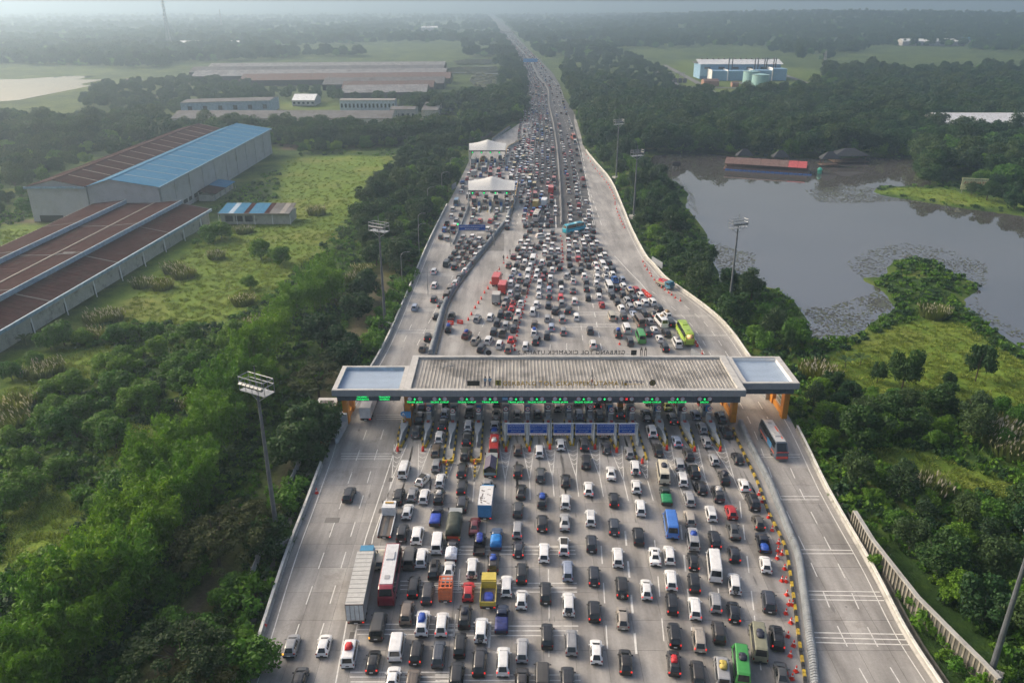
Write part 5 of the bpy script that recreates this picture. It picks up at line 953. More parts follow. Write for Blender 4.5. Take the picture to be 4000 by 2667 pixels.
def trunk_mesh(name, h, r0, limbs, seed, lean=.0):
    r = random.Random(seed); m_ = MB(); p = Vector((0,0,-.8)); q = Vector((lean*h, 0, h*.45)); m_.tube(p, q, r0, r0*.72, 7, caps=False)
    for k in range(limbs):
        a = 2*math.pi*k/limbs+r.uniform(-.4,.4); e = q+Vector((math.cos(a)*h*.34, math.sin(a)*h*.34, h*r.uniform(.3,.5))); m_.tube(q-Vector((0,0,.3)), e, r0*.5, r0*.14, 5, caps=False)
    return m_.mesh(name, BARK)
def crown(name, V, F, lv, mt): return npmesh(name, V, F, mt, lv)
TREES = {}
def kind(key, name, crowns, trunks): TREES[key] = (name, crowns, trunks)
# rounded broadleaf trees: bright and dark
def mk_round(leafkey, R, H, z0, nb, per, leaf, seed): 
    V, F, lv = crown_arrays(blobs_round(nb, R, H, z0, seed), per, leaf, seed); return crown('crown', V, F, lv, LEAF[leafkey])
kind('b', 'broadleaf_tree', [mk_round('b', 3.0, 3.6, 1.3, 26, 150, .31, s) for s in (1,2,3,4)], [trunk_mesh('trunk', 4.6, .16, 4, s) for s in (1,2)])
kind('d', 'shade_tree', [mk_round('d', 3.9, 5.0, 2.4, 28, 115, .36, s) for s in (11,12,13,14)], [trunk_mesh('trunk', 7.2, .22, 4, s) for s in (3,4)])
LEAF['f'] = leafmat('leaf_greyish', (.022,.052,.022), hue=(.045,.082,.024), var=.25)
kind('f', 'feathery_tree', [mk_round('f', 3.6, 6.2, 2.8, 34, 60, .34, s) for s in (15,16,17,18)], [trunk_mesh('trunk', 8.2, .2, 6, s) for s in (8,9)])
kind('s', 'shrub', [mk_round('b', 1.9, 1.9, .5, 9, 130, .3, s) for s in (21,22,23)], [trunk_mesh('trunk', 2.0, .08, 4, 5)])
kind('g', 'hedge_shrub', [mk_round('g', 2.0, 2.2, .6, 10, 130, .3, s) for s in (31,32)], [trunk_mesh('trunk', 2.0, .08, 4, 6)])
def umbrella(seed):
    r = random.Random(seed); bl = []
    for k in range(52):
        a = r.uniform(0, 2*math.pi); q = math.sqrt(r.random())*7.6; bl.append((q*math.cos(a), q*math.sin(a), 8.8-.045*q*q+r.uniform(-.9,.6), r.uniform(.7,1.5)))
    V, F, lv = crown_arrays(bl, 105, .3, seed, squash=.42, up=.8); return crown('crown', V, F, lv, LEAF['o'])
kind('u', 'rain_tree', [umbrella(s) for s in (41,42)], [trunk_mesh('trunk', 10.5, .38, 7, 7)])
def bamboo(seed):
    r = np.random.default_rng(seed); Vs, Ls = [], []
    for k in range(15):
        a = r.uniform(0, 6.283); rad = r.uniform(.3, 1.6); h = r.uniform(7.5, 11.5); bx, by = rad*math.cos(a), rad*math.sin(a); lx, ly = math.cos(a)*r.uniform(.8, 2.6), math.sin(a)*r.uniform(.8, 2.6)
        n = 250; t = r.beta(2.2, 1.4, n); c = np.stack([bx+lx*t**2.2, by+ly*t**2.2, h*(t-.14*t**3)], 1); w = (.25+1.15*np.sin(np.pi*np.clip(t, 0, 1))**.8)[:, None]
        c += r.normal(size=(n, 3))*w*np.array([.55, .55, .3]); d = r.normal(size=(n, 3)); d[:, 2] -= 1.1; d /= np.linalg.norm(d, axis=1)[:, None]
        b = np.cross(d, r.normal(size=(n, 3))); b /= np.linalg.norm(b, axis=1)[:, None]; s = r.uniform(.5, 1.0, n)[:, None]; d = d*s*.42; b = b*s*.14
        Vs.append(np.stack([c-d, c-b, c+d, c+b], 1).reshape(-1, 3)); Ls.append(np.clip(r.normal(.5, .2, n), 0, 1))
    V = np.concatenate(Vs); return crown('foliage', V, np.arange(len(V)).reshape(-1, 4), np.concatenate(Ls), LEAF['y'])
def culms(seed):
    r = random.Random(seed); m_ = MB()
    for k in range(9): a = r.uniform(0, 6.28); m_.tube((math.cos(a)*.6, math.sin(a)*.6, -.4), (math.cos(a)*1.2, math.sin(a)*1.2, 7), .06, .03, 4, caps=False)
    return m_.mesh('stem', mat('bamboo_culm', (.16,.17,.06), .5))
kind('y', 'bamboo_clump', [bamboo(s) for s in (51,52,53,54)], [culms(1), culms(2)])
def reed(seed):
    r = np.random.default_rng(seed); n = 420; a = r.uniform(0, 6.283, n); q = np.sqrt(r.random(n))*2.0; bx, by = q*np.cos(a), q*np.sin(a); h = r.uniform(1.4, 2.6, n)
    t = np.stack([bx*1.35+r.normal(0,.2,n), by*1.35+r.normal(0,.2,n), h], 1); b = np.stack([bx, by, np.full(n, -.3)], 1); w = np.stack([-np.sin(a), np.cos(a), np.zeros(n)], 1)*.16
    V1 = np.stack([b-w, b+w, t+w*.2, t-w*.2], 1).reshape(-1, 3); m_ = 70; k = r.integers(0, n, m_); c = t[k]+np.array([0,0,.2]); u = np.tile([[0.12,0,.42]], (m_, 1))+r.normal(0,.06,(m_,3)); v = r.normal(size=(m_,3)); v[:,2] = 0; v = v/np.linalg.norm(v,axis=1)[:,None]*.1
    V2 = np.stack([c-u, c-v, c+u, c+v], 1).reshape(-1, 3)
    return crown('blades', V1, np.arange(len(V1)).reshape(-1,4), r.random(n), LEAF['r']), crown('plumes', V2, np.arange(len(V2)).reshape(-1,4), r.random(m_), LEAF['w'])
def big_leaves(n, L, w, h0, droop, seed):
    r = np.random.default_rng(seed); m_ = MB()
    for k in range(n):
        a = 2*math.pi*k/n+r.uniform(-.2,.2); pts = []
        for j in range(6):
            t = j/5; rad = L*t*(1-.2*t); z = h0+L*(.75*t-droop*t*t); pts.append((rad*math.cos(a), rad*math.sin(a), z, w*math.sin(math.pi*(.08+.9*t))))
        vs = []
        for x, y, z, ww in pts: vs += [(x+math.sin(a)*ww, y-math.cos(a)*ww, z-.12*ww), (x, y, z), (x-math.sin(a)*ww, y+math.cos(a)*ww, z-.12*ww)]
        fs = []
        for j in range(5): fs += [(3*j,3*j+1,3*j+4,3*j+3), (3*j+1,3*j+2,3*j+5,3*j+4)]
        m_.add(vs, fs)
    me = bpy.data.meshes.new('leaf'); me.from_pydata(m_.v, [], m_.f); me.materials.append(LEAF['p']); me.update(); return me
def place(key, x, y, s, rz, label, group, var, z=None, root_name=None):
    name, crowns, trunks = TREES[key]; z = float(hgt(x, y)) if z is None else z
    t = thing(root_name or name, label, 'bamboo' if key == 'y' else 'shrub' if key in 'sg' else 'tree', (x, y, z), rz, group); t.scale = (s, s, s*rng.uniform(.9, 1.1))
    link('foliage' if key == 'y' else 'crown', crowns[var % len(crowns)], t); link('stem' if key == 'y' else 'trunk', trunks[var % len(trunks)], t); return t
PLANTS = []                     # (x, y, r) so that scattered plants keep clear
def ok(x, y, r):
    return all((x-a)**2+(y-b)**2 > (r+c)**2*.3 for a, b, c in PLANTS)
for i, (x, y) in enumerate(BUSHES):
    k = 'b' if i % 4 else 's'; place(k, x, y, rng.uniform(.62, 1.05) if k == 'b' else rng.uniform(.8, 1.3), rng.uniform(0, 6.28), 'round bright green bushy tree on the overgrown plot beside the long warehouse' if k == 'b' else 'low leafy shrub among the bushy trees of the overgrown plot', 'bushy trees on the overgrown plot' if k == 'b' else 'shrubs on the overgrown plot', i); PLANTS.append((x, y, 3))
for i, (x, y) in enumerate(BAMBOO):
    place('y', x, y, rng.uniform(.85, 1.2), rng.uniform(0, 6.28), 'tall feathery yellow green bamboo clump in the row along the dirt track', 'bamboo row along the dirt track', i); PLANTS.append((x, y, 2.5))
for i, (x, y, s) in enumerate(RAINTREES):
    place('u', x, y, s*.66, rng.uniform(0, 6.28), 'broad umbrella shaped tree with bronze brown foliage over the dirt track', 'bronze umbrella trees over the dirt track', i); PLANTS.append((x, y, 6))
for i, (x, y, s) in enumerate(DARKTREES):
    place('d', x, y, s*1.1, rng.uniform(0, 6.28), 'dark round shade tree beside the dirt track near the toll lanes', 'dark trees beside the dirt track', i); PLANTS.append((x, y, 4))
for i, (x, y) in enumerate(WALLSHRUBS):
    place('s' if i % 3 else 'g', x, y, rng.uniform(.45, .95), rng.uniform(0, 6.28), 'rough shrub growing at the foot of the ribbed retaining wall', 'shrubs at the foot of the ribbed wall', i); PLANTS.append((x, y, 1.5))
for i, (x, y) in enumerate(HEDGE):
    place('g', x, y, rng.uniform(.9, 1.3), rng.uniform(0, 6.28), 'fresh green hedge shrub just outside the parapet of the outer lanes', 'hedge shrubs along the outer parapet', i); PLANTS.append((x, y, 2))
FT = ('dark open crowned tree standing alone on the bright meadow', 'slim leaning tree farther along the bright meadow', 'small pointed bright green tree by the pond bank', 'small dark shrub like tree at the meadow edge', 'young dark tree at the foot of the meadow')
for i, (x, y, s) in enumerate(FIELDTREES):
    t = place('d', x, y, s, rng.uniform(0, 6.28), FT[i], None, i+1, root_name='meadow_tree'); t.scale = (s*.75, s*.75, s*1.15); PLANTS.append((x, y, 4))
reeds = [reed(s) for s in (61, 62, 63)]
for i, (x, y, s) in enumerate(REEDS):
    t = thing('reed_clump', 'clump of tall reeds with pale silvery plumes on rough ground', 'reeds', (x, y, float(hgt(x, y))), rng.uniform(0, 6.28), 'reed clumps with pale plumes'); t.scale = (s*1.25, s*1.25, s*.9)
    link('blades', reeds[i % 3][0], t); link('plumes', reeds[i % 3][1], t)['kind'] = 'stuff'
bl = [big_leaves(9, 2.6, .34, 1.6, .55, s) for s in (71, 72)]; bt = MB(); bt.tube((0,0,-.5), (0,0,1.9), .16, .1, 7); btm = bt.mesh('trunk', mat('banana_stem', (.12,.14,.05), .7))
for i, (x, y) in enumerate(BANANAS):
    t = thing('banana_plant', 'banana plant with broad arching leaves beside the thicket' if i else 'banana plant with broad arching leaves below the long warehouse eave', 'banana plant', (x, y, float(hgt(x, y))), rng.uniform(0,6.28), 'banana plants beside the thicket' if i else None); link('leaf', bl[i % 2], t); link('trunk', btm, t)
# scattered woods: the nearest become trees of their own, the rest one instanced mass per kind
KEEP_OUT = [ROAD_POLY, LAKE, LAKE_W] + DIRT[:1] + PONDS
FOOT = [[(-172,262),(-112,262),(-108,428),(-165,428)], [(-152,100),(-100,100),(-98,284),(-145,284)], [(165,690),(285,690),(290,880),(165,880)], *[[(a-3,c-3),(b+3,c-3+.12*(b-a)),(b+3,d+3+.12*(b-a)),(a-3,d+3)] for a, b, c, d in FID], [(-228,556),(-76,556),(-76,636),(-228,636)], [(-215,470),(-30,470),(-30,560),(-215,560)], [(92,358),(142,355),(142,372),(95,384)],[(152,382),(174,382),(174,394),(152,394)],[(46,52),(58,52),(54,99),(46,99)],[(238,455),(345,452),(345,500),(238,500)]]
def free(xs, ys, pad=2.5):
    f = np.ones(len(xs), bool)
    for p in KEEP_OUT: f &= sdist(xs, ys, p) > pad
    for p in FOOT: f &= ~inside(xs, ys, p)
    return f
pool = []
for x, y, h_ in walk(LAKE[1:10], 4.2): pool.append((math.hypot(x, y, 70)+900, x+rng.uniform(-1,1), y+rng.uniform(2.2,4.5), rng.choice('dbfd'), 'wooded north shore of the lake'))
for lab, spc, kinds, poly in WOODS:
    xs = [q[0] for q in poly]; ys = [q[1] for q in poly]; area = (max(xs)-min(xs))*(max(ys)-min(ys)); n = min(60000, int(area/(spc*spc)*3))
    X = nrng.uniform(min(xs), max(xs), n); Y = nrng.uniform(min(ys), max(ys), n); m_ = inside(X, Y, poly); X, Y = X[m_], Y[m_]; m_ = free(X, Y); X, Y = X[m_], Y[m_]
    if 'lake' in lab and 'motorway' in lab: k_ = (sdist(X, Y, LAKE) > 8) | (nrng.random(len(X)) < .06); X, Y = X[k_], Y[k_]
    cell = {}; got = 0
    for x, y in zip(X, Y):
        sp_ = spc*(1+.5*max(0, (y-350)/400)); k = (int(x//sp_), int(y//sp_))
        if any((x-a)**2+(y-b)**2 < (sp_*.8)**2 for i_ in (-1,0,1) for j_ in (-1,0,1) for a, b in cell.get((k[0]+i_, k[1]+j_), ())): continue
        if y < 170 and not ok(x, y, 2.5): continue
        cell.setdefault(k, []).append((x, y)); pool.append((math.hypot(x, y, 70), x, y, rng.choice(kinds), lab)); got += 1
pool.sort()
NEAR_TREES = 230
WLAB = {'f': 'greyish feathery tree in the ', 'b': 'leafy mid green tree in the ', 'd': 'dark green tree in the '}
for i, (d, x, y, k, lab) in enumerate(pool[:NEAR_TREES]):
    place(k, x, y, rng.uniform(.6, 1.1)*(.72 if 'meadow' in lab or 'slope' in lab else 1.0), rng.uniform(0, 6.28), WLAB[k]+lab, 'trees in the '+lab, rng.randrange(8))
rest = [(x, y, k, rng.uniform(.85, 1.25)*(1.45 if 'north shore' in lab else 1)) for d, x, y, k, lab in pool[NEAR_TREES:]]
# far country: belts and clumps of trees to the horizon
def fnoise(x, y, s, sd):
    r = np.random.default_rng(sd); v = 0
    for k in range(7):
        a = r.uniform(0, 6.283); f = s*r.uniform(.5, 2.2); v = v+np.sin((x*math.cos(a)+y*math.sin(a)*1.7)*f+r.uniform(0, 6.28))
    return v/7**.5
N = 60000; Y = 430*np.exp(nrng.uniform(0, 1, N)**1.0*math.log(5200/430)); X = nrng.uniform(-1, 1, N)*(Y*.82+80)
dens = fnoise(X, Y, .009, 5)+.8*fnoise(X, Y, .0035, 9); right = (X > 120+.02*Y)
hill = np.exp(-((X-1150)/900)**2)*np.clip((Y-1400)/700, 0, 1)
keep = (dens > np.where(Y > 900, .1, .5)) | ((X < -330) & (Y > 560) & (dens > -.25)) | (right & (Y > 1180) & (hill > .1)) | ((Y > 1700) & (dens > -.3))
keep &= ~((X > 100) & (X < 700) & (Y > 560) & (Y < 860) & (dens < 1.2)) & ~((X < -20) & (X > -420) & (Y > 560) & (Y < 1200) & (dens < 1.0)) & ~((X > 60) & (X < 1000) & (Y > 900) & (Y < 1130) & (dens < .7))
X, Y = X[keep], Y[keep]; f = free(X, Y, 6)
for p in PADDY: f &= sdist(X, Y, p) > 4
for p in MOWN: f &= ~inside(X, Y, p)
X, Y = X[f], Y[f]; sel = nrng.permutation(len(X))[:21000]; X, Y = X[sel], Y[sel]
for x, y in zip(X, Y): rest.append((x, y, 'dddfb'[rng.randrange(5)], rng.uniform(.7, 1.5)*(1+min(.6, y/4000))))
def scatter(name, pts, meshes, kind_, label=None):
    """one object whose points carry instances of the given meshes"""
    P = np.array([q[:3] for q in pts], np.float32); me = bpy.data.meshes.new(name); me.vertices.add(len(P)); me.vertices.foreach_set('co', P.ravel())
    for an, col in (('scl', 3), ('rot', 4)):
        a = me.attributes.new(an, 'FLOAT', 'POINT'); a.data.foreach_set('value', np.array([q[col] for q in pts], np.float32))
    a = me.attributes.new('idx', 'INT', 'POINT'); a.data.foreach_set('value', np.array([q[5] for q in pts], np.int32)); me.update()
    o = tag(link(name, me), label, None, None, kind_)
    src = bpy.data.collections.new(name+'_source')
    for i, mm in enumerate(meshes): src.objects.link(bpy.data.objects.new(f'{name}_piece_{i:02d}', mm))
    ng = bpy.data.node_groups.new(name+'_nodes', 'GeometryNodeTree'); ng.interface.new_socket('Geometry', in_out='INPUT', socket_type='NodeSocketGeometry'); ng.interface.new_socket('Geometry', in_out='OUTPUT', socket_type='NodeSocketGeometry')
    gi, go = ng.nodes.new('NodeGroupInput'), ng.nodes.new('NodeGroupOutput'); ci = ng.nodes.new('GeometryNodeCollectionInfo'); ci.inputs[0].default_value = src; ci.inputs['Separate Children'].default_value = True; ci.inputs['Reset Children'].default_value = True
    ip = ng.nodes.new('GeometryNodeInstanceOnPoints'); ip.inputs['Pick Instance'].default_value = True
    def attr(n, t): q = ng.nodes.new('GeometryNodeInputNamedAttribute'); q.data_type = t; q.inputs[0].default_value = n; return q.outputs[0]
    ng.links.new(gi.outputs[0], ip.inputs['Points']); ng.links.new(ci.outputs[0], ip.inputs['Instance']); ng.links.new(attr('idx', 'INT'), ip.inputs['Instance Index'])
    cx = ng.nodes.new('ShaderNodeCombineXYZ'); ng.links.new(attr('rot', 'FLOAT'), cx.inputs[2]); ng.links.new(cx.outputs[0], ip.inputs['Rotation']); ng.links.new(attr('scl', 'FLOAT'), ip.inputs['Scale'])
    ng.links.new(ip.outputs[0], go.inputs[0]); md = o.modifiers.new('scatter', 'NODES'); md.node_group = ng; return o
def merged(key, i):
    name, cr, tr = TREES[key]; return cr[i]
XA = np.array([q[0] for q in rest]); YA = np.array([q[1] for q in rest]); ZA = hgt(XA, YA)
for key, nm, lb in (('f', 'grove', 'greyish feathery crowned trees scattered through the dark woods'), ('d', 'woodland', 'dark green woodland stretching from the lake and motorway to the hazy horizon'), ('b', 'copse', 'scattered lighter green copses between the dark woods')):
    pts = [(x, y, float(z), s, rng.uniform(0, 6.28), rng.randrange(4)) for (x, y, k, s), z in zip(rest, ZA) if k == key]
    scatter(nm, pts, TREES[key][1], 'stuff', lb)
# grass tufts and weeds over the near rough ground
def tuft(seed, h, n, leafkey, w=.10, spread=.55):
    r = np.random.default_rng(seed); a = r.uniform(0, 6.283, n); q = np.sqrt(r.random(n))*spread; b = np.stack([q*np.cos(a), q*np.sin(a), np.full(n, -.1)], 1); t = b*1.7+np.stack([r.normal(0,.12,n), r.normal(0,.12,n), h*r.uniform(.5,1.1,n)], 1)
    ww = np.stack([-np.sin(a), np.cos(a), np.zeros(n)], 1)*w; V = np.stack([b-ww, b+ww, t+ww*.3, t-ww*.3], 1).reshape(-1,3); return npmesh('tuft', V, np.arange(len(V)).reshape(-1,4), LEAF[leafkey], r.random(n))
LEAF['m'] = leafmat('meadow_blade', (.12,.175,.024), hue=(.19,.235,.04)); LEAF['k'] = leafmat('weed_blade', (.026,.075,.014), hue=(.062,.125,.014))
def gpts(n, x0, x1, y0, y1, fn):
    X = nrng.uniform(x0, x1, n); Y = y0*np.exp(nrng.random(n)*math.log(y1/y0)); s = (np.abs(X) < Y*.68+12); X, Y = X[s], Y[s]; s = free(X, Y, .8); X, Y = X[s], Y[s]; k = fn(X, Y); X, Y = X[k], Y[k]; Z = hgt(X, Y)
    return X, Y, Z
mead = lambda X, Y: np.any([inside(X, Y, p) for p in MEADOW], 0)
X, Y, Z = gpts(80000, -170, 190, 62, 440, lambda X, Y: mead(X, Y)); sel = nrng.permutation(len(X))[:14000]; sel = sel[nrng.random(len(sel)) < np.clip((445-Y[sel])/200, 0, 1)]
scatter('grass', [(x, y, z, rng.uniform(.7, 1.5), rng.uniform(0, 6.28), rng.randrange(3)) for x, y, z in zip(X[sel], Y[sel], Z[sel])], [tuft(81, .42, 26, 'm'), tuft(82, .5, 24, 'm'), tuft(83, .4, 22, 'm')], 'stuff', 'bright yellow green meadow grass growing in tufts')
X, Y, Z = gpts(90000, -190, 200, 60, 450, lambda X, Y: ~mead(X, Y)); sel = nrng.permutation(len(X))[:13000]; sel = sel[nrng.random(len(sel)) < np.clip((455-Y[sel])/200, 0, 1)]
weedm = [mk_round('b', .8, .7, .1, 5, 150, .3, 91), mk_round('d', .9, .8, .1, 5, 130, .32, 92), tuft(84, .8, 30, 'k', .13, .7), mk_round('g', .7, .5, .1, 4, 150, .28, 93)]
for mm in weedm: mm.name = 'weed'
scatter('undergrowth', [(x, y, z, rng.uniform(.6, 1.5), rng.uniform(0, 6.28), rng.randrange(4)) for x, y, z in zip(X[sel], Y[sel], Z[sel])], weedm, 'stuff', 'dark green undergrowth of weeds and creepers between the trees')
# lily pads on the pond
pads = []
for n, poly in PADBEDS:
    xs = [q[0] for q in poly]; ys = [q[1] for q in poly]; X = nrng.uniform(min(xs), max(xs), n*4); Y = nrng.uniform(min(ys), max(ys), n*4)
    k = inside(X, Y, poly) & (sdist(X, Y, LAKE) < -.5) & (.6*fnoise(X, Y, .35, 3)+nrng.normal(size=len(X)) > .3); X, Y = X[k][:n], Y[k][:n]
    pads += [(x, y, -.985+.006*rng.random(), rng.uniform(.45, 1.15), rng.uniform(0, 6.28), rng.randrange(2)) for x, y in zip(X, Y)]
def pad(seed, c):
    r = random.Random(seed); V = []
    for k in range(9): a = .25+k*(5.9/8); q = .34*r.uniform(.8,1.15); V.append((q*math.cos(a), q*math.sin(a), .01))
    V.append((0,0,.0)); m_ = MB(); m_.add(V, [tuple(range(10))]); me = bpy.data.meshes.new('lily_pad'); me.from_pydata(m_.v, [], m_.f); me.materials.append(c); me.update(); return me
scatter('lily_pads', pads, [pad(1, mat('lily_green', (.075,.085,.04), .4)), pad(2, mat('lily_brown', (.04,.038,.03), .5))], 'stuff', 'dark lily pads floating in drifts on the pond')
# ------------------------------------------------------------------ buildings
WALLW = mat('white_wall', (.40,.40,.41), .8, var=.1, scale=.5, dirt=((.3,.29,.27), .25)); WALLC = mat('cream_wall', (.42,.41,.37), .85, var=.12, dirt=((.18,.17,.15), .35))
BROWNR = mat('brown_sheet', (.042,.017,.018), .95, var=.25, scale=.5, dirt=((.045,.035,.034), .3), spec=.06); BLUER = mat('blue_sheet', (.028,.15,.28), .7, var=.1, dirt=((.06,.19,.30), .2), spec=.1)
GREYR = mat('grey_sheet', (.13,.13,.135), .85, var=.25, scale=.3, dirt=((.08,.065,.06), .1), spec=.2); SKYL = mat('skylight_sheet', (.2,.18,.16), .5); BLUETRIM = mat('pale_blue_trim', (.26,.36,.46), .55, dirt=((.3,.32,.33), .6))
DARKOP = mat('dark_opening', (.02,.022,.025), .5); RUST = mat('rusty_sheet', (.12,.07,.06), .8, var=.3, dirt=((.12,.11,.1), .2)); REDR = mat('red_sheet', (.36,.06,.06), .6)
def slope_quad(mb, a, b, c, d, th=.12):   # sloping slab: a,b lower edge, c,d upper edge
    mb.add([a, b, c, d, (a[0],a[1],a[2]-th), (b[0],b[1],b[2]-th), (c[0],c[1],c[2]-th), (d[0],d[1],d[2]-th)], [(0,1,2,3),(7,6,5,4),(0,4,5,1),(1,5,6,2),(2,6,7,3),(3,7,4,0)])
def gable_y(t, x0, x1, y0, y1, eave, ridge, roof, wall, npan=12, xr=None, part='roof_panel', over=.6, walls=True, base=0.0, sky=None):
    """gabled hall with its ridge along y; roof sheets are separate panels"""
    xr = (x0+x1)/2 if xr is None else xr
    if walls: MB().add([(x0,y0,base),(x1,y0,base),(x1,y0,eave),(xr,y0,ridge-.15),(x0,y0,eave),(x0,y1,base),(x1,y1,base),(x1,y1,eave),(xr,y1,ridge-.15),(x0,y1,eave)], [(0,1,2,3,4),(9,8,7,6,5),(1,6,7,2),(0,4,9,5)]).build('wall', wall, t)
    L = (y1-y0+2*over)/npan
    for s, xe in ((0, x0-over), (1, x1+over)):
        ze = eave-.05
        for k in range(npan):
            m_ = MB(); ya = y0-over+k*L+.03; yb = ya+L-.06; a = (xe,ya,ze); b = (xe,yb,ze); c = (xr,yb,ridge); d = (xr,ya,ridge)
            slope_quad(m_, a, b, c, d); nr = 4
            for j in range(nr):
                y = ya+(j+.5)*(L-.06)/nr; dz = .05; m_.add([(xe,y-.06,ze+.004),(xe,y+.06,ze+.004),(xr,y+.06,ridge+.004),(xr,y-.06,ridge+.004),(xe,y,ze+dz),(xr,y,ridge+dz)], [(0,4,5,3),(4,1,2,5),(0,1,4),(3,5,2)])
            m_.build(part, roof, t)
            if sky and k % 2 == s % 2 or (sky and s == 1):
                m2 = MB(); f0, f1 = .06, .94; xa, xb = xe+(xr-xe)*f0, xe+(xr-xe)*f1; za, zb = ze+(ridge-ze)*f0+.08, ze+(ridge-ze)*f1+.08
                slope_quad(m2, (xa,yb-.5,za), (xa,yb-.1,za), (xb,yb-.1,zb), (xb,yb-.5,zb), .05); m2.build('skylight', sky, t)
    MB().box(xr, (y0+y1)/2, ridge+.06, .7, y1-y0+2*over, .12).build('ridge_cap', roof, t)
    return t
# twin gabled warehouses
t = thing('brown_warehouse', 'white walled warehouse with a brown gabled roof, joined to the blue roofed one', 'warehouse')
gable_y(t, -166.5, -146.2, 272, 409, 12.2, 14.6, BROWNR, WALLW, 14, -156.8, sky=SKYL)
MB().bz(-167.2,-146.4,271.2,271.7,11.6,12.3).build('gable_trim', BLUETRIM, t)
t = thing('blue_warehouse', 'white walled warehouse with a sky blue gabled roof beside the meadow', 'warehouse')
gable_y(t, -145.8, -121.4, 272, 409, 12.2, 14.8, BLUER, WALLW, 14, -137.5, sky=mat('faded_sheet', (.20,.28,.33), .5))
for k in range(1, 10): MB().bz(-121.38,-121.1,272+k*13.7-.25,272+k*13.7+.25,0,12).build('wall_pilaster', WALLW, t)
for k in range(7):
    w_ = MB().bz(-121.42,-121.3,281+k*5.2,284.6+k*5.2,1.6,3.0).build('window', DARKOP, t); MB().bz(-121.36,-121.2,280.8+k*5.2,284.8+k*5.2,1.45,1.6).build('sill', WALLW, w_)
MB().bz(-121.0,-120.55,271.2,409.8,11.7,12.15).build('gutter', BLUETRIM, t); MB().tube((-121.1,272.6,0),(-121.1,272.6,11.6),.18).build('downpipe', STEEL, t); MB().tube((-146,271.7,0),(-146,271.7,11.6),.22).build('downpipe', STEEL, t)
MB().bz(-164,-156,271.6,271.9,.1,2.2).build('door', DARKOP, t)
# long low warehouse with stepped brown roofs
t = thing('long_warehouse', 'long low warehouse with stepped rust brown roofs and pale blue fascias', 'warehouse')
def lx(x_far, x_near): return lambda y: x_far+(x_near-x_far)*(268-y)/110.0
E1, E2, E3, E4, E5 = lx(-103.6,-110.6), lx(-113.0,-118.6), lx(-122.2,-126), lx(-132.0,-136.2), lx(-143.6,-145.5)
Y0, Y1, NP = 96, 269.5, 17
def strip_panels(name, xa, za, xb, zb, mt):
    L = (Y1-Y0)/NP
    for k in range(NP):
        ya, yb = Y0+k*L+.06, Y0+(k+1)*L-.06; m_ = MB(); slope_quad(m_, (xa(ya),ya,za), (xa(yb),yb,za), (xb(yb),yb,zb), (xb(ya),ya,zb), .15)
        for j in range(5):
            y = ya+(j+.5)*(yb-ya)/5; m_.add([(xa(y),y-.09,za+.004),(xa(y),y+.09,za+.004),(xb(y),y+.09,zb+.004),(xb(y),y-.09,zb+.004),(xa(y),y,za+.07),(xb(y),y,zb+.07)], [(0,4,5,3),(4,1,2,5),(0,1,4),(3,5,2)])
        m_.build(name, mt, t)
        if k % 3 == 1: m2 = MB(); slope_quad(m2, (xa(yb),yb-.35,za+.09), (xa(yb),yb+.1,za+.09), (xb(yb),yb+.1,zb+.09), (xb(yb),yb-.35,zb+.09), .05); m2.build('skylight', GREYR, t)
strip_panels('roof_panel', E1, 5.0, E2, 6.9, BROWNR); strip_panels('roof_panel', lambda y: E2(y)-.1, 8.0, E3, 7.2, BROWNR); strip_panels('roof_panel', E3, 7.1, E4, 7.0, BROWNR); strip_panels('roof_panel', lambda y: E4(y)-.1, 8.2, E5, 6.8, BROWNR)
def yz_strip(xf, w, z0, z1): return MB().add([(xf(Y0),Y0,z0),(xf(Y0)+w,Y0,z0),(xf(Y0)+w,Y0,z1),(xf(Y0),Y0,z1),(xf(Y1),Y1,z0),(xf(Y1)+w,Y1,z0),(xf(Y1)+w,Y1,z1),(xf(Y1),Y1,z1)], [(0,1,2,3),(7,6,5,4),(1,5,6,2),(0,3,7,4),(3,2,6,7),(0,4,5,1)])
yz_strip(lambda y: E2(y)-.15, .3, 6.8, 8.15).build('fascia', BLUETRIM, t); yz_strip(lambda y: E4(y)-.15, .3, 6.9, 8.35).build('fascia', BLUETRIM, t); yz_strip(lambda y: E1(y), .45, 4.3, 5.15).build('eave_fascia', BLUETRIM, t)
yz_strip(lambda y: E1(y)-1.2, .3, 0, 4.9).build('wall', WALLC, t); yz_strip(lambda y: E3(y)-.2, .4, 7.1, 7.4).build('ridge_cap', SKYL, t); yz_strip(lambda y: E5(y)-.1, .3, 0, 6.8).build('wall', WALLC, t)
MB().add([(E1(Y1)-1,Y1-.3,0),(E5(Y1),Y1-.3,0),(E5(Y1),Y1-.3,6.6),(E2(Y1),Y1-.3,6.8),(E1(Y1)-1,Y1-.3,4.9)], [(0,1,2,3,4)]).build('end_wall', WALLC, t)
for k in range(13): y = Y0+8+k*13; MB().tube((E1(y)+.5,y,-.2),(E1(y)+.3,y,4.4),.14).build('downpipe', WHITE, t); MB().box(E1(y)-.85, y+6, 1.2, .12, 9.5, 2.4).build('plinth', mat('stained_plinth', (.10,.10,.09), .9), t)
for k in (3, 5, 8): y = Y0+k*14; MB().box((E2(y)+E3(y))/2, y, 7.75, 3, 1.6, .1, rx=.1).build('loose_sheet', GREYR, t)
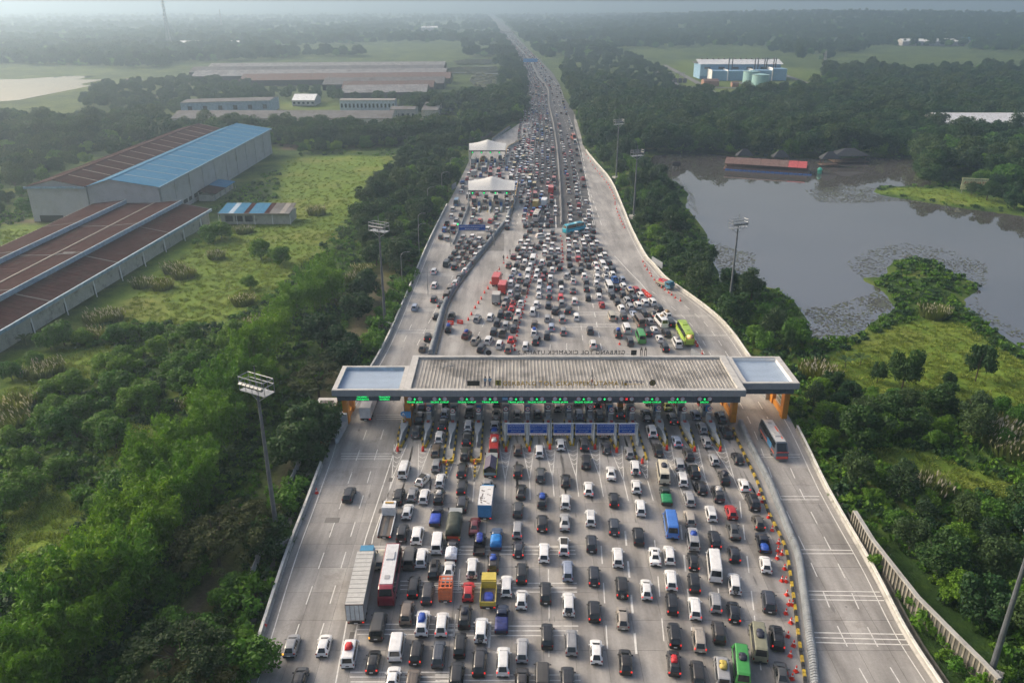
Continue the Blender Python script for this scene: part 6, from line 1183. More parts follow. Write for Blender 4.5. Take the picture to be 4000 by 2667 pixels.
# small flat building with blue and grey roof
t = thing('small_workshop', 'small grey workshop with a patched blue, brown and grey roof beside the meadow', 'workshop')
q0, q1, y0, y1 = -100.5, -76.0, 268, 277.5
MB().bz(q0+.4,q1-.4,y0+.4,y1,0,3.7).build('wall', WALLC, t)
for k in range(14):
    xa = q0+k*(q1-q0)/14; mt = [BLUER,BLUER,BLUETRIM,BLUER,BLUER,BROWNR,BLUER,BLUER,BLUER,BROWNR,GREYR,GREYR,SKYL,GREYR][k]; m_ = MB(); slope_quad(m_, (xa+.02,y0-.5,4.0), (xa+1.72,y0-.5,4.0), (xa+1.72,y1+.3,5.2), (xa+.02,y1+.3,5.2)); m_.build('roof_panel', mt, t)
MB().bz(q0-.2,q1+.2,y0-.75,y0-.52,3.55,4.0).build('fascia', SKYL, t)
for k in range(3): w_ = MB().bz(q0+2+k*3.4,q0+4.6+k*3.4,y0+.3,y0+.42,.9,2.9).build('window', DARKOP, t)
for k in range(5): MB().tube((q0+k*(q1-q0)/4,y0-.3,0),(q0+k*(q1-q0)/4,y0-.3,3.9),.1).build('post', WHITE, t)
t = thing('lean_to_shed', 'rusty and blue roofed lean-to shed against the blue warehouse wall', 'shed')
for k in range(4): m_ = MB(); slope_quad(m_, (-113.6,303+k*6,2.7), (-113.6,308.9+k*6,2.7), (-120.4,308.9+k*6,3.7), (-120.4,303+k*6,3.7)); m_.build('roof_panel', BROWNR if k < 2 else BLUER, t)
for k in range(5): MB().bz(-114.0,-113.8,303.2+k*5.8,303.4+k*5.8,0,2.7).build('post', STEEL, t)
MB().bz(-120.3,-114.5,303,326,0,2.2).build('wall', WALLC, t)
# long grey sheds beyond the meadow
def shed_x(name, label, x0, x1, y0, y1, eave, ridge, roof, wall, n, cat='shed', wins=0, skew=0.0):
    t = thing(name, label, cat); ym = (y0+y1)/2; L = (x1-x0)/n; S_ = lambda x: skew*(x-x0)
    MB().add([(x0,y0,0),(x1,y0+S_(x1),0),(x1,y0+S_(x1),eave),(x0,y0,eave),(x0,y1,0),(x1,y1+S_(x1),0),(x1,y1+S_(x1),eave),(x0,y1,eave),(x0,ym,ridge-.1),(x1,ym+S_(x1),ridge-.1)], [(0,1,2,3),(5,4,7,6),(1,5,6,9,2),(0,3,8,7,4)]).build('wall', wall, t)
    for k in range(n):
        xa, xb = x0+k*L+.04, x0+(k+1)*L-.04
        for ya, s in ((y0-.5, 0), (y1+.5, 1)): m_ = MB(); slope_quad(m_, (xa,ya+S_(xa),eave), (xb,ya+S_(xb),eave), (xb,ym+S_(xb),ridge), (xa,ym+S_(xa),ridge)); m_.build('roof_panel', roof, t)
    for k in range(wins):
        x = x0+(k+.5)*(x1-x0)/wins; w_ = MB().box(x, y0+S_(x)-.04, eave*.5, (x1-x0)/wins*.5, .12, eave*.36).build('window', DARKOP, t); MB().box(x, y0+S_(x)-.12, eave*.3, (x1-x0)/wins*.56, .2, .15).build('sill', wall, w_)
    return t
shed_x('long_shed', 'long grey roofed shed beyond the meadow and the blue warehouse', -205, -72, 492, 520, 6.5, 9.5, GREYR, WALLC, 26)
shed_x('grey_shed', 'short grey roofed shed at the end of the long grey shed', -68, -41, 468, 488, 5, 8, GREYR, WALLC, 8)
shed_x('office_block', 'grey two storey block with small square windows behind the sheds', -77, -61, 520, 535, 8.5, 9.5, GREYR, WALLC, 4, 'building', 5)
shed_x('grey_shed', 'narrow dark roofed shed running back from the windowed block', -60, -49, 545, 600, 5, 7, GREYR, WALLC, 5)
shed_x('white_block', 'long white two storey block with rows of small windows on the mown grass', -121, -82, 580, 590, 7.5, 8.2, SKYL, mat('pale_blue_wall', (.40,.46,.52), .7), 8, 'building', 14)
shed_x('blue_hut', 'small blue hut with a rusty roof at the end of the white block', -81, -71, 582, 590, 3.5, 4.5, RUST, BLUER, 3, 'hut')
shed_x('white_shed', 'small shed with a bright white roof near the old factory', -163, -146, 612, 632, 4, 7.5, WHITE, WALLW, 5, 'shed', 5)
shed_x('blue_office', 'low pale blue office building beside the white roofed shed', -225, -168, 560, 582, 8, 8.8, GREYR, mat('pale_blue_wall2', (.24,.33,.42), .7), 10, 'building', 6, skew=.25)
# old factory of many long parallel roofs
GREY2 = mat('pale_grey_sheet', (.22,.22,.23), .85, var=.25, scale=.3, dirt=((.13,.12,.115), .1), spec=.2); FMT = (GREY2, RUST, GREYR, RUST, GREY2, GREYR, GREY2)
for i, (x0, x1, y0, y1) in enumerate(FID):
    mt = FMT[i]
    shed_x('factory_roof', ('front grey roof of the old factory, nearest the paddy fields','second roof of the old factory, rust streaked','third long grey roof of the old factory','fourth long roof of the old factory, rust coloured','broad grey roof in the middle of the old factory','grey roof near the back of the old factory','rearmost grey roof of the old factory')[i], x0, x1, y0, y1, 5.0, 9.5, mt, DARKOP, 24, 'factory', skew=.12)
# power station with tanks
t = thing('power_station', 'long pale blue power hall with a white roof and small vents', 'power station')
PB = mat('power_blue', (.20,.36,.52), .6, var=.08); PB2 = mat('power_blue_dark', (.06,.15,.3), .6)
gx0, gx1, gy0, gy1 = 188, 268, 838, 868
MB().bz(gx0,gx1,gy0,gy1,0,14).build('wall', PB, t); MB().bz(gx0-.2,gx1+.2,gy0-.3,gy0-.02,0,3).build('plinth', PB2, t)
for k in range(24): xa = gx0-2+k*(gx1-gx0+4)/24; m_ = MB(); slope_quad(m_, (xa+.05,gy0-2,14.2), (xa+3.45,gy0-2,14.2), (xa+3.45,(gy0+gy1)/2,18), (xa+.05,(gy0+gy1)/2,18)); m_.build('roof_panel', mat('white_roof', (.55,.57,.6), .6), t)
MB().bz(gx0-2,gx1+2,(gy0+gy1)/2,gy1+2,14,14.6).build('rear_roof', GREYR, t)
for k in range(14): MB().box(gx0+4+k*5.6, (gy0+gy1)/2, 18.5, 1.3, 2, 1.2).build('roof_vent', GREYR, t)
for k, x in enumerate((215, 218.5, 241, 244, 250.5, 252.5, 259.5, 261.5)): MB().tube((x,gy0-4,0),(x,gy0-4,20.5),.55,.5,8).build('chimney', DARKSTEEL, t)
for k, (x, w_, h_) in enumerate(((204,16,9),(221,19,9),(246,20,9.5),(262,14,11))): MB().bz(x-w_/2,x+w_/2,820,837.6,0,h_).build('annexe', PB, t); MB().bz(x-w_/2-.7,x-w_/2,818.5,838,0,h_+1).build('pier', WHITE, t)
for k in range(6): MB().bz(192+k*14,198+k*14,gy0-.32,gy0-.1,9.5,11.5).build('window', DARKOP, t)
TANK = mat('tank_green', (.24,.42,.42), .5, var=.08, dirt=((.18,.32,.33), .1))
for x, y, lb in ((222,746,'pale green cylindrical fuel tank, the nearer of two'), (224,783,'pale green cylindrical fuel tank, half hidden behind the other')):
    q = thing('fuel_tank', lb, 'tank', (x, y, 0)); MB().tube((0,0,-.3),(0,0,11.5),7.6,7.6,28).build('shell', TANK, q); MB().tube((0,0,11.5),(0,0,12.6),7.6,.5,28).build('roof', TANK, q)
    MB().tube((0,0,11.3),(0,0,11.55),7.75,7.75,28).build('rim', GREYR, q)
    st = MB()
    for k in range(14): a = -1.9+k*.12; st.box(8.1*math.cos(a), 8.1*math.sin(a), .6+k*.82, .9, .9, .15, a)
    st.build('stair', STEEL, q)
shed_x('pink_roof_hut', 'brick hut with a pink tiled roof in front of the power hall', 176, 190, 765, 776, 4, 6, RUST, mat('brick_wall', (.30,.16,.11), .8), 4, 'hut')
shed_x('pink_roof_hut', 'tiny pink roofed hut left of the fuel tanks', 200, 206, 757, 763, 3, 4.5, RUST, mat('brick_wall'  , (.3,.16,.11)), 2, 'hut')
shed_x('pink_roof_hut', 'long pink roofed building showing above the lakeside trees', 198, 228, 664, 676, 5, 7, RUST, WALLC, 6, 'hut')
t = thing('transformer_yard', 'cluster of grey transformers and gantries by the power hall', 'machinery', (158, 800, 0))
for k in range(4): MB().box(-6+k*4.5, 0, 2, 3.2, 4, 4).build('transformer', GREYR, t); MB().tube((-6+k*4.5,3.5,0),(-6+k*4.5,3.5,9),.25).build('post', STEEL, t)
MB().box(0,3.5,8.5,16,.4,.4).build('beam', STEEL, t)
# far roofs
for x0, x1, y, lb, mt in ((-560,-455,1420,'pale long roof under the telecom mast in the haze',WHITE),(-250,-205,2350,'pale roof far away in the left haze',WHITE),(690,800,1500,'long white roof on the far wooded rise',WHITE),(830,960,1560,'pale blue and yellow roofed plant on the far wooded rise',BLUER),(-760,-700,1050,'small pale roof among the far lakeside trees',SKYL),(-890,-850,1210,'tiny pale roof among the hazy trees',SKYL)):
    shed_x('far_shed', lb, x0, x1, y, y+26, 8, 12, mt, WALLW, 6, 'building')
t = shed_x('white_roof_hall', 'hall with a ribbed white roof rising above the trees beyond the lake', 246, 320, 470, 494, 7, 11, mat('white_roof2', (.50,.52,.55), .6), WALLW, 20, 'hall')
# floating restaurant on the lake
t = thing('floating_restaurant', 'floating restaurant with rusty and red tin roofs on blue floats', 'restaurant', (100, 374, 0), math.radians(-20))
FLOAT = mat('blue_float', (.02,.09,.3), .5); WOOD = mat('old_wood', (.10,.065,.045), .9)
MB().bz(-1,37,-3.5,6,-.75,-.45).build('deck', WOOD, t)
for k in range(19): MB().tube((k*2,-3.6,-.9),(k*2+1.8,-3.6,-.9),.45).build('float', FLOAT, t)
for k in range(9):
    mt = RUST if k < 7 else REDR; m_ = MB(); slope_quad(m_, (k*4-.6,-4,2.1), (k*4+3.3,-4,2.1), (k*4+3.3,3,3.9), (k*4-.6,3,3.9)); m_.build('roof_panel', mt, t)
    m_ = MB(); slope_quad(m_, (k*4-.6,8,2.4), (k*4+3.3,8,2.4), (k*4+3.3,3,3.9), (k*4-.6,3,3.9)); m_.build('roof_panel', GREYR if k % 3 else RUST, t)
    MB().tube((k*4,-3.2,-.5),(k*4,-3.2,2.2),.1).build('post', WOOD, t); MB().box(k*4+2,-3.3,.0,3.8,.08,.8).build('railing', RUST, t)
MB().bz(0,36,1.5,6,-.4,2.4).build('wall', WOOD, t)
t = thing('green_dome_kiosk', 'tiny kiosk with a green dome at the end of the floating restaurant', 'kiosk', (139.5, 362.5, -1)); MB().tube((0,0,0),(0,0,1.6),1,1,10).build('base', mat('kiosk_green', (.05,.3,.2), .5), t)
MB().tube((0,0,1.6),(0,0,2.1),1.2,1.0,10).tube((0,0,2.1),(0,0,2.7),1.0,.3,10).build('dome', mat('kiosk_green2', (.03,.35,.25), .4), t)
for x, y, w_, lb in ((163,390,17,'large dark hip roofed pavilion among the lakeside trees'),(150,380,9,'small dark pavilion on the lake shore'),(112,388,8,'grey roofed hut behind the floating restaurant'),(128,384,8,'dark grey tin roofed hut behind the floating restaurant')):
    t = thing('pavilion', lb, 'pavilion', (x, y, 0)); d_ = w_*.55
    for a in (-1, 1):
        for b_ in (-1, 1): MB().tube((a*w_*.4,b_*d_*.4,-1.5),(a*w_*.4,b_*d_*.4,3),.15).build('post', WOOD, t)
    MB().box(0,0,-.2,w_,d_,.25).build('deck', WOOD, t)
    for A, B in (((-1,-1),(1,-1)),((1,-1),(1,1)),((1,1),(-1,1)),((-1,1),(-1,-1))): MB().add([(A[0]*w_/2,A[1]*d_/2,2.8),(B[0]*w_/2,B[1]*d_/2,2.8),(B[0]*w_*.12,0,5.8),(A[0]*w_*.12,0,5.8),(A[0]*w_/2,A[1]*d_/2,2.65),(B[0]*w_/2,B[1]*d_/2,2.65),(B[0]*w_*.12,0,5.65),(A[0]*w_*.12,0,5.65)], [(0,1,2,3),(7,6,5,4),(0,4,5,1)]).build('roof_panel', mat('dark_shingle', (.022,.026,.034), .8), t)
def text(name, body, size, mt, parent, loc, rot=(math.pi/2,0,0), ext=.04, align='CENTER', sx=1.0, space=1.0):
    c = bpy.data.curves.new(name, 'FONT'); c.body = body; c.size = size; c.extrude = ext; c.align_x = align; c.align_y = 'CENTER'; c.space_character = space; c.resolution_u = 2
    tmp = bpy.data.objects.new('tmp', c); me = bpy.data.meshes.new_from_object(tmp); bpy.data.objects.remove(tmp); me.materials.clear(); me.materials.append(mt)
    o = link(name, me, parent, loc); o.rotation_euler = rot; o.scale = (sx, 1, 1); return o
t = thing('billboard', 'pale yellow billboard with red and green lettering on the grassy lake spit', 'billboard', (184.5, 317, 0), math.radians(-14))
MB().box(0,0,3.6,9.5,.25,4.6).build('board', mat('billboard_cream', (.50,.50,.30), .6), t); MB().tube((-4,.2,-1),(-4,.2,3.5),.15).build('post', STEEL, t); MB().tube((4,.2,-1),(4,.2,3.5),.15).build('post', STEEL, t)
text('lettering', 'RESTORAN & PEMANCINGAN', .68, mat('sign_green', (.02,.14,.06)), t, (0,-.16,5.3)); text('lettering', 'ALAM JATI', 1.7, mat('sign_red', (.3,.05,.02)), t, (0,-.16,3.95)); text('lettering', 'WISATA AIR', .8, mat('sign_green', (0,0,0)), t, (0,-.16,2.3))
t = thing('white_board', 'small dark board on posts at the pond edge', 'sign', (76.5, 373, -.6)); MB().box(0,0,1.9,3.6,.15,1.9).build('board', DARKOP, t)
for a in (-1.5,1.5): MB().tube((a,.1,-.8),(a,.1,1.2),.08).build('post', STEEL, t)
# masts, lamps, towers
def mast(x, y, h, ang, label):
    t = thing('light_mast', label, 'light mast', (x, y, 0), ang, 'high light masts around the toll plaza')
    MB().box(0,0,.25,2.4,2.4,1.3).build('footing', CONCRETE, t); MB().tube((0,0,.9),(0,0,h-1.6),.36,.17,10).build('pole', mat('mast_steel', (.11,.125,.145), .55, .3), t)
    f = MB(); w_ = 2.2; d_ = .85
    for z in (h-1.9, h-.7, h):
        for a, b in (((-w_,-d_),(w_,-d_)),((w_,-d_),(w_,d_)),((w_,d_),(-w_,d_)),((-w_,d_),(-w_,-d_))): f.tube((*a,z),(*b,z),.055,n=5)
    for a in (-w_,-w_/2,0,w_/2,w_):
        for b in (-d_,d_): f.tube((a,b,h-1.9),(a,b,h),.045,n=5)
    for a in (-w_,w_): f.tube((0,0,h-3.4),(a,0,h-1.9),.06,n=5)
    f.build('cage', STEEL, t); MB().box(0,0,h-1.9,2*w_,2*d_,.07).build('platform', STEEL, t)
    for k in range(6): MB().box(-w_+.5+k*(2*w_-1)/5, -d_-.15, h-.95, .55, .3, .42, rx=.5).build('floodlight', mat('lamp_housing', (.17,.18,.19), .35, .4), t)
    MB().tube((0,0,h-1.8),(0,0,h+1.6),.05,n=5).build('lightning_rod', STEEL, t)
ML = ('tall light mast on a concrete footing beside the outer lanes and thicket','tall light mast between the dirt track and the hedge','tall light mast on the bank before the wide pond','tall light mast at the edge of the frame above the ribbed wall','tall light mast by the grass verge at the near end of the lake','tall light mast farther up the verge beside the wood')
for (x, y, h, a), lb in zip(MASTS, ML): mast(x, y, h, a, lb)
for i, (x, y) in enumerate(LAMPS):
    t = thing('street_lamp', 'slender curved street lamp standing among the trees outside the outer lanes', 'street lamp', (x, y, 0), 0, 'street lamps outside the outer lanes'); p_ = MB(); p_.tube((0,0,-.3),(0,0,8),.1,.07,6)
    for k in range(5): a0, a1 = k*.3, (k+1)*.3; p_.tube((1.6*(1-math.cos(a0)),0,8+1.3*math.sin(a0)),(1.6*(1-math.cos(a1)),0,8+1.3*math.sin(a1)),.06,.055,5)
    p_.build('pole', STEEL, t); MB().box(2.0,0,9.25,.8,.28,.14).build('lamp_head', mat('lamp_housing', (.3,.3,.3)), t)
TL = ('tall lattice telecom tower rising into the haze','distant thin lattice mast in the haze','faint thin mast beyond the fields','lattice pylon on the mown grass near the power hall')
for (x, y, h, w_), lb in zip(TOWERS, TL):
    t = thing('lattice_tower', lb, 'tower', (x, y, 0)); f = MB(); n = 11 if h > 70 else 7; r_ = lambda z: w_/2*(1-.78*z/h)
    for a, b in ((-1,-1),(1,-1),(1,1),(-1,1)): f.tube((a*w_/2,b*w_/2,0),(a*r_(h),b*r_(h),h),.28,.16,4)
    for k in range(n):
        z0, z1 = h*k/n, h*(k+1)/n; q0, q1 = r_(z0), r_(z1)
        for (a,b),(c,d) in (((-1,-1),(1,-1)),((1,-1),(1,1)),((1,1),(-1,1)),((-1,1),(-1,-1))): f.tube((a*q0,b*q0,z0),(c*q1,d*q1,z1),.12,n=4); f.tube((c*q0,d*q0,z0),(a*q1,b*q1,z1),.12,n=4); f.tube((a*q1,b*q1,z1),(c*q1,d*q1,z1),.12,n=4)
    f.build('lattice', STEEL, t)
    if h > 70:
        for z, a in ((62,0),(55,2),(48,4),(66,3)): MB().tube((2.2*math.cos(a),2.2*math.sin(a)-.8,z),(2.2*math.cos(a),2.2*math.sin(a)-1.6,z),1.3,1.3,12).build('dish', WHITE, t)
        for k in range(6): a = k*1.05; MB().box(2.4*math.cos(a),2.4*math.sin(a),70,.5,.5,3).build('antenna', WHITE, t)
# ------------------------------------------------------------------ toll gate
FASC = mat('fascia_shade_grey', (.20,.225,.26), .5, var=.06); BAND = mat('band_slate', (.045,.065,.095), .45, var=.1); COPE = mat('coping_grey', (.42,.42,.41), .6, var=.1, dirt=((.28,.27,.26), .5))  # FASC: pale fascia, shade of its camera-facing front put into the colour
AMBER = mat('column_amber', (.50,.20,.015), .55, var=.12, dirt=((.28,.12,.02), .5)); SHEETW = mat('roof_sheet_blue', (.34,.42,.52), .5, var=.06, dirt=((.28,.34,.42), .2))
m, nt, p = nodes_of('roof_sheet_stained'); p.inputs['Roughness'].default_value = .65
pos = nd(nt, 'ShaderNodeNewGeometry').outputs['Position']; mp = nd(nt, 'ShaderNodeMapping'); mp.inputs['Scale'].default_value = (1, .25, 1); nt.links.new(pos, mp.inputs[0])
c = ramp(nt, noise(nt, 1.2, 5, mp.outputs[0]), .3, .7, (.215,.207,.195), (.34,.33,.31)); c = mix(nt, ramp(nt, noise(nt, .16, 6, pos, .7), .47, .62, (0,0,0), (.85,.85,.85)), c, (.10,.095,.09)); nt.links.new(c, p.inputs['Base Color']); STAIN = m
GREEN_LED = mat('green_led', (.01,.75,.16), .4, emit=1.35); RED_LED = mat('red_led', (.8,.02,.03), .4, emit=1.2); BOARDK = mat('led_board', (.006,.012,.01), .4); GOLD = mat('gold_letter', (.36,.235,.02), .5); SIGNB = mat('sign_blue', (.004,.06,.34), .8, var=.06, spec=.08); SIGNL = mat('sign_light_blue', (.05,.25,.55), .45); NAVY = mat('navy_letter', (.02,.03,.09), .5)
gate = thing('toll_gate', 'wide flat roofed toll gate with a stained ribbed roof and amber columns', 'toll gate')
def flat_roof(x0, x1, y0, y1, top, sheet_mt, pitch, band_z0, cap_w, inner_mt, ribs_along_y=True):
    fh = 1.05
    MB().bz(x0, x1, y0, y0+cap_w, top-.12, top).bz(x0, x1, y1-cap_w, y1, top-.12, top).bz(x0, x0+cap_w*1.6, y0+cap_w, y1-cap_w, top-.12, top).bz(x1-cap_w*1.6, x1, y0+cap_w, y1-cap_w, top-.12, top).build('parapet_coping', COPE, gate)
    MB().bz(x0+.1, x1-.1, y1-cap_w-.02, y1-cap_w+.2, top-.9, top-.13).bz(x0+cap_w*1.6-.2, x0+cap_w*1.6, y0+cap_w, y1-cap_w, top-.9, top-.13).bz(x1-cap_w*1.6, x1-cap_w*1.6+.2, y0+cap_w, y1-cap_w, top-.9, top-.13).bz(x0+.1, x1-.1, y0+cap_w-.2, y0+cap_w, top-.9, top-.13).build('parapet_lining', inner_mt, gate)
    n = int((x1-x0)/1.0); L = (x1-x0)/n; pm = MB(); pm.box(0, 0, 0, L-.03, .08, fh); pme = pm.mesh('fascia_panel', FASC)
    for k in range(n): link('fascia_panel', pme, gate, (x0+(k+.5)*L, y0-.04, top-.13-fh/2))
    link('fascia_core', MB().bz(x0+.05, x1-.05, y0+.005, y0+.2, top-fh-.1, top-.14).mesh('fascia_core', BAND), gate)
    ns_ = int((y1-y0)/1.2); Ls = (y1-y0)/ns_; pm = MB(); pm.box(0,0,0,.08,Ls-.03,fh); pme = pm.mesh('fascia_panel', FASC)
    for k in range(ns_):
        for xx in (x0-.04, x1+.04): link('fascia_panel', pme, gate, (xx, y0+(k+.5)*Ls, top-.13-fh/2))
    MB().bz(x0, x1, y1, y1+.08, top-fh-.1, top-.13).build('rear_fascia', FASC, gate)
    MB().bz(x0+.06, x1-.06, y0+.21, y1-.02, top-fh-.05, top-fh+.05).build('soffit', mat('soffit', (.12,.13,.14), .8), gate)
    if band_z0:
        bt = top-fh-.12; h = (bt-band_z0)/2; n2 = max(3, int((x1-x0-1.6)/1.15)); L2 = (x1-x0-1.6)/n2; pm = MB(); pm.box(0,0,0,L2-.03,.08,h-.03); pme = pm.mesh('band_panel', BAND)
        for k in range(n2):
            for r_ in (0, 1): link('band_panel', pme, gate, (x0+.8+(k+.5)*L2, y0+.34, band_z0+(r_+.5)*h))
        MB().bz(x0+.8, x1-.8, y0+.39, y0+.7, band_z0+.02, bt).bz(x1-.82, x1-.7, y0+.3, y1-1, band_z0, bt).bz(x0+.7, x0+.82, y0+.3, y1-1, band_z0, bt).build('band_core', BAND, gate)
    xa, xb = x0+cap_w*1.6, x1-cap_w*1.6; n3 = int((xb-xa)/pitch); L3 = (xb-xa)/n3; ya, yb = y0+cap_w, y1-cap_w
    zs = top-.75
    if ribs_along_y:
        pr = [(-L3/2+.01,-.08),(-L3/2+.01,0),(-L3*.22,0),(-L3*.13,.07),(L3*.13,.07),(L3*.22,0),(L3/2-.01,0),(L3/2-.01,-.08)]
        pme = MB().yprism(pr, ya, yb).mesh('roof_panel', sheet_mt)
        for k in range(n3): link('roof_panel', pme, gate, (xa+(k+.5)*L3, 0, zs+.25))
    else:
        n3 = int((yb-ya)/pitch); L3 = (yb-ya)/n3; pr = [(-L3/2+.01,-.06),(-L3/2+.01,0),(-.05,0),(0,.05),(.05,0),(L3/2-.01,0),(L3/2-.01,-.06)]; pme = MB().xprism(pr, xa, xb).mesh('roof_panel', sheet_mt)
        for k in range(n3): link('roof_panel', pme, gate, (0, ya+(k+.5)*L3, zs))
X0, X1, YF, YB, TOP = -18.7, 40.2, 122.6, 137.3, 8.9
flat_roof(X0, X1, YF, YB, TOP, STAIN, .64, 6.35, .75, COPE)
flat_roof(-31.2, X0-.15, 123.6, 133.6, 8.45, SHEETW, .5, 6.2, .5, BLUETRIM, False)
flat_roof(X1+.15, 50.5, 125.8, 137.3, 8.7, SHEETW, .5, 6.4, .6, WHITE, False)
col = MB(); col.box(0,0,3.3,.95,1.5,6.6); cme = col.mesh('column', AMBER)
for x, ys in ((-29.9,(127.4,132.4)), (-18.6,(126.4,133.5)), (40.1,(128.0,134.6)), (49.8,(129.4,135.6)), (20.0,(131.0,))):
    for y in ys: link('column', cme, gate, (x, y, 0))
    if len(ys) > 1:
        MB().bz(x-.2, x+.2, ys[0]+.76, ys[1]-.76, 0, 1.1).build('low_wall', AMBER, gate); MB().bz(x-.25, x+.25, ys[0]+.76, ys[1]-.76, 5.4, 6.3).build('beam', AMBER, gate)
lt = MB()
for k in range(6): lt.box(49.8, 131+k*.6, 3.2, .06, .07, 4.2)
for k in range(5): lt.box(49.8, 132.5, 1.5+k*.9, .05, 3.2, .06)
lt.build('lattice_screen', WHITE, gate)
MB().bz(48.6,49.3,136.3,138.2,0,2.4).build('equipment_cabinet', STEEL, gate)
bulb = MB(); bulb.box(45.5,132,7.4,1.6,.35,.12).build('lamp', mat('warm_lamp', (1,.62,.25), .5, emit=4), gate)
wl = bpy.data.lights.new('canopy_lamp', 'POINT'); wl.energy = 420; wl.color = (1,.6,.28); wl.shadow_soft_size = .5; wo = bpy.data.objects.new('canopy_lamp', wl); wo.location = (46.5, 132, 7.1); COL.objects.link(wo)
# lane signals on the band
SIG = [(-16.8,'TRANS JAWA',1),(-12.5,'SALDO CUKUP',1),(-7.8,'SALDO CUKUP',1),(-3.8,'TRANS JAWA',1),(.7,'TRANS JAWA',1),(4.3,'SALDO CUKUP',1),(8.3,'TRANS JAWA',1),(12.4,'SALDO CUKUP',1),(16.0,'',1),(19.8,'',0),(24.2,'SALDO CUKUP',1),(28.6,'SALDO CUKUP',1),(33.3,'SALDO',1)]
YS = YF+.22
def arrow_mesh(mt): return MB().add([(-.05,0,.2),(.05,0,.2),(.05,0,-.05),(.2,0,.04),(.2,0,-.05),(0,0,-.22),(-.2,0,-.05),(-.2,0,.04),(-.05,0,-.05)], [(0,1,2,8),(2,3,4,5),(8,5,6,7),(2,5,8)]).mesh('arrow', mt)
ar = arrow_mesh(GREEN_LED); disc = MB().tube((0,.03,0),(0,-.03,0),.40,.40,18).mesh('round_plate', mat('plate_pink_rim', (.42,.06,.09), .5)); disc2 = MB().tube((0,-.031,0),(0,-.05,0),.34,.34,18).mesh('plate_face', mat('plate_pale', (.55,.6,.66), .5))
hb = MB().box(0,0,0,.62,.08,.6).mesh('arrow_board', BOARDK); tb = MB().box(0,0,0,2.55,.08,.5).mesh('text_board', BOARDK)
ORD = ['first','second','third','fourth','fifth','sixth','seventh','eighth','ninth','tenth','eleventh','twelfth','thirteenth']
for i, (x, tx, g) in enumerate(SIG):
    st = f'showing a green arrow over {tx}' if tx and g else 'showing a green arrow over a blank board' if g else 'showing a red cross'
    t = thing('lane_signal', f'lane signal {st}, {ORD[i]} along the toll roof', 'lane signal', (x, YS, 7.12), 0, 'lane signals under the toll roof')
    for k, s in enumerate((-.88, .88)):
        q = link('round_plate', disc, t, (s, 0, 0)); link('plate_face', disc2, q)
        text('lettering', 'GTO', .26, mat('plate_blue', (.03,.1,.3)), q, (0,-.06,0), ext=.005)
    link('arrow_board', hb, t)
    if g: link('arrow', ar, t, (0,-.06,0))
    else: q = MB().box(0,-.06,0,.5,.03,.08).build('cross_bar', RED_LED, t); q.rotation_euler = (0,.78,0); q = MB().box(0,-.065,0,.5,.03,.08).build('cross_bar', RED_LED, t); q.rotation_euler = (0,-.78,0)
    link('text_board', tb, t, (0,0,-.6))
    if tx: text('lettering', tx, .44, GREEN_LED, t, (0,-.06,-.6), ext=.01, space=1.08)
for x, l1, l2 in ((-26.0,'CIKAMPEK I','TRANSJAWA'), (-22.2,'TRANSAKSI','DI DEPAN')):
    t = thing('message_sign', f'black message sign with a green arrow reading {l1} {l2}', 'message sign', (x, 123.82, 6.95)); MB().box(0,0,-.2,2.0,.1,1.0).build('board', BOARDK, t); MB().box(0,0,.6,.6,.1,.5).build('arrow_board', BOARDK, t)
    o = link('arrow', ar, t, (0,-.08,.6)); o.scale = (1.2,1,1.2); text('lettering', l1, .38, GREEN_LED, t, (0,-.07,.03), ext=.01); text('lettering', l2, .38, GREEN_LED, t, (0,-.07,-.42), ext=.01)
t = thing('small_blue_sign', 'small blue sign on the toll roof band between two lane signals', 'sign', (-1.2, YS, 7.15)); MB().box(0,0,0,.95,.06,.5).build('board', SIGNL, t); text('lettering', 'GARDU', .24, WHITE, t, (0,-.05,0), ext=.005)
# roof top lettering and boards
t = thing('roof_sign', 'gold roof lettering reading GERBANG TOL CIKAMPEK UTAMA I', 'sign', (8.8, 124.4, 9.28))
text('lettering', 'GERBANG TOL CIKAMPEK UTAMA I', 1.2, GOLD, t, (0,0,0), ext=.06, space=1.08, sx=1.02)
fr = MB()
for z in (-.2, .2): fr.tube((-11.5,.12,z),(11,.12,z),.03,n=4)
for k in range(12): fr.tube((-10.6+k*1.95,.15,-.9),(-10.6+k*1.95,.15,.35),.03,n=4)
fr.build('frame', STEEL, t)
t = thing('roof_sign', 'dark letters GERBANG TOL CIKAMPEK UTAMA 2 on the rear roof edge, seen mirrored', 'sign', (11.2, 137.0, 9.62)); text('lettering', 'GERBANG TOL CIKAMPEK UTAMA 2', 1.15, mat('letter_back', (.035,.034,.032), .5), t, (0,0,0), (math.pi/2,0,math.pi), .06, space=1.1)
fr = MB(); fr.tube((-11,-.12,-.3),(11,-.12,-.3),.03,n=4)
for k in range(10): fr.tube((-10+k*2.2,-.1,-.9),(-10+k*2.2,-.1,.2),.03,n=4)
fr.build('frame', STEEL, t)
t = thing('roof_sign', 'dark blue lettering reading Jasa Marga with a small gold line below', 'sign', (21.3, 124.5, 9.55)); text('lettering', 'Jasa Marga', .78, NAVY, t, (0,0,.1), ext=.03); text('tagline', 'Indonesia Highway Corp', .3, GOLD, t, (.1,0,-.42), ext=.02); MB().tube((-1.55,.03,-.42),(-1.55,-.03,-.42),.26,.26,14).build('emblem', GOLD, t); MB().box(0,.1,-.6,.06,.06,.9).build('post', STEEL, t)
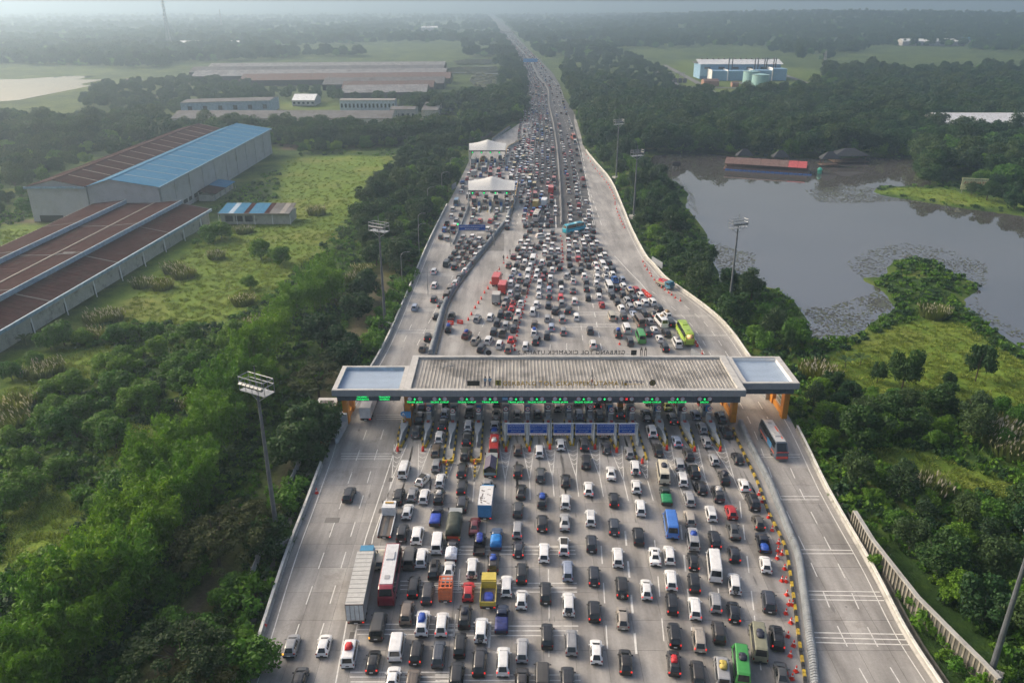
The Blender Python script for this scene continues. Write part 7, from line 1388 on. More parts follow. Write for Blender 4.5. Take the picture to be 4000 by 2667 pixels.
t = thing('roof_emblem', 'round black and olive emblem standing at the end of the gold lettering', 'emblem', (24.4, 124.5, 9.4)); MB().tube((0,.05,0),(0,-.05,0),.58,.58,22).build('disc', TRIM, t); MB().tube((0,-.051,0),(0,-.08,0),.42,.42,20).build('ring', mat('olive_metal', (.12,.11,.04), .4), t); MB().tube((0,-.081,0),(0,-.11,0),.15,.15,14).build('hub', TRIM, t); MB().box(0,.05,-.8,.06,.06,.7).build('post', STEEL, t)
t = thing('roof_emblem', 'square olive emblem with dark curved marks before the gold lettering', 'emblem', (-2.4, 124.5, 9.4)); MB().box(0,0,0,1.0,.08,.95).build('board', mat('emblem_olive', (.26,.24,.03), .5), t)
for cx_, cz, a0, n_ in ((-.22,.05,-1.6,7),(.2,-.02,1.5,7)):
    q = MB()
    for k in range(n_): a = a0+k*.45; a2 = a+.45; q.tube((cx_+.2*math.cos(a),-.06,cz+.36*math.sin(a)),(cx_+.2*math.cos(a2),-.06,cz+.36*math.sin(a2)),.07,n=5)
    q.build('curved_mark', TRIM, t)
MB().box(0,.05,-.8,.06,.06,.7).build('post', STEEL, t)
t = thing('led_board', 'blank black board on legs on the roof edge', 'board', (-6.7, 124.5, 9.3)); MB().box(0,0,0,2.2,.14,.95).build('board', BOARDK, t)
for a in (-1.05, 1.05): MB().box(a,.05,-.6,.07,.07,.8).build('leg', STEEL, t)
for x, lb, w_ in ((-4.65,'cut-out board of a standing officer in a blue shirt, the slimmer one',.9),(-3.85,'cut-out board of a standing officer in a blue shirt beside the square emblem',1.0)):
    t = thing('cutout_figure', lb, 'cut-out figure', (x, 124.5, 8.75)); b_ = lambda poly, nm, mt, dy=0: MB().add([(q[0]*w_,-.03+dy,q[1]) for q in poly]+[(q[0]*w_,.03,q[1]) for q in poly], [tuple(range(len(poly))), tuple(range(2*len(poly)-1,len(poly)-1,-1))]+[(i_,(i_+1)%len(poly),len(poly)+(i_+1)%len(poly),len(poly)+i_) for i_ in range(len(poly))]).build(nm, mt, t)
    b_([(-.14,.1),(-.22,.06),(-.22,0),(-.02,0),(0,.75),(.02,0),(.24,0),(.24,.06),(.14,.1),(.15,.95),(-.15,.95)], 'trousers', NAVY); b_([(-.17,.93),(.17,.93),(.2,1.1),(.34,1.25),(.3,1.42),(.2,1.5),(-.2,1.5),(-.3,1.42),(-.34,1.25),(-.2,1.1)], 'shirt', mat('shirt_blue', (.16,.28,.42)), -.002)
    b_([(-.1,1.5),(.1,1.5),(.13,1.66),(.1,1.78),(-.1,1.78),(-.13,1.66)], 'face', mat('skin_print', (.3,.2,.15))); b_([(-.14,1.68),(-.1,1.72),(.1,1.72),(.14,1.68),(.14,1.84),(.06,1.92),(-.06,1.92),(-.14,1.84)], 'hair', TRIM, -.004)
for x, lb in ((-4.4,'round dark sign seen from behind on the rear roof edge'),(22.9,'square dark sign seen from behind on the rear roof edge')):
    t = thing('rear_board', lb, 'board', (x, 137.0, 9.6)); (MB().tube((0,.04,0),(0,-.04,0),.55,.55,20) if x < 0 else MB().box(0,0,0,1.05,.08,1.0)).build('board', TRIM, t); MB().box(0,0,-.65,.06,.06,.6).build('post', STEEL, t)
for x in (24.3, 25.1):
    t = thing('rear_cutout', 'back of a narrow cut-out figure on the rear roof edge, ' + ('beside the square sign' if x < 25 else 'the outer of two'), 'cut-out figure', (x, 137.0, 8.85), 0, 'rear cut-out figures on the toll roof'); MB().bz(-.22,-.1,-.04,.04,0,1.5).bz(.1,.22,-.04,.04,0,1.5).bz(-.1,.1,-.04,.04,1.3,1.9).build('board', mat('letter_back', (.03,.03,.03)), t)
t = thing('roof_aerial', 'thin aerial on a tripod at the middle of the roof front', 'aerial', (14.0, 125.6, 8.4)); q = MB(); q.tube((0,0,0),(0,0,3.0),.05,n=5)
for a in (.5, 2.6, 4.7): q.tube((math.cos(a)*1.4,math.sin(a)*1.1,0),(0,0,1.9),.03,n=4)
q.build('pole', DARKSTEEL, t); q = MB().box(0,-.1,.8,.3,.2,.5).build('box', mat('aerial_red', (.3,.08,.03)), t)

# islands, bumpers, booths
ISL = CONCRETE; BUMP = mat('bumper_grey', (.36,.40,.44), .6, var=.08, dirt=((.22,.24,.26), .5)); BOOTH = mat('booth_grey', (.20,.23,.26), .5); BOOTHR = mat('cabinet_red', (.33,.04,.03), .5)
kb = MB(); kb.box(0,0,.2,.3,.5,.4,taper=.92); ky, kk = kb.mesh('kerb_block', YELLOW), kb.mesh('kerb_block', BLACKP)
bp = MB(); pl = [(0,.0),(.13,.5),(.16,3.2),(.62,5.4),(.66,7.6),(-.66,7.6),(-.62,5.4),(-.16,3.2),(-.13,.5)]; bp.prism(pl, .2, 1.15); bme = bp.mesh('bumper', BUMP)
rs = MB().tube((0,.03,0),(0,-.03,0),.46,.46,20).mesh('sign_rim', mat('sign_rim_red', (.5,.03,.06), .5)); rf = MB().tube((0,-.031,0),(0,-.05,0),.37,.37,18).mesh('sign_face', WHITE); rc = MB().bz(-.22,.22,-.07,-.05,-.07,.04).bz(-.12,.12,-.07,-.05,.04,.12).mesh('car_symbol', TRIM)
for i, (x, ty) in enumerate(TIPS):
    long_ = ty < 116.5
    t = thing('toll_island', f'raised toll island with grey wedge bumper and striped kerb, {ORD[i] if i < 13 else "nearest"} ' + ('from the outer lanes' if i < 13 else 'to the ribbed barrier'), 'toll island', (x, ty, Z0), 0, 'toll islands at the gate')
    MB().prism([(0,.3),(.35,1.2),(.8,4.0 if not long_ else 1.6),(.8,150-ty-3),(-.8,150-ty-3),(-.8,4.0 if not long_ else 1.6),(-.35,1.2)], 0, .2).build('slab', ISL, t)
    n = 26 if long_ else 17
    for s in (-1, 1):
        for k in range(n):
            yy = .5+k*.52; wx = .8 if (long_ or yy > 4) else .22+.58*(yy-.5)/3.5
            link('kerb_block', ky if (k//2+(s > 0)) % 2 == 0 or yy < 1.4 else kk, t, (s*wx, yy, 0))
    off = 4.3 if long_ else .6
    b_ = link('bumper', bme, t, (0, off, 0)); MB().bz(-.34,.34,5.3,5.34,.62,.98).build('blue_plate', SIGNL, b_)
    MB().tube((0,off+8.3,.2),(0,off+8.3,3.4),.06,n=6).build('post', STEEL, t)
    if i > 0: q = link('sign_rim', rs, t, (0, off+8.2, 3.1)); link('sign_face', rf, q); link('car_symbol', rc, q); MB().bz(-.42,.42,-.03,.03,-.85,-.6).build('sign_plate', WHITE, q)
    if i in (2, 3):
        MB().box(0,-.3,.45,1.9,.35,.5).build('end_bar', YELLOW, t)
        for k in range(9): MB().box(0,-.6-k*.52,.75-k*.05,.3,.5,.22).build('striped_rail', YELLOW if k % 2 == 0 else BLACKP, t)
    if i not in (7,): 
        q = thing('traffic_drum', 'red plastic marker standing at the nose of a toll island', 'marker', (x+rng.uniform(-.2,.2), ty-.7, Z0), 0, 'red markers at the toll islands'); MB().tube((0,0,0),(0,0,.75),.28,.2,8).build('body', ORANGE_RED, q); MB().tube((0,0,.75),(0,0,.95),.12,.1,8).build('cap', ORANGE_RED, q)
    bt_ = thing('toll_booth', f'grey toll booth with dark windows on the {ORD[i] if i < 13 else "last"} island under the roof', 'toll booth', (x, 130.5, Z0+.2), 0, 'toll booths under the roof')
    MB().box(0,0,1.25,1.15,2.6,2.5).build('cabin', BOOTH, bt_); MB().box(0,0,2.56,1.4,3.0,.12).build('roof', COPE, bt_)
    for s in (-1, 1): MB().box(s*.59,.1,1.6,.04,1.7,.9).build('window', GLASS, bt_)
    MB().box(0,-1.32,1.6,.8,.04,.9).build('window', GLASS, bt_)
    cb = MB().box(0,-3.2,.75,.7,1.0,1.5).build('cabinet', BUMP, bt_); MB().box(0,-5.0,.55,.5,.6,1.1).build('card_machine', BOOTHR, bt_); MB().box(0,3.5,.5,.9,1.8,1.0).build('rear_cabinet', BOOTHR, bt_)
    if i % 2: MB().box(0,-2.2,2.2,.75,.1,1.2).build('blue_panel', SIGNL, bt_)
BRD = [(-.9,2.25),(3.0,6.0),(6.8,10.35),(10.8,13.6),(14.3,17.6),(18.2,21.0)]
for i, (a, b) in enumerate(BRD):
    xm = (a+b)/2; w_ = min(3.0, b-a); t = thing('height_board', f'blue overhead board reading LAJUR KHUSUS over its height bar, {ORD[i]} of six in the row', 'sign', (xm, 119.1, Z0), 0, 'blue height limit boards before the gate')
    q = MB().box(0,0,3.3,w_,.12,1.75).build('board', SIGNB, t); f = MB()
    for z in (2.45, 4.15): f.box(0,-.07,z,w_-.1,.02,.04)
    for s in (-1, 1): f.box(s*(w_/2-.06),-.07,3.3,.04,.02,1.68)
    f.build('white_border', WHITE, q)
    for z, s, sz in ((3.8,'LAJUR KHUSUS',.38),(3.3,'KENDARAAN KECIL',.3),(2.84,'SEDAN, JEEP',.32)): text('lettering', s, sz, mat('sign_lettering', (.30,.38,.5)), t, (0,-.08,z), ext=.01, sx=.95, space=1.05)
    MB().box(0,-.02,2.26,w_,.08,.34).build('height_strip', WHITE, t); text('lettering', 'TINGGI MAKS. 2.1 m', .3, mat('sign_red2', (.45,.02,.03)), t, (0,-.07,2.26), ext=.005)
    for k in range(14): MB().box(-w_/2+(k+.5)*w_/14,0,2.02,w_/14-.01,.1,.13).build('bar_stripe', YELLOW if k % 2 else BLACKP, t)
    f = MB(); f.tube((-1.85,.12,4.25),(1.85,.12,4.25),.07,n=6)
    for s in (-1.85, 1.85): f.tube((s,.12,.2),(s,.12,4.25),.08,n=6)
    f.build('frame', mat('frame_pale', (.4,.46,.5), .5), t)
t = thing('arrow_sign', 'round blue keep-clear sign with a white arrow by the amber column', 'sign', (-19.3, 125.2, Z0)); MB().tube((0,0,0),(0,0,3.2),.06,n=6).build('post', STEEL, t); MB().tube((0,.03,2.9),(0,-.03,2.9),.5,.5,20).build('disc', SIGNL, t); MB().add([(-.26,-.05,2.75),(-.12,-.05,2.68),(0,-.05,2.92),(.12,-.05,2.68),(.26,-.05,2.75),(0,-.05,3.2)], [(0,1,2,5),(2,3,4,5)]).build('arrow', WHITE, t); MB().box(.85,.05,2.7,.9,.06,1.3).build('blue_panel', SIGNL, t)
for k in range(4): MB().box(0,-.05,1.2+k*.22,.3,.1,.2).build('post_stripe', YELLOW if k % 2 else BLACKP, t)
t = thing('guard_house', 'small grey guard house with an amber base at the edge of the outer lanes', 'guard house', (-33.6, 125.2, 0)); MB().bz(-1.5,1.5,-5,5,1,3.2).build('wall', mat('guard_wall', (.28,.30,.31), .7), t); MB().bz(-1.55,1.55,-5.05,5.05,-.4,1).build('base', mat('guard_amber', (.3,.17,.05), .7), t); MB().bz(-1.8,1.8,-5.3,5.3,3.2,3.45).build('roof', COPE, t); MB().bz(-1.2,1.2,-1,4,3.45,3.6).build('roof_slab', GREYR, t)
for k in range(4): MB().bz(1.5,1.56,-4.3+k*2.3,-2.8+k*2.3,1.6,2.7).build('window', GLASS, t)
for z in range(2): MB().bz(-1,1,-5.06,-5.0,1.3,2.9).build('door', DARKOP, t) if z == 0 else None
t = thing('guard_bumper', 'long pale tapering concrete bumper at the outer amber column', 'bumper', (-30.3, 119.6, 0)); MB().prism([(-.1,0),(.25,.4),(.55,4),(.75,7.6),(-.75,7.6),(-.6,4),(-.35,.4)], -.1, 1.0).build('body', BUMP, t); MB().bz(-.7,.7,6.4,7.5,1.0,2.4).build('block', BUMP, t)
# ------------------------------------------------------------------ tent toll gates
TENT = mat('tent_membrane', (.55,.56,.55), .6, var=.05); TENTP = mat('tent_pole', (.45,.46,.47), .5)
def tent(xc, yc, W_, Dp, base, edge, ridge, peak, label):
    t = thing('tent_gate', label, 'toll gate', (xc, yc, 0)); nu, nv = 24, 10; V = []
    for th in (0, -.06):
        for i in range(nu+1):
            u = -1+2*i/nu; zr = ridge+(peak-ridge)*(1-abs(u))**1.7
            for j in range(nv+1): v = -1+2*j/nv; zz = edge+(zr-edge)*(1-abs(v)**1.35); V.append((u*W_/2*(1-.04*abs(v)), v*Dp/2, zz+th))
    n1_ = (nu+1)*(nv+1); Fq = []
    for i in range(nu):
        for j in range(nv): a = i*(nv+1)+j; Fq += [(a, a+1, a+nv+2, a+nv+1), (n1_+a+nv+1, n1_+a+nv+2, n1_+a+1, n1_+a)]
    me = bpy.data.meshes.new('membrane'); me.from_pydata(V, [], Fq); me.materials.append(TENT); me.polygons.foreach_set('use_smooth', [True]*len(me.polygons)); me.update(); link('membrane', me, t)
    for s in (-1, 1):
        ends = [(s*W_/2*(1-.04*abs(-1+2*j/8)), (-1+2*j/8)*Dp/2) for j in range(9)]
        m_ = MB()
        for j in range(8):
            q = [edge+(ridge-edge)*(1-abs(-1+2*jj/8)**1.35) for jj in (j, j+1)]; m_.add([(ends[j][0],ends[j][1],edge-.6),(ends[j+1][0],ends[j+1][1],edge-.6),(ends[j+1][0],ends[j+1][1],q[1]),(ends[j][0],ends[j][1],q[0]),(ends[j][0]-s*.06,ends[j][1],edge-.6),(ends[j+1][0]-s*.06,ends[j+1][1],edge-.6),(ends[j+1][0]-s*.06,ends[j+1][1],q[1]),(ends[j][0]-s*.06,ends[j][1],q[0])], [(0,1,2,3),(7,6,5,4)])
        m_.build('end_skirt', TENT, t)
        for y in (-Dp/2+.3, Dp/2-.3): MB().tube((s*(W_/2-.3),y,0),(s*(W_/2-.3),y,edge),.22,n=8).build('pole', TENTP, t)
    MB().box(0,-Dp/2,edge-.3,W_-.4,.5,.5).box(0,Dp/2,edge-.3,W_-.4,.5,.5).build('truss', mat('truss_brown', (.12,.11,.1), .7), t)
    for k in range(4):
        xx = -W_/2+1.9+k*(W_-4.2)/3.2; g_ = MB().tube((xx,-Dp/2-.3,edge-.95),(xx,-Dp/2-.38,edge-.95),.26,.26,12).build('green_light', GREEN_LED, t); MB().box(xx,-Dp/2-.2,edge-.95,.9,.15,.8).build('light_board', BOARDK, t)
    for k in range(3):
        xx = -W_/2+4.2+k*4.1; q = thing('tent_island', f'toll island with blue fronted booth under the tent roof', 'toll island', (xc+xx, yc-Dp/2-8, 0), 0, 'toll islands under the tent roofs'); MB().prism([(0,0),(.6,2),(.7,5),(.7,22),(-.7,22),(-.7,5),(-.6,2)], 0, .25).build('slab', YELLOW if False else CONCRETE, q); MB().prism([(0,1),(.14,1.4),(.16,3.5),(.5,5),(.5,7),(-.5,7),(-.5,5),(-.16,3.5),(-.14,1.4)], .25, 1.1).build('bumper', BUMP, q); MB().box(0,10,1.4,1.1,2.4,2.4).build('cabin', BOOTH, q); MB().box(0,8.2,1.3,.8,.5,1.7).build('blue_panel', mat('panel_blue', (.02,.1,.3), .5), q)
        MB().bz(-.8,-.68,1.5,9,0,.3).bz(.68,.8,1.5,9,0,.3).build('kerb', YELLOW, q)
    return t
tent(-7.6, 298, 17.6, 13, 0, 6.7, 8.9, 10.6, 'nearer white tent roofed toll gate with four green lights'); tent(-11.6, 385, 17.6, 13, 0, 6.6, 8.8, 10.6, 'farther white tent roofed toll gate with four green lights')

t = thing('overhead_sign', 'blue overhead sign on a gantry across the outer tent lanes', 'sign', (-12.2, 241.5, 0)); MB().box(-.2,-.25,6.0,8.2,.15,1.6).build('board', SIGNB, t); text('lettering', 'LAJUR KHUSUS KENDARAAN KECIL', .56, WHITE, t, (-.2,-.36,6.3), ext=.01, sx=.88); text('lettering', 'SEDAN, BUS, MINIBUS', .52, WHITE, t, (-.2,-.36,5.6), ext=.01, sx=.88)
MB().tube((-7,0,4.9),(6.6,0,4.9),.1,n=6).tube((-7,0,6.9),(6.6,0,6.9),.1,n=6).build('gantry_beam', STEEL, t)
for s in (-7, 6.6): MB().tube((s,0,0),(s,0,7),.16,n=8).build('gantry_post', STEEL, t)
MB().tube((-4.6,-.3,7.1),(-4.6,-.4,7.1),.26,.26,12).build('green_light', GREEN_LED, t)
t = thing('overhead_sign', 'small blue gantry sign over the far motorway in the haze', 'sign', (22, 1010, 0)); MB().box(0,0,7,17,.3,4).build('board', SIGNL, t); MB().tube((-12,.3,0),(-12,.3,9),.3,n=6).tube((13,.3,0),(13,.3,9),.3,n=6).build('gantry_post', STEEL, t)
t = thing('footbridge', 'dark footbridge crossing the motorway in the far haze', 'bridge', (-30, 1960, 0)); MB().box(0,0,9,75,4,2.2).build('deck', CONCRETE, t)
for x in (-33, 0, 33): MB().box(x,0,4,2,3,8.5).build('pier', CONCRETE, t)
t = thing('white_board', 'plain pale signboard on the parapet where the bank path meets the road', 'sign', (38.9, 153.5, 0), -1.1); MB().box(0,0,1.5,3.6,.15,2.2).build('board', FASC, t)
t = thing('white_board', 'long pale banner on the grass verge beside the exit carriageway', 'sign', (41.8, 220, 0), -1.25); MB().box(0,0,1.3,6.5,.12,1.9).build('board', FASC, t)
t = thing('white_board', 'pale board standing at the bend of the outer parapet by the tent lanes', 'sign', (-23.5, 322, 0), 1.3); MB().box(0,0,1.8,5.5,.12,2.2).build('board', FASC, t)
# ------------------------------------------------------------------ vehicles
VS = .88                    # vehicles measured against the lanes in the photograph
RGB = dict(k=(.012,.012,.014), g=(.055,.058,.062), w=(.66,.67,.68), s=(.27,.28,.30), r=(.42,.018,.02), t=(.13,.105,.085), b=(.03,.12,.4), n=(.13,.016,.022), y=(.32,.33,.03), cream=(.5,.47,.38), olive=(.16,.16,.11), green=(.05,.30,.06))
LUG = dict(k=(.02,.025,.045), w=(.5,.5,.5), b=(.015,.07,.36), r=(.5,.02,.03), g=(.22,.22,.22), t=(.28,.2,.12), y=(.45,.36,.08))
def car_meshes(L, w, H, st, rear, wind, sides, tail, wheel_y, wr=.31, spare=False, rack=False):
    """lofted body; st rows: y, half width factor, floor z, belt z, roof z, half width of roof"""
    rings = []
    for (y, f, z0, zb, zt, wt) in st:
        W_ = w*f; r = [(W_*.84,z0),(W_,z0+.14),(W_*1.005,(z0+zb)/2+.05),(W_*.97,zb),(wt,zt-.07),(max(.05,wt-.14),zt)]
        rings.append([(x,y-L/2,z) for x,z in r]+[(0,y-L/2,zt+.025)]+[(-x,y-L/2,z) for x,z in r[::-1]])
    V = [p for r in rings for p in r]; n = 13; F_ = []
    for i in range(len(rings)-1):
        for j in range(n): k = (j+1) % n; F_.append((i*n+j, (i+1)*n+j, (i+1)*n+k, i*n+k))
    F_ += [tuple(range(n)), tuple((len(rings)-1)*n+j for j in range(n-1,-1,-1))]
    b = MB(); b.add(V, F_)
    if rack:
        for s in (-.5, .5): b.box(s, 0, H+.08, .05, 1.7, .06)
        for k in range(5): b.box(0, -.7+k*.35, H+.09, 1.0, .05, .05)
    parts = [('body', b.mesh('body', PAINT))]
    def patch(name, quads, off=.02, ins=.07):
        m_ = MB()
        for q in quads:
            q = [Vector(p) for p in q]; c = sum(q, Vector())/4; nn = (q[2]-q[0]).cross(q[3]-q[1]).normalized()
            o = q[0]*0
            if nn.dot(c-Vector((0,c.y*.3,H*.45))) < 0: nn = -nn
            q2 = [p+(c-p).normalized()*min(ins,(c-p).length*.3)+nn*off for p in q]; m_.add(q2+[p-nn*.03 for p in q2], [(0,1,2,3),(7,6,5,4),(0,4,5,1),(1,5,6,2),(2,6,7,3),(3,7,4,0)])
        parts.append((name, m_.mesh(name, GLASS)))
    R = lambda i, j: rings[i][j]
    patch('rear_window', [(R(rear,5),R(rear,7),R(rear+1,7),R(rear+1,5))], .035, .05); patch('windscreen', [(R(wind,5),R(wind,7),R(wind+1,7),R(wind+1,5))], .035, .04)
    for s in (0, 1):
        qs = [((R(i,3),R(i+1,3),R(i+1,4),R(i,4)) if s == 0 else (R(i,9),R(i+1,9),R(i+1,8),R(i,8))) for i in sides]; patch('side_window', qs, .015, .06)
    ty, tx, tz, tw, th = tail
    tl = MB().box(0,0,0,tw,.09,th).mesh('tail_light', LAMP_RED); parts += [('tail_light', tl, (-tx, ty-L/2, tz)), ('tail_light', tl, (tx, ty-L/2, tz))]
    parts.append(('bumper', MB().box(0,0,0,w*1.7,.1,.2).mesh('bumper', TRIM), (0, -L/2+.02, st[0][2]+.1)))
    parts.append(('licence_plate', MB().box(0,0,0,.44,.03,.14).mesh('licence_plate', PLATE_K), (0, -L/2-.035, .62 if H < 1.9 else .75)))
    wm = MB(); wm.tube((-.1,0,0),(.1,0,0),wr,wr,12); wm.tube((-.115,0,0),(.115,0,0),wr*.55,wr*.55,8,m=1); wme = wm.mesh('wheel', [RUBBER, HUB])
    for y in wheel_y:
        for s in (-1, 1): parts.append(('wheel', wme, (s*(w-.085), y-L/2, wr)))
    mm = MB().box(0,0,0,.2,.1,.15).mesh('mirror', PAINT); my = st[wind+1][0]-.35
    for s in (-1, 1): parts.append(('mirror', mm, (s*(w+.09), my-L/2, st[wind+1][3]+.08)))
    if spare: parts.append(('spare_wheel', MB().tube((0,.1,0),(0,-.12,0),.34,.34,14).tube((0,-.121,0),(0,-.15,0),.24,.2,12,m=1).mesh('spare_wheel', [RUBBER, HUB]), (0, -L/2-.02, .98)))
    return parts
def mpv(L=4.25, w=.84, H=1.69, **k):
    a = L/4.25; h = H/1.69
    return car_meshes(L, w, H, [(0,.9,.32,.6,.78*h,.66),(.06,.97,.22,.82,1.02*h,.72),(.38,1,.2,.98*h,1.60*h,.64),(.62,1,.2,1.0*h,1.67*h,.65),(2.0*a,1,.2,1.0*h,1.69*h,.66),(2.7*a,1,.2,.99*h,1.62*h,.63),(3.32*a,1,.2,.96*h,1.06*h,.72),(3.95*a,.97,.22,.8*h,.93*h,.68),(4.18*a,.9,.28,.66*h,.76*h,.6),(L,.8,.34,.58*h,.64*h,.52)], 1, 5, (2,3,4), (.05,w*.84,.95*h,.17,.26), (.82,3.4*a), **k)
SPECS = {'m': mpv(), 's': mpv(4.6,.91,1.82,wr=.36), 'sS': mpv(4.35,.89,1.76,wr=.36,spare=True), 'mK': mpv(rack=True), 'sK': mpv(4.6,.91,1.82,wr=.36,rack=True)}
SPECS['h'] = car_meshes(3.95,.84,1.5,[(0,.9,.3,.58,.75,.62),(.08,.97,.22,.8,1.0,.7),(.62,1,.18,.93,1.40,.58),(.95,1,.18,.95,1.48,.6),(1.8,1,.18,.95,1.5,.61),(2.25,1,.18,.94,1.44,.58),(3.0,1,.18,.9,1.0,.7),(3.65,.96,.2,.74,.86,.66),(3.88,.88,.26,.6,.7,.58),(3.95,.78,.32,.52,.58,.5)],1,5,(2,3,4),(.06,.7,.88,.22,.2),(.7,3.2))
SPECS['d'] = car_meshes(4.5,.87,1.46,[(0,.88,.3,.6,.78,.6),(.08,.97,.22,.8,1.0,.7),(.72,1,.18,.9,1.06,.7),(1.4,1,.18,.93,1.40,.56),(1.75,1,.18,.93,1.45,.58),(2.35,1,.18,.93,1.46,.58),(2.7,1,.18,.92,1.41,.56),(3.35,1,.18,.88,.98,.72),(4.15,.96,.2,.72,.82,.66),(4.42,.88,.26,.6,.68,.58),(4.5,.78,.32,.5,.56,.5)],2,6,(3,4,5),(.05,.66,.84,.3,.17),(.8,3.7))
SPECS['v'] = car_meshes(4.9,.92,2.02,[(0,.94,.3,.75,.98,.8),(.05,.99,.24,1.15,1.22,.84),(.2,1,.22,1.2,1.92,.76),(.36,1,.22,1.22,2.0,.78),(2.4,1,.22,1.22,2.03,.78),(3.7,1,.22,1.2,1.94,.75),(4.5,.98,.24,1.0,1.14,.76),(4.82,.92,.28,.75,.86,.66),(4.9,.86,.34,.62,.7,.6)],1,5,(2,3,4),(.03,.82,.95,.14,.3),(.9,3.9),.33)
SPECS['mb'] = car_meshes(6.4,1.02,2.6,[(0,.95,.42,.9,1.2,.9),(.06,.99,.36,1.4,1.5,.92),(.22,1,.34,1.45,2.42,.84),(.45,1,.34,1.48,2.56,.86),(3.0,1,.34,1.48,2.6,.86),(5.2,1,.34,1.46,2.52,.84),(6.0,.98,.36,1.25,1.45,.86),(6.32,.93,.4,.95,1.1,.76),(6.4,.88,.45,.8,.9,.7)],1,5,(2,3,4),(.03,.9,1.0,.16,.32),(1.3,5.3),.38)
def pickup_parts(L=5.1, w=.92, H=1.75, dbl=True, depth=.42):
    c0 = 1.75 if dbl else 2.35; parts = car_meshes(L,w,H,[(c0,.97,.4,.95,1.05,.78),(c0+.06,.98,.34,1.0,1.1,.78),(c0+.16,1,.34,1.05,1.66,.66),(c0+.35,1,.34,1.06,1.73,.67),(3.0,1,.34,1.06,1.75,.67),(3.3,1,.34,1.05,1.68,.64),(3.9,1,.34,1.0,1.12,.74),(4.75,.97,.36,.86,.98,.7),(5.0,.9,.42,.7,.8,.62),(L,.82,.46,.62,.7,.55)],1,5,(2,3,4),(.02,w*.86,.85,.14,.32),(1.0,4.1),.37)
    bed = MB(); bed.bz(-w,w,-L/2,-L/2+c0+.02,.5,.66).bz(-w,-w+.07,-L/2,-L/2+c0,.66,1.05).bz(w-.07,w,-L/2,-L/2+c0,.66,1.05).bz(-w+.07,w-.07,-L/2,-L/2+.07,.66,1.05)
    parts.insert(1, ('bed', bed.mesh('bed', PAINT))); parts.append(('bed_floor', MB().bz(-w+.08,w-.08,-L/2+.08,-L/2+c0-.02,.665,.69).mesh('bed_floor', TRIM))); return parts
SPECS['p'] = pickup_parts()
def spawn(spec, name, label, cat, group, x, y, hd, rgb, lit=False, amber=False, far=False, plate_w=False, black_roof=False):
    t = thing(name, label, cat, (x, y, Z0+.01), -math.radians(hd), group)
    for p_ in spec:
        nm, me = p_[0], p_[1]; loc = p_[2] if len(p_) > 2 else (0,0,0)
        if far and nm in ('licence_plate', 'mirror', 'bumper'): continue
        if nm == 'licence_plate' and plate_w: me = PLATES_W[0]
        o = link(nm, me, t, loc); o.color = (*rgb, 1)
        if nm == 'tail_light' and (lit or (amber and loc[0] < 0)):
            o.material_slots[0].link = 'OBJECT'; o.material_slots[0].material = LAMP_LIT if lit else LAMP_AMBER
    return t
PLATES_W = [MB().box(0,0,0,.44,.03,.14).mesh('licence_plate', PLATE_W)]
def bundle(seed, sx, sy, sz):
    r = np.random.default_rng(seed); nu, nv = 14, 8; V = []
    for i in range(nv+1):
        ph = math.pi/2*i/nv
        for j in range(nu): a = 2*math.pi*j/nu; k = 1+r.normal(0,.07); V.append((sx*math.copysign(abs(math.cos(a))**.6,math.cos(a))*math.cos(ph)**.5*k, sy*math.copysign(abs(math.sin(a))**.6,math.sin(a))*math.cos(ph)**.5*k, sz*math.sin(ph)*k))
    Fq = [(i*nu+j, i*nu+(j+1)%nu, (i+1)*nu+(j+1)%nu, (i+1)*nu+j) for i in range(nv) for j in range(nu)]+[tuple(range(nu-1,-1,-1))]
    m_ = MB(); m_.add(V, Fq); return m_.mesh('bundle', TARP, True)
BUN = [bundle(s, .5, .62, .42) for s in (1,2,3)]; STRAPM = MB().box(0,0,.2,1.06,.07,.46).mesh('strap', TRIM)
NAMES = dict(m=('minivan','car'), s=('suv','car'), h=('hatchback','car'), d=('sedan','car'), v=('van','van'), p=('pickup_truck','pickup'), mb=('minibus','minibus'))
ROOFZ = dict(m=1.7, s=1.83, h=1.51, d=1.47, v=2.04, p=.7, mb=2.62); PL = dict(cars='cars', )
ROOFK = {k: MB().box(0,0,0,1.12,1.5,.04).mesh('roof_panel', BLACKP) for k in 'mhd'}; RIBM = MB().bz(-.36,-.31,-.85,.7,0,.03).bz(-.02,.02,-.85,.7,0,.03).bz(.31,.36,-.85,.7,0,.03).mesh('roof_rib', PAINT)
BOXM = MB().box(0,0,.2,.75,1.3,.36,taper=.8).mesh('roof_box', TRIM); SUNM = MB().box(0,0,0,.62,.45,.03).mesh('sunroof', GLASS); PLACED = []
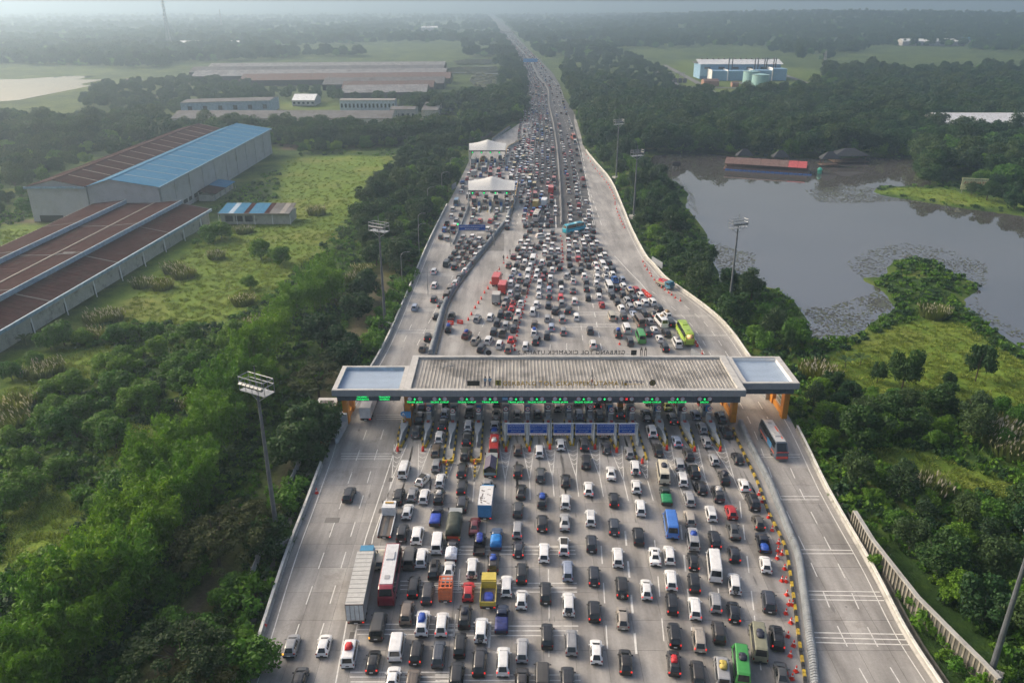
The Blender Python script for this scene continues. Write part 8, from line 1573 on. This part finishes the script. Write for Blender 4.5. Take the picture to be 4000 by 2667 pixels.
for i, (k, c, x, y, hd, op, lug, label) in enumerate(VEH):
    nm, cat = NAMES[k]; key = 'sS' if k == 's' and 'S' in op else k+'K' if 'K' in op and k in 'ms' else k
    kv = rng.uniform(.7,1.3)*(rng.choice((1,1,2.2)) if c == 'k' else 1) if c != 'w' else rng.uniform(.9,1.06); tint = rng.choice(((1,1,1),(1.15,1.02,.85),(.85,.98,1.25),(1,1,1))) if c in 'kgs' else (1,1,1); rgb = tuple(v*kv*q for v, q in zip(RGB[c], tint)); far = y > 142
    grp = (('cars' if cat == 'car' else cat+'s')+(' queueing towards the toll gate' if y < 142 else ' in the queue beyond the toll gate'))
    t = spawn(SPECS[key], nm, label, cat, grp, x, y, hd, rgb, 'R' in op or (far and i % 3 == 0), 'O' in op, far, i % 3 == 0)
    if not far and k == 'm' and 'K' not in op and 'B' not in op: link('roof_rib', RIBM, t, (0,-.1,1.69)).color = (*rgb, 1)
    if 'B' in op and k in ROOFK: link('roof_panel', ROOFK[k], t, (0,-.25,ROOFZ[k]+.015))
    if 'X' in op: link('roof_box', BOXM, t, (.05,0,1.72))
    if 'F' in op: link('sunroof', SUNM, t, (0,.1,ROOFZ[k]+.01))
    t.scale = (VS*rng.uniform(.96,1.04), VS*rng.uniform(.96,1.08), VS*rng.uniform(.95,1.06)); PLACED.append((x, y))
    if lug:
        q = LUG[lug]; a = -math.radians(hd); off = -.3 if k != 'p' else -1.36; word = {'k':'dark','w':'pale','b':'blue','r':'red','g':'grey','t':'tan','y':'yellow'}[lug]
        lt_ = thing('luggage_bundle', (f'{word} roped bundle ' + ('in the bed' if k == 'p' else 'on the roof') + ' of the ' + label.split(' with')[0])[:90].rsplit(',', 1)[0], 'luggage', (x-math.sin(a)*off, y+math.cos(a)*off, Z0+(ROOFZ[k]+.02)*VS), a, 'luggage tied on vehicles')
        # say where its carrier is, in the carrier's own words
        tail_ = label.split(' roof load ')[-1] if ' roof load ' in label else label.split(' load ')[-1]
        lt_['label'] = ' '.join((f'{word} bundle ' + ('in' if k == 'p' else 'on') + ' the ' + ' '.join(label.split(' with ')[0].split()[:3]) + ' ' + tail_).split()[:16])
        o = link('bundle', BUN[i % 3], lt_); o.color = (*q, 1); s_ = VS*(1.0 if k != 'p' else 1.25)*(.85 if k in 'hd' else 1); o.scale = (s_, s_*rng.uniform(.9,1.4), s_*rng.uniform(.85,1.25)); link('strap', STRAPM, lt_).scale = (s_*.95, 1, s_*.9)
# trucks and coaches
def cab(L_front, w, z0, h, y0):      # cab-over tractor, front at y0
    return MB().add([(-w,y0-1.9,z0),(w,y0-1.9,z0),(w,y0-1.9,h),(-w,y0-1.9,h),(-w,y0,z0),(w,y0,z0),(w,y0,z0+.9),(-w,y0,z0+.9),(-w*.94,y0-.35,h),(w*.94,y0-.35,h)], [(0,1,2,3),(0,4,5,1),(4,7,6,5),(7,8,9,6),(8,3,2,9),(1,5,6,9,2),(0,3,8,7,4)])
def truck_base(t, L, w, rgb, h=2.35, cabrgb=None):
    cr = cabrgb or rgb; o = cab(L, w*.95, .55, h, L/2).build('cab', PAINT, t); o.color = (*cr, 1)
    q = MB(); wsc = [(-w*.82,L/2-.02,1.52),(w*.82,L/2-.02,1.52),(w*.8,L/2-.36,h-.12),(-w*.8,L/2-.36,h-.12)]; q.add(wsc+[(a,b-.05,c) for a,b,c in wsc], [(0,1,2,3),(7,6,5,4),(0,4,5,1),(2,6,7,3)]); q.build('windscreen', GLASS, o)
    for s in (-1, 1): MB().box(s*w*.955,L/2-1.0,1.85,.04,1.0,.62).build('side_window', GLASS, o); MB().box(s*(w+.12),L/2-.1,1.9,.18,.1,.45).build('mirror', TRIM, o); MB().box(s*w*.7,L/2+.02,.95,.35,.06,.22).build('headlight', mat('headlamp', (.6,.6,.58), .2), o)
    MB().bz(-w*.42,w*.42,-L/2,L/2-1.9,.62,.85).build('chassis', TRIM, t); MB().box(0,-L/2+.05,.62,w*1.8,.1,.22).build('bumper', TRIM, t)
    wm = MB(); wm.tube((-.14,0,0),(.14,0,0),.46,.46,14); wm.tube((-.15,0,0),(.15,0,0),.22,.22,8,m=1); me = wm.mesh('wheel', [RUBBER, HUB])
    for y in ([L/2-.95, -L/2+1.2]+([-L/2+2.4] if L > 7 else [])):
        for s in (-1, 1): link('wheel', me, t, (s*(w-.2), y, .46))
    for s in (-1, 1): MB().box(s*w*.82,-L/2-.01,.78,.28,.06,.15).build('tail_light', LAMP_LIT if s > 0 else LAMP_RED, t)
    MB().box(0,-L/2-.01,.62,.5,.03,.18).build('licence_plate', PLATE_W, t)
def tarp_mesh(L0, L1, w, z0, h, seed, ridge=False):
    r = np.random.default_rng(seed); n, mN = 22, 13; V = []
    for i in range(n+1):
        y = L0+(L1-L0)*i/n; e = min(1, .72+2.2*min(i, n-i)/n)
        for j in range(mN):
            a = math.pi*j/(mN-1); cx_ = math.cos(a); x = w*math.copysign(abs(cx_)**.55, cx_); z = z0+h*e*(math.sin(a)**.55 if not ridge else (1-abs(cx_)*.55) if 0 < j < mN-1 else 0)
            V.append((x*(1+r.normal(0,.015)), y+r.normal(0,.03), z+(r.normal(0,.035) if 0 < j < mN-1 else 0)))
    Fq = [(i*mN+j, i*mN+j+1, (i+1)*mN+j+1, (i+1)*mN+j) for i in range(n) for j in range(mN-1)]+[tuple(range(mN-1,-1,-1)), tuple(n*mN+j for j in range(mN)), ]+[(i*mN, (i+1)*mN, (i+1)*mN+mN-1, i*mN+mN-1) for i in range(n)]
    m_ = MB(); m_.add(V, Fq); return m_.mesh('tarp_cover', TARP, not ridge)
def build_special(kind_, label, x, y, hd, L, kw, si):
    CAT = dict(semi=('semi_trailer_truck','truck'), coach=('coach','bus'), flat=('flatbed_truck','truck'), tarp=('tarp_truck','truck'), box=('box_truck','truck'), tent=('covered_truck','truck'), cargo=('cargo_truck','truck'), lorry=('open_truck','truck'), pk=('pickup_truck','pickup'), lat=('lattice_truck','truck'))[kind_]
    grp = 'trucks and coaches in the traffic jam' if CAT[1] != 'pickup' else 'loaded pickups in the traffic jam'
    t = thing(CAT[0], label, CAT[1], (x, y, Z0+.01), -math.radians(hd), grp); w = 1.15; t.scale = (VS, .95, VS)
    def P(mb_, nm, rgb, mt=PAINT, par=None): o = mb_.build(nm, mt, par or t); o.color = (*rgb, 1); return o
    if kind_ == 'coach':
        w, H = 1.22, 3.45; c, s_ = kw['col'], kw['side']; st = [(0,.97,.45,1.6,1.9,1.08),(.08,1,.4,2.0,2.2,1.1),(.35,1,.4,2.1,3.25,1.02),(.8,1,.4,2.1,3.42,1.06),(L/2,1,.4,2.1,3.45,1.06),(L-1.2,1,.4,2.1,3.38,1.05),(L-.2,.99,.42,1.5,1.75,1.08),(L-.03,.96,.45,1.0,1.2,1.04),(L,.93,.5,.85,1.0,1.0)]
        for q in car_meshes(L, w, H, st, 1, 5, (2,3,4), (.03,1.05,1.2,.14,.6), (2.2,L-2.4), .48):
            if q[0] == 'licence_plate': continue
            o = link(q[0], q[1], t, q[2] if len(q) > 2 else (0,0,0)); o.color = (*s_, 1)
        P(MB().box(0,-.2,H+.02,1.86,L-2.6,.06), 'roof_skin', c); P(MB().box(0,L*.12,H+.14,1.3,1.8,.2,taper=.85), 'air_conditioner', tuple(v*.9 for v in c)); P(MB().box(0,-L*.28,H+.08,.7,.7,.08), 'roof_hatch', tuple(v*.6 for v in c))
        for s in (-1, 1): P(MB().box(s*(w+.01),0,1.25,.02,L*.8,.35), 'side_stripe', kw.get('stripe', tuple(min(1, v*1.6+.1) for v in s_)))
        if 'stripe' in kw: P(MB().box(0,L/2+.01,.95,2.2,.06,.5), 'front_band', (.5,.04,.03)); P(MB().box(0,L/2-.12,2.0,2.25,.05,.16), 'brow_band', (.5,.04,.03)); P(MB().box(w+.015,L*.12,1.7,.02,2.4,1.2), 'side_swirl', (.05,.22,.45)); P(MB().box(-w-.015,L*.12,1.7,.02,2.4,1.2), 'side_swirl', (.05,.22,.45)); P(MB().box(-.62,.5,H+.06,.3,4.5,.02), 'roof_stripe', kw['stripe'])
        return t
    if kind_ == 'pk':
        body = kw.get('body', (.25,.25,.26))
        for q in pickup_parts(L, .92, 1.75, bool(kw.get('dbl'))): o = link(q[0], q[1], t, q[2] if len(q) > 2 else (0,0,0)); o.color = (*body, 1)
        if 'tarp' in kw: o = link('tarp_cover', tarp_mesh(-L/2+.03, -L/2+2.3, .9, 1.0, kw['hump'], si, kw.get('ridge')), t); o.color = (*kw['tarp'], 1)
        if 'bun' in kw:
            for q in (.1, .95): o = link('tarp_bundle', BUN[si % 3], t, (0, q-.4, 1.74)); o.color = (*kw['bun'], 1)
        return t
    if kind_ == 'semi':
        truck_base(t, L, 1.22, (.03,.2,.36), 3.0); P(MB().bz(-1.24,1.24,-L/2,L/2-2.3,1.1,3.9), 'trailer_box', (.42,.42,.40)); P(MB().bz(-1.27,1.27,-L/2-.03,-L/2+.06,1.05,3.95), 'door_frame', (.2,.17,.15))
        for k in range(4): P(MB().box(-.92+k*.61,-L/2-.06,2.5,.52,.05,2.5), 'door_panel', (.50,.55,.58))
        for k in range(3): P(MB().box(-.6+k*.6,-L/2-.1,2.5,.05,.05,2.6), 'locking_bar', (.25,.26,.27))
        for k in range(12): P(MB().box(0,-L/2+.5+k*.86,3.92,2.4,.06,.04), 'roof_rib', (.36,.36,.34))
        P(MB().tube((-.9,L/2-1.5,3.2),(.9,L/2-1.5,3.2),.14), 'exhaust_bar', (.3,.3,.3), STEEL); P(MB().bz(-1.0,1.0,L/2-1.7,L/2-.5,3.0,3.5), 'wind_deflector', (.03,.2,.36)); return t
    if kind_ == 'flat':
        truck_base(t, L, 1.15, (.62,.64,.66), 2.4); P(MB().bz(-1.15,-1.02,-L/2,L/2-2.2,.85,1.25).bz(1.02,1.15,-L/2,L/2-2.2,.85,1.25), 'side_rail', (.6,.62,.64)); P(MB().bz(-1.02,1.02,-L/2,L/2-2.2,.85,.95), 'deck', (.11,.09,.075), TARP); P(MB().bz(-.3,.3,-L/2,L/2-2.2,.951,1.0), 'centre_strip', (.05,.05,.05)); P(MB().bz(-1.15,1.15,L/2-2.4,L/2-2.1,.9,2.5), 'headboard', (.6,.62,.64))
        P(MB().box(0,L/2-1,2.5,1.4,.3,.16), 'light_bar', (.5,.3,.05)); return t
    if kind_ == 'lat':
        truck_base(t, L, .95, (.3,.3,.32), 1.95); OR = (.52,.10,.012); P(MB().bz(-.95,.95,-L/2,L/2-1.75,.85,.95), 'deck', (.05,.05,.05))
        for k in range(7): z = 1.05+k*.27; P(MB().bz(-.97,.97,-L/2-.02,-L/2+.04,z,z+.17), 'lattice_board', OR)
        for s in (-1, 1):
            for k in range(7): z = 1.05+k*.27; P(MB().bz(s*.95-.03,s*.95+.03,-L/2+.05,L/2-1.8,z,z+.17), 'lattice_board', OR)
        for k in range(4): P(MB().box(-.93+k*.62,-L/2-.05,1.95,.08,.08,2.0), 'lattice_post', OR)
        for k in range(4): P(MB().box(0,-L/2+.2+k*.75,2.95,1.9,.22,.08), 'top_slat', OR)
        for k in range(3): P(MB().box(-.62+k*.62,-L/2+1.3,2.9,.16,2.4,.08), 'top_slat', OR)
        return t
    cb = kw.get('cab', kw.get('col', (.25,.27,.28))); truck_base(t, L, w, cb, 2.35)
    y0, y1 = -L/2, L/2-2.05
    if kind_ == 'box':
        H = 3.3; P(MB().bz(-w,w,y0,y1,.95,H), 'cargo_box', kw['col']); P(MB().bz(-w+.02,w-.02,y0+.02,y1-.02,H+.001,H+.05), 'roof_skin', kw['roof'])
        for s in (-.52, .52): P(MB().box(s,y0-.03,2.1,.98,.04,2.15), 'rear_door', tuple(v*1.1 for v in kw['col']))
        for k in range(6): P(MB().box(w+.015,y0+(k+.5)*(y1-y0)/6,2.1,.03,.06,2.2), 'side_rib', tuple(v*.85 for v in kw['col']))
        if kw.get('patch'):
            for k in range(15): P(MB().box(rng.uniform(-.8,.8),rng.uniform(y0+.4,y1-.4),H+.058,rng.uniform(.2,.7),rng.uniform(.08,.35),.012,rng.uniform(0,3)), 'bare_patch', (.12,.1,.09))
            for s in (-1, 1): P(MB().box(s*(w+.01),(y0+y1)/2,2.1,.02,(y1-y0)-.3,1.9), 'side_panel', (.5,.52,.53))
    elif kind_ == 'tarp':
        q = kw.get('tarp', (.035,.045,.035)); P(MB().bz(-w,w,y0,y1,.9,1.5), 'bed', (.3,.28,.08)); o = link('tarp_cover', tarp_mesh(y0+.05, y1+.2, w*1.02, 1.45, 1.75, si), t); o.color = (*q, 1)
        P(MB().bz(-.9,.9,y0-.1,y0+.02,1.0,1.45), 'tail_board', (.5,.06,.02))
        for k in range(4): P(MB().tube((-w*1.03,y0+.6+k*1.0,1.4),(w*1.03,y0+.6+k*1.0,1.4),.03), 'rope', (.1,.1,.08), TARP)
    elif kind_ == 'tent':
        P(MB().bz(-w,w,y0,y1,.9,1.05), 'bed', (.1,.1,.1)); YG = (.42,.42,.06)
        for s in (-1, 1): P(MB().bz(s*w-.05,s*w+.05,y0,y1,1.05,2.3), 'side_board', YG)
        for k in range(5): P(MB().box(w+.06,y0+.3+k*.72,1.65,.03,.07,1.2), 'side_rib', (.25,.25,.04))
        o = P(MB().yprism([(-w-.05,2.25),(0,3.1),(w+.05,2.25),(w-.05,2.2),(0,3.0),(-w+.05,2.2)], y0-.1, y1), 'ridge_tarp', (.075,.065,.11), TARP); P(MB().box(0,y0+.05,1.25,2*w,.08,.4), 'tail_board', (.2,.3,.35)); P(MB().box(.1,y0+.9,1.3,1.5,1.2,.5), 'sacks', (.25,.2,.16), TARP)
    elif kind_ in ('cargo', 'lorry'):
        bc = kw.get('bed', (.3,.27,.2)); P(MB().bz(-w,w,y0,y1,.9,1.02), 'bed_floor', (.12,.10,.085))
        for nm, m_ in (('side_board', MB().bz(-w,-w+.08,y0,y1,1.02,1.75)), ('side_board', MB().bz(w-.08,w,y0,y1,1.02,1.75)), ('tail_board', MB().bz(-w+.08,w-.08,y0,y0+.08,1.02,1.75)), ('head_board', MB().bz(-w+.08,w-.08,y1-.1,y1,1.02,2.3))): P(m_, nm, bc)
        if kind_ == 'cargo':
            lc = kw.get('load', (.45,.05,.04))
            for a in range(3):
                for b_ in range(5): o = link('sack', BUN[(a+b_) % 3], t, (-.7+a*.7, y0+.5+b_*.72, 1.55)); o.color = (*(lc if (a*2+b_) % 4 else (.5,.5,.5)), 1); o.scale = (.75,.62,1.6)
        else: o = link('tarp_bundle', BUN[1], t, (.05, y0+1.7, 1.02)); o.color = (.015,.04,.3,1); o.scale = (1.5,1.5,.7)
    return t
for si, (k, lb, x, y, hd, L, kw) in enumerate(SPECIALS): build_special(k, lb, x, y, hd, L, kw, si); PLACED.append((x, y))
# the rest of the jam: past the 300 nearest the cars become one object
cols = [RGB[c] for c in 'kkkkwwwwwssgtrb']; Vb, Fb, Cb = [], [], []
def far_car(x, y, hd, rgb, z=Z0, L=4.2, w=.84, H=1.65, van=False):
    L, w, H = L*.9, w*VS, H*VS
    c_, s_ = math.cos(-hd), math.sin(-hd); b = len(Vb)*1
    pts = [(-w,-L/2,.25),(w,-L/2,.25),(w,L/2,.25),(-w,L/2,.25),(-w,-L/2,.95),(w,-L/2,.95),(w,L/2,.8),(-w,L/2,.8),(-w*.78,-L/2+.35,H),(w*.78,-L/2+.35,H),(w*.78,L/2-1.5,H),(-w*.78,L/2-1.5,H),(-w*.96,L/2-.95,.95),(w*.96,L/2-.95,.95)]
    tl = [(-w*.98,-L/2-.03,.72),(-w*.6,-L/2-.03,.72),(-w*.6,-L/2-.03,.95),(-w*.98,-L/2-.03,.95)]; pts += tl+[(-a,p_,q) for a,p_,q in tl]
    b = len(Vb)
    for px_, py_, pz_ in pts: Vb.append((x+px_*c_-py_*s_, y+px_*s_+py_*c_, z+pz_))
    gl = (.015,.018,.022)
    for f, cc in (((0,1,5,4),rgb),((1,2,6,5),rgb),((2,3,7,6),rgb),((3,0,4,7),rgb),((8,9,10,11),rgb),((4,5,9,8),gl),((5,13,10,9),gl),((12,4,8,11),gl),((13,12,11,10),gl),((5,6,13,5),rgb),((4,12,7,4),rgb),((6,7,12,13),rgb),((14,15,16,17),(.6,.02,.02)),((18,21,20,19),(.6,.02,.02))): Fb.append(tuple(b+i for i in f)); Cb.append((*cc, 1))
for c, x, y, hd in FARCARS: far_car(x, y, math.radians(hd), RGB[c]); PLACED.append((x, y))
PA = np.array(PLACED)
MED = MEDIAN; LW = ASPHALT_L
def lane_fill(fx, y0, y1, gap, prob, jit=.35):
    y = y0
    while y < y1:
        x = fx(y); hd = math.atan2(fx(y+6)-fx(y-6), 12)
        if rng.random() < prob and np.min(np.hypot((PA[:,0]-x)*2.4, PA[:,1]-y)) > 5.2:
            big = rng.random() < .06
            far_car(x+rng.uniform(-jit,jit), y, hd+rng.uniform(-.06,.06), rng.choice(cols) if not big else rng.choice(((.55,.56,.56),(.3,.06,.05),(.1,.2,.35),(.4,.33,.15))), L=6.5 if big else 4.2, H=2.8 if big else rng.uniform(1.5,1.8), w=1.05 if big else .84)
        y += rng.uniform(.85, 1.25)*gap*(1+max(0, y-700)/2600)
for k in range(8):                                # packed lanes beside the median
    f_ = lambda y, k=k: float(along(MED, y))-2.4-k*max(2.6, min(3.25, (float(along(MED, y))-float(along(LW, y))-2.2)/8*1.0))
    lane_fill(f_, 258 if k < 5 else 300, 2300, 6.6, .93 if k < 6 else .85)
for k in range(3): lane_fill(lambda y, k=k: float(along(MED, y))+3.2+k*3.3, 262+k*4, 470 if k == 1 else 560, 6.8, (.9,.8,.35)[k])
for k in range(3): lane_fill(lambda y, k=k: float(along(MED, y))+3.5+k*3.6, 565, 2000, 15, .7)
for k in range(4): lane_fill(lambda y, k=k: -13.9+k*4.1-.05*(y-275)*.2, 262, 318, 6.2, .85)
for k in range(2): lane_fill(lambda y, k=k: float(along(ROAD_L, y))+3.3+k*3.7, 250, 372, 8.5, .75)
for k in range(4): lane_fill(lambda y, k=k: -17.8+k*4.1, 350, 396, 6.4, .8)
for k in range(5): lane_fill(lambda y, k=k: float(along(LW, max(y,300)))-3.0-k*3.0+max(0,(y-340))*.02, 318, 520-k*25, 6.6, .85)
m, nt, p = nodes_of('distant_vehicles'); at = nd(nt, 'ShaderNodeAttribute', attribute_name='paint'); nt.links.new(at.outputs['Color'], p.inputs['Base Color']); p.inputs['Roughness'].default_value = .35; p.inputs['Coat Weight'].default_value = .5
me = bpy.data.meshes.new('distant_traffic'); me.from_pydata(Vb, [], [f if f[0] != f[-1] else f[:3] for f in Fb]); a = me.attributes.new('paint', 'FLOAT_COLOR', 'FACE'); a.data.foreach_set('color', np.array(Cb, np.float32).ravel()); me.materials.append(m); me.update()
tag(link('distant_traffic', me), 'dense jam of small cars stretching up the motorway into the haze', None, None, 'stuff')
# ------------------------------------------------------------------ cones, water barriers, people
cm = MB(); cm.box(0,0,.04,.46,.46,.08); cbase = cm.mesh('base', ORANGE_RED); ccone = MB().tube((0,0,.08),(0,0,.82),.19,.045,10).mesh('cone', ORANGE_RED); cband = MB().tube((0,0,.42),(0,0,.56),.133,.107,10,caps=False).mesh('reflective_band', WHITE)
def cone(x, y, label, group):
    t = thing('traffic_cone', label, 'traffic cone', (x, y, Z0), rng.uniform(0,6.28), group); t.scale = (1.1,)*3; link('base', cbase, t); link('cone', ccone, t); link('reflective_band', cband, t)
for pts, lb, g in ((CONES_NEAR,'red traffic cone in the line beside the yellow and black kerb','cones beside the striped kerb'),(CONES_RIGHT,'red traffic cone in the diagonal line across the exit carriageway','cones across the exit carriageway'),(CONES_ROW,'red traffic cone in the long row between the queues past the gate','cones between the queues'),(CONES_MID,'red traffic cone in the short middle line behind the turquoise coach','cones behind the turquoise coach'),(CONES_FAR,'tiny red cone in the curving line along the far white parapet','cones along the far parapet'),(CONES_ASPH,'tiny dark red cone along the edge of the asphalt','cones along the asphalt edge')):
    for x, y in pts: cone(x, y, lb, g)
ODD = ('single red cone standing behind the loaded suv near the gate','red cone at the foot of the exit line by the gate','red cone at the end of the water barriers','red cone near the two red containers','red cone ahead of the red containers','red cone beside a worker on the closed lane','red cone at a worker by the closed lane','red cone lying against the outer parapet','red cone at the outer parapet near the light mast')
for (x, y), lb in zip(CONES_ODD, ODD): cone(x, y, lb, None)
wb = MB(); wb.yprism([(-.28,0),(-.22,.3),(-.12,.8),(.12,.8),(.22,.3),(.28,0)], -.55, .55); wbm = wb.mesh('body', ORANGE_RED); wbs = MB().box(0,0,.5,.4,.5,.12).mesh('stripe', WHITE)
for x, y, s in RED_BLOCKS:
    t = thing('water_barrier', 'red plastic water barrier edging the closed lane past the gate' if x < 20 else 'red plastic water barrier along the edge of the exit lanes', 'water barrier', (x, y, Z0), 1.4 if s == 2 and x < 20 else .3 if x < 20 else .6, 'water barriers on the closed lane' if x < 20 else 'water barriers by the exit lanes'); k_ = 1 if s == 2 else .75; t.scale = (k_, k_*(1.3 if s == 2 else .7), k_*1.1); link('body', wbm, t); link('stripe', wbs, t)
def person(x, y, hd, label, shirt, pose=0):
    t = thing('person', label, 'person', (x, y, Z0), math.radians(hd)); J = {'pel':(0,0,.95),'ch':(0,0,1.32),'nk':(0,.01,1.5),'hd':(0,.03,1.66),'top':(0,.03,1.74),'hl':(-.1,0,.9),'kl':(-.12,.06,.5),'fl':(-.13,-.02,.08),'tl':(-.13,.14,.05),'hr':(.1,0,.9),'kr':(.12,-.02,.5),'fr':(.13,-.1,.08),'tr':(.13,.06,.05),'sl':(-.19,0,1.42),'el':(-.27,.02,1.14),'wl':(-.25,.14,.9),'gl':(-.25,.18,.82),'sr':(.19,0,1.42),'er':(.27,.02,1.14),'wr':(.24,.16,.92),'gr':(.24,.2,.84)}
    R_ = dict(pel=.15,ch=.165,nk=.06,hd=.1,top=.07,hl=.1,kl=.065,fl=.05,tl=.035,hr=.1,kr=.065,fr=.05,tr=.035,sl=.07,el=.048,wl=.034,gl=.035,sr=.07,er=.048,wr=.034,gr=.035)
    ks = list(J); E_ = [('pel','ch'),('ch','nk'),('nk','hd'),('hd','top'),('pel','hl'),('hl','kl'),('kl','fl'),('fl','tl'),('pel','hr'),('hr','kr'),('kr','fr'),('fr','tr'),('ch','sl'),('sl','el'),('el','wl'),('wl','gl'),('ch','sr'),('sr','er'),('er','wr'),('wr','gr')]
    me = bpy.data.meshes.new('body'); me.from_pydata([J[k] for k in ks], [(ks.index(a), ks.index(b)) for a, b in E_], []); o = link('body', me, t); sk = o.modifiers.new('skin', 'SKIN'); lay = me.skin_vertices[0] if me.skin_vertices else None
    if lay is None: return t
    for i_, k in enumerate(ks): lay.data[i_].radius = (R_[k], R_[k]); lay.data[i_].use_root = (k == 'pel')
    sb = o.modifiers.new('sub', 'SUBSURF'); sb.levels = sb.render_levels = 1; me.materials.append(shirt)
    MB().tube((0,.02,1.7),(0,.02,1.8),.115,.07,10).build('hair', TRIM, t); MB().tube((0,0,.1),(0,0,.0),.01).v
    return t
CLK = mat('dark_clothes', (.03,.032,.04), .8); CLO = mat('orange_vest', (.35,.1,.02), .8)
PLB = ('person in dark clothes standing behind the cream van','person in a dark vest by the cones of the closed lane','person crouching near a cone on the closed lane','person beside the curved barrier near the dark minivan')
for (x, y, hd), lb in zip(PEOPLE, PLB): person(x, y, hd, lb.replace('crouching','standing'), CLK)
# ------------------------------------------------------------------ things of a row or stand told apart by their order from a landmark
def ordinal(n):
    one = ['','first','second','third','fourth','fifth','sixth','seventh','eighth','ninth','tenth','eleventh','twelfth','thirteenth','fourteenth','fifteenth','sixteenth','seventeenth','eighteenth','nineteenth']
    tens = {2:('twentieth','twenty'),3:('thirtieth','thirty'),4:('fortieth','forty'),5:('fiftieth','fifty'),6:('sixtieth','sixty'),7:('seventieth','seventy')}
    return one[n] if n < 20 else tens[n//10][0] if n % 10 == 0 else tens[n//10][1]+'-'+one[n % 10]
RANK = [('bamboo row along the dirt track','feathery yellow green bamboo clump',(-32.8,91.9),'nearest the light mast by the outer lanes'),
 ('bushy trees on the overgrown plot','round bright bushy tree',(-110,160),'nearest the near end of the long warehouse'),('shrubs on the overgrown plot','low leafy shrub',(-110,160),'nearest the near end of the long warehouse'),
 ('bronze umbrella trees over the dirt track','broad bronze umbrella tree',(-32.8,91.9),'nearest the light mast by the outer lanes'),('dark trees beside the dirt track','dark round shade tree',(-33.6,125.2),'nearest the guard house of the toll gate'),
 ('hedge shrubs along the outer parapet','fresh green hedge shrub',(-33.6,125.2),'nearest the guard house along the outer parapet'),('reed clumps with pale plumes','reed clump with pale plumes',(-88,272),'nearest the small workshop with the patched roof'),
 ('street lamps outside the outer lanes','slender curved street lamp',(-33.6,125.2),'nearest the guard house, among the trees'),('red markers at the toll islands','red plastic marker',(-19,118),'along the noses of the islands from the outer lanes'),
 ('toll islands under the tent roofs','tent gate island with blue fronted booth',(-15,285),'nearest the outer pole of the near tent'),('shrubs at the foot of the ribbed wall','rough shrub',(50,97),'nearest the far end of the ribbed wall, at its foot'),('banana plants beside the thicket','banana plant with arching leaves',(50,130),'nearest the exit end of the toll roof')]
for g_, lm, ph in (('belt between the dirt track and the outer toll lanes',(-33.6,125.2),'nearest the guard house, track side belt'),('wood beside the tent toll gates',(-15.8,295),'nearest the near tent, in the wood beside'),('belt between the motorway and the lake',(54.4,187),'nearest the pond side light mast, lakeside belt'),('bank beside the toll canopy and the pond',(50.5,131),'nearest the toll roof, on the pond bank'),('thicket below the meadow beyond the toll exit',(50.5,131),'nearest the toll roof, in the meadow side thicket'),('bushy slope above the ribbed retaining wall',(53.6,67.6),'nearest the mast above the ribbed wall'),('wood behind the gabled warehouses',(-164,272),'nearest the brown warehouse corner, wood behind it'),('wooded north shore of the lake',(184,317),'nearest the billboard on the lake shore'),('trees between warehouse and meadow',(-121,409),'nearest the far corner of the blue warehouse')):
    RANK.append(('trees in the '+g_, None, lm, ph))
for g_, lm, ph in (('cones beside the striped kerb',(25,114),'from the gate beside the striped kerb'),('cones across the exit carriageway',(42.7,200),'nearest the blue sack truck'),('cones between the queues',(0,137),'past the gate between the queues'),('cones behind the turquoise coach',(18,256),'behind the turquoise coach'),('cones along the far parapet',(30,300),'along the far white parapet'),('cones along the asphalt edge',(7.9,270),'along the asphalt from the cream roofed coach'),('water barriers on the closed lane',(-4.5,190),'nearest the grey box truck'),('water barriers by the exit lanes',(39,162),'nearest the lime coach')):
    RANK.append((g_, 'red water barrier' if 'barrier' in g_ else 'red traffic cone', lm, ph))
for g_, base_, (lx_, ly_), ph in RANK:
    ms_ = sorted((o for o in SC.objects if o.parent is None and o.get('group') == g_), key=lambda o: math.hypot(o.location.x-lx_, o.location.y-ly_))
    for k, o in enumerate(ms_):
        if k < 79: o['label'] = f"{base_ or ('leafy mid green tree' if o.name.startswith('broad') else 'greyish feathery tree' if o.name.startswith('feath') else 'dark green tree')}, {ordinal(k+1)} {ph}"
print('objects', len(bpy.data.objects), 'far cars', len(Fb)//14, 'far trees', len(rest))
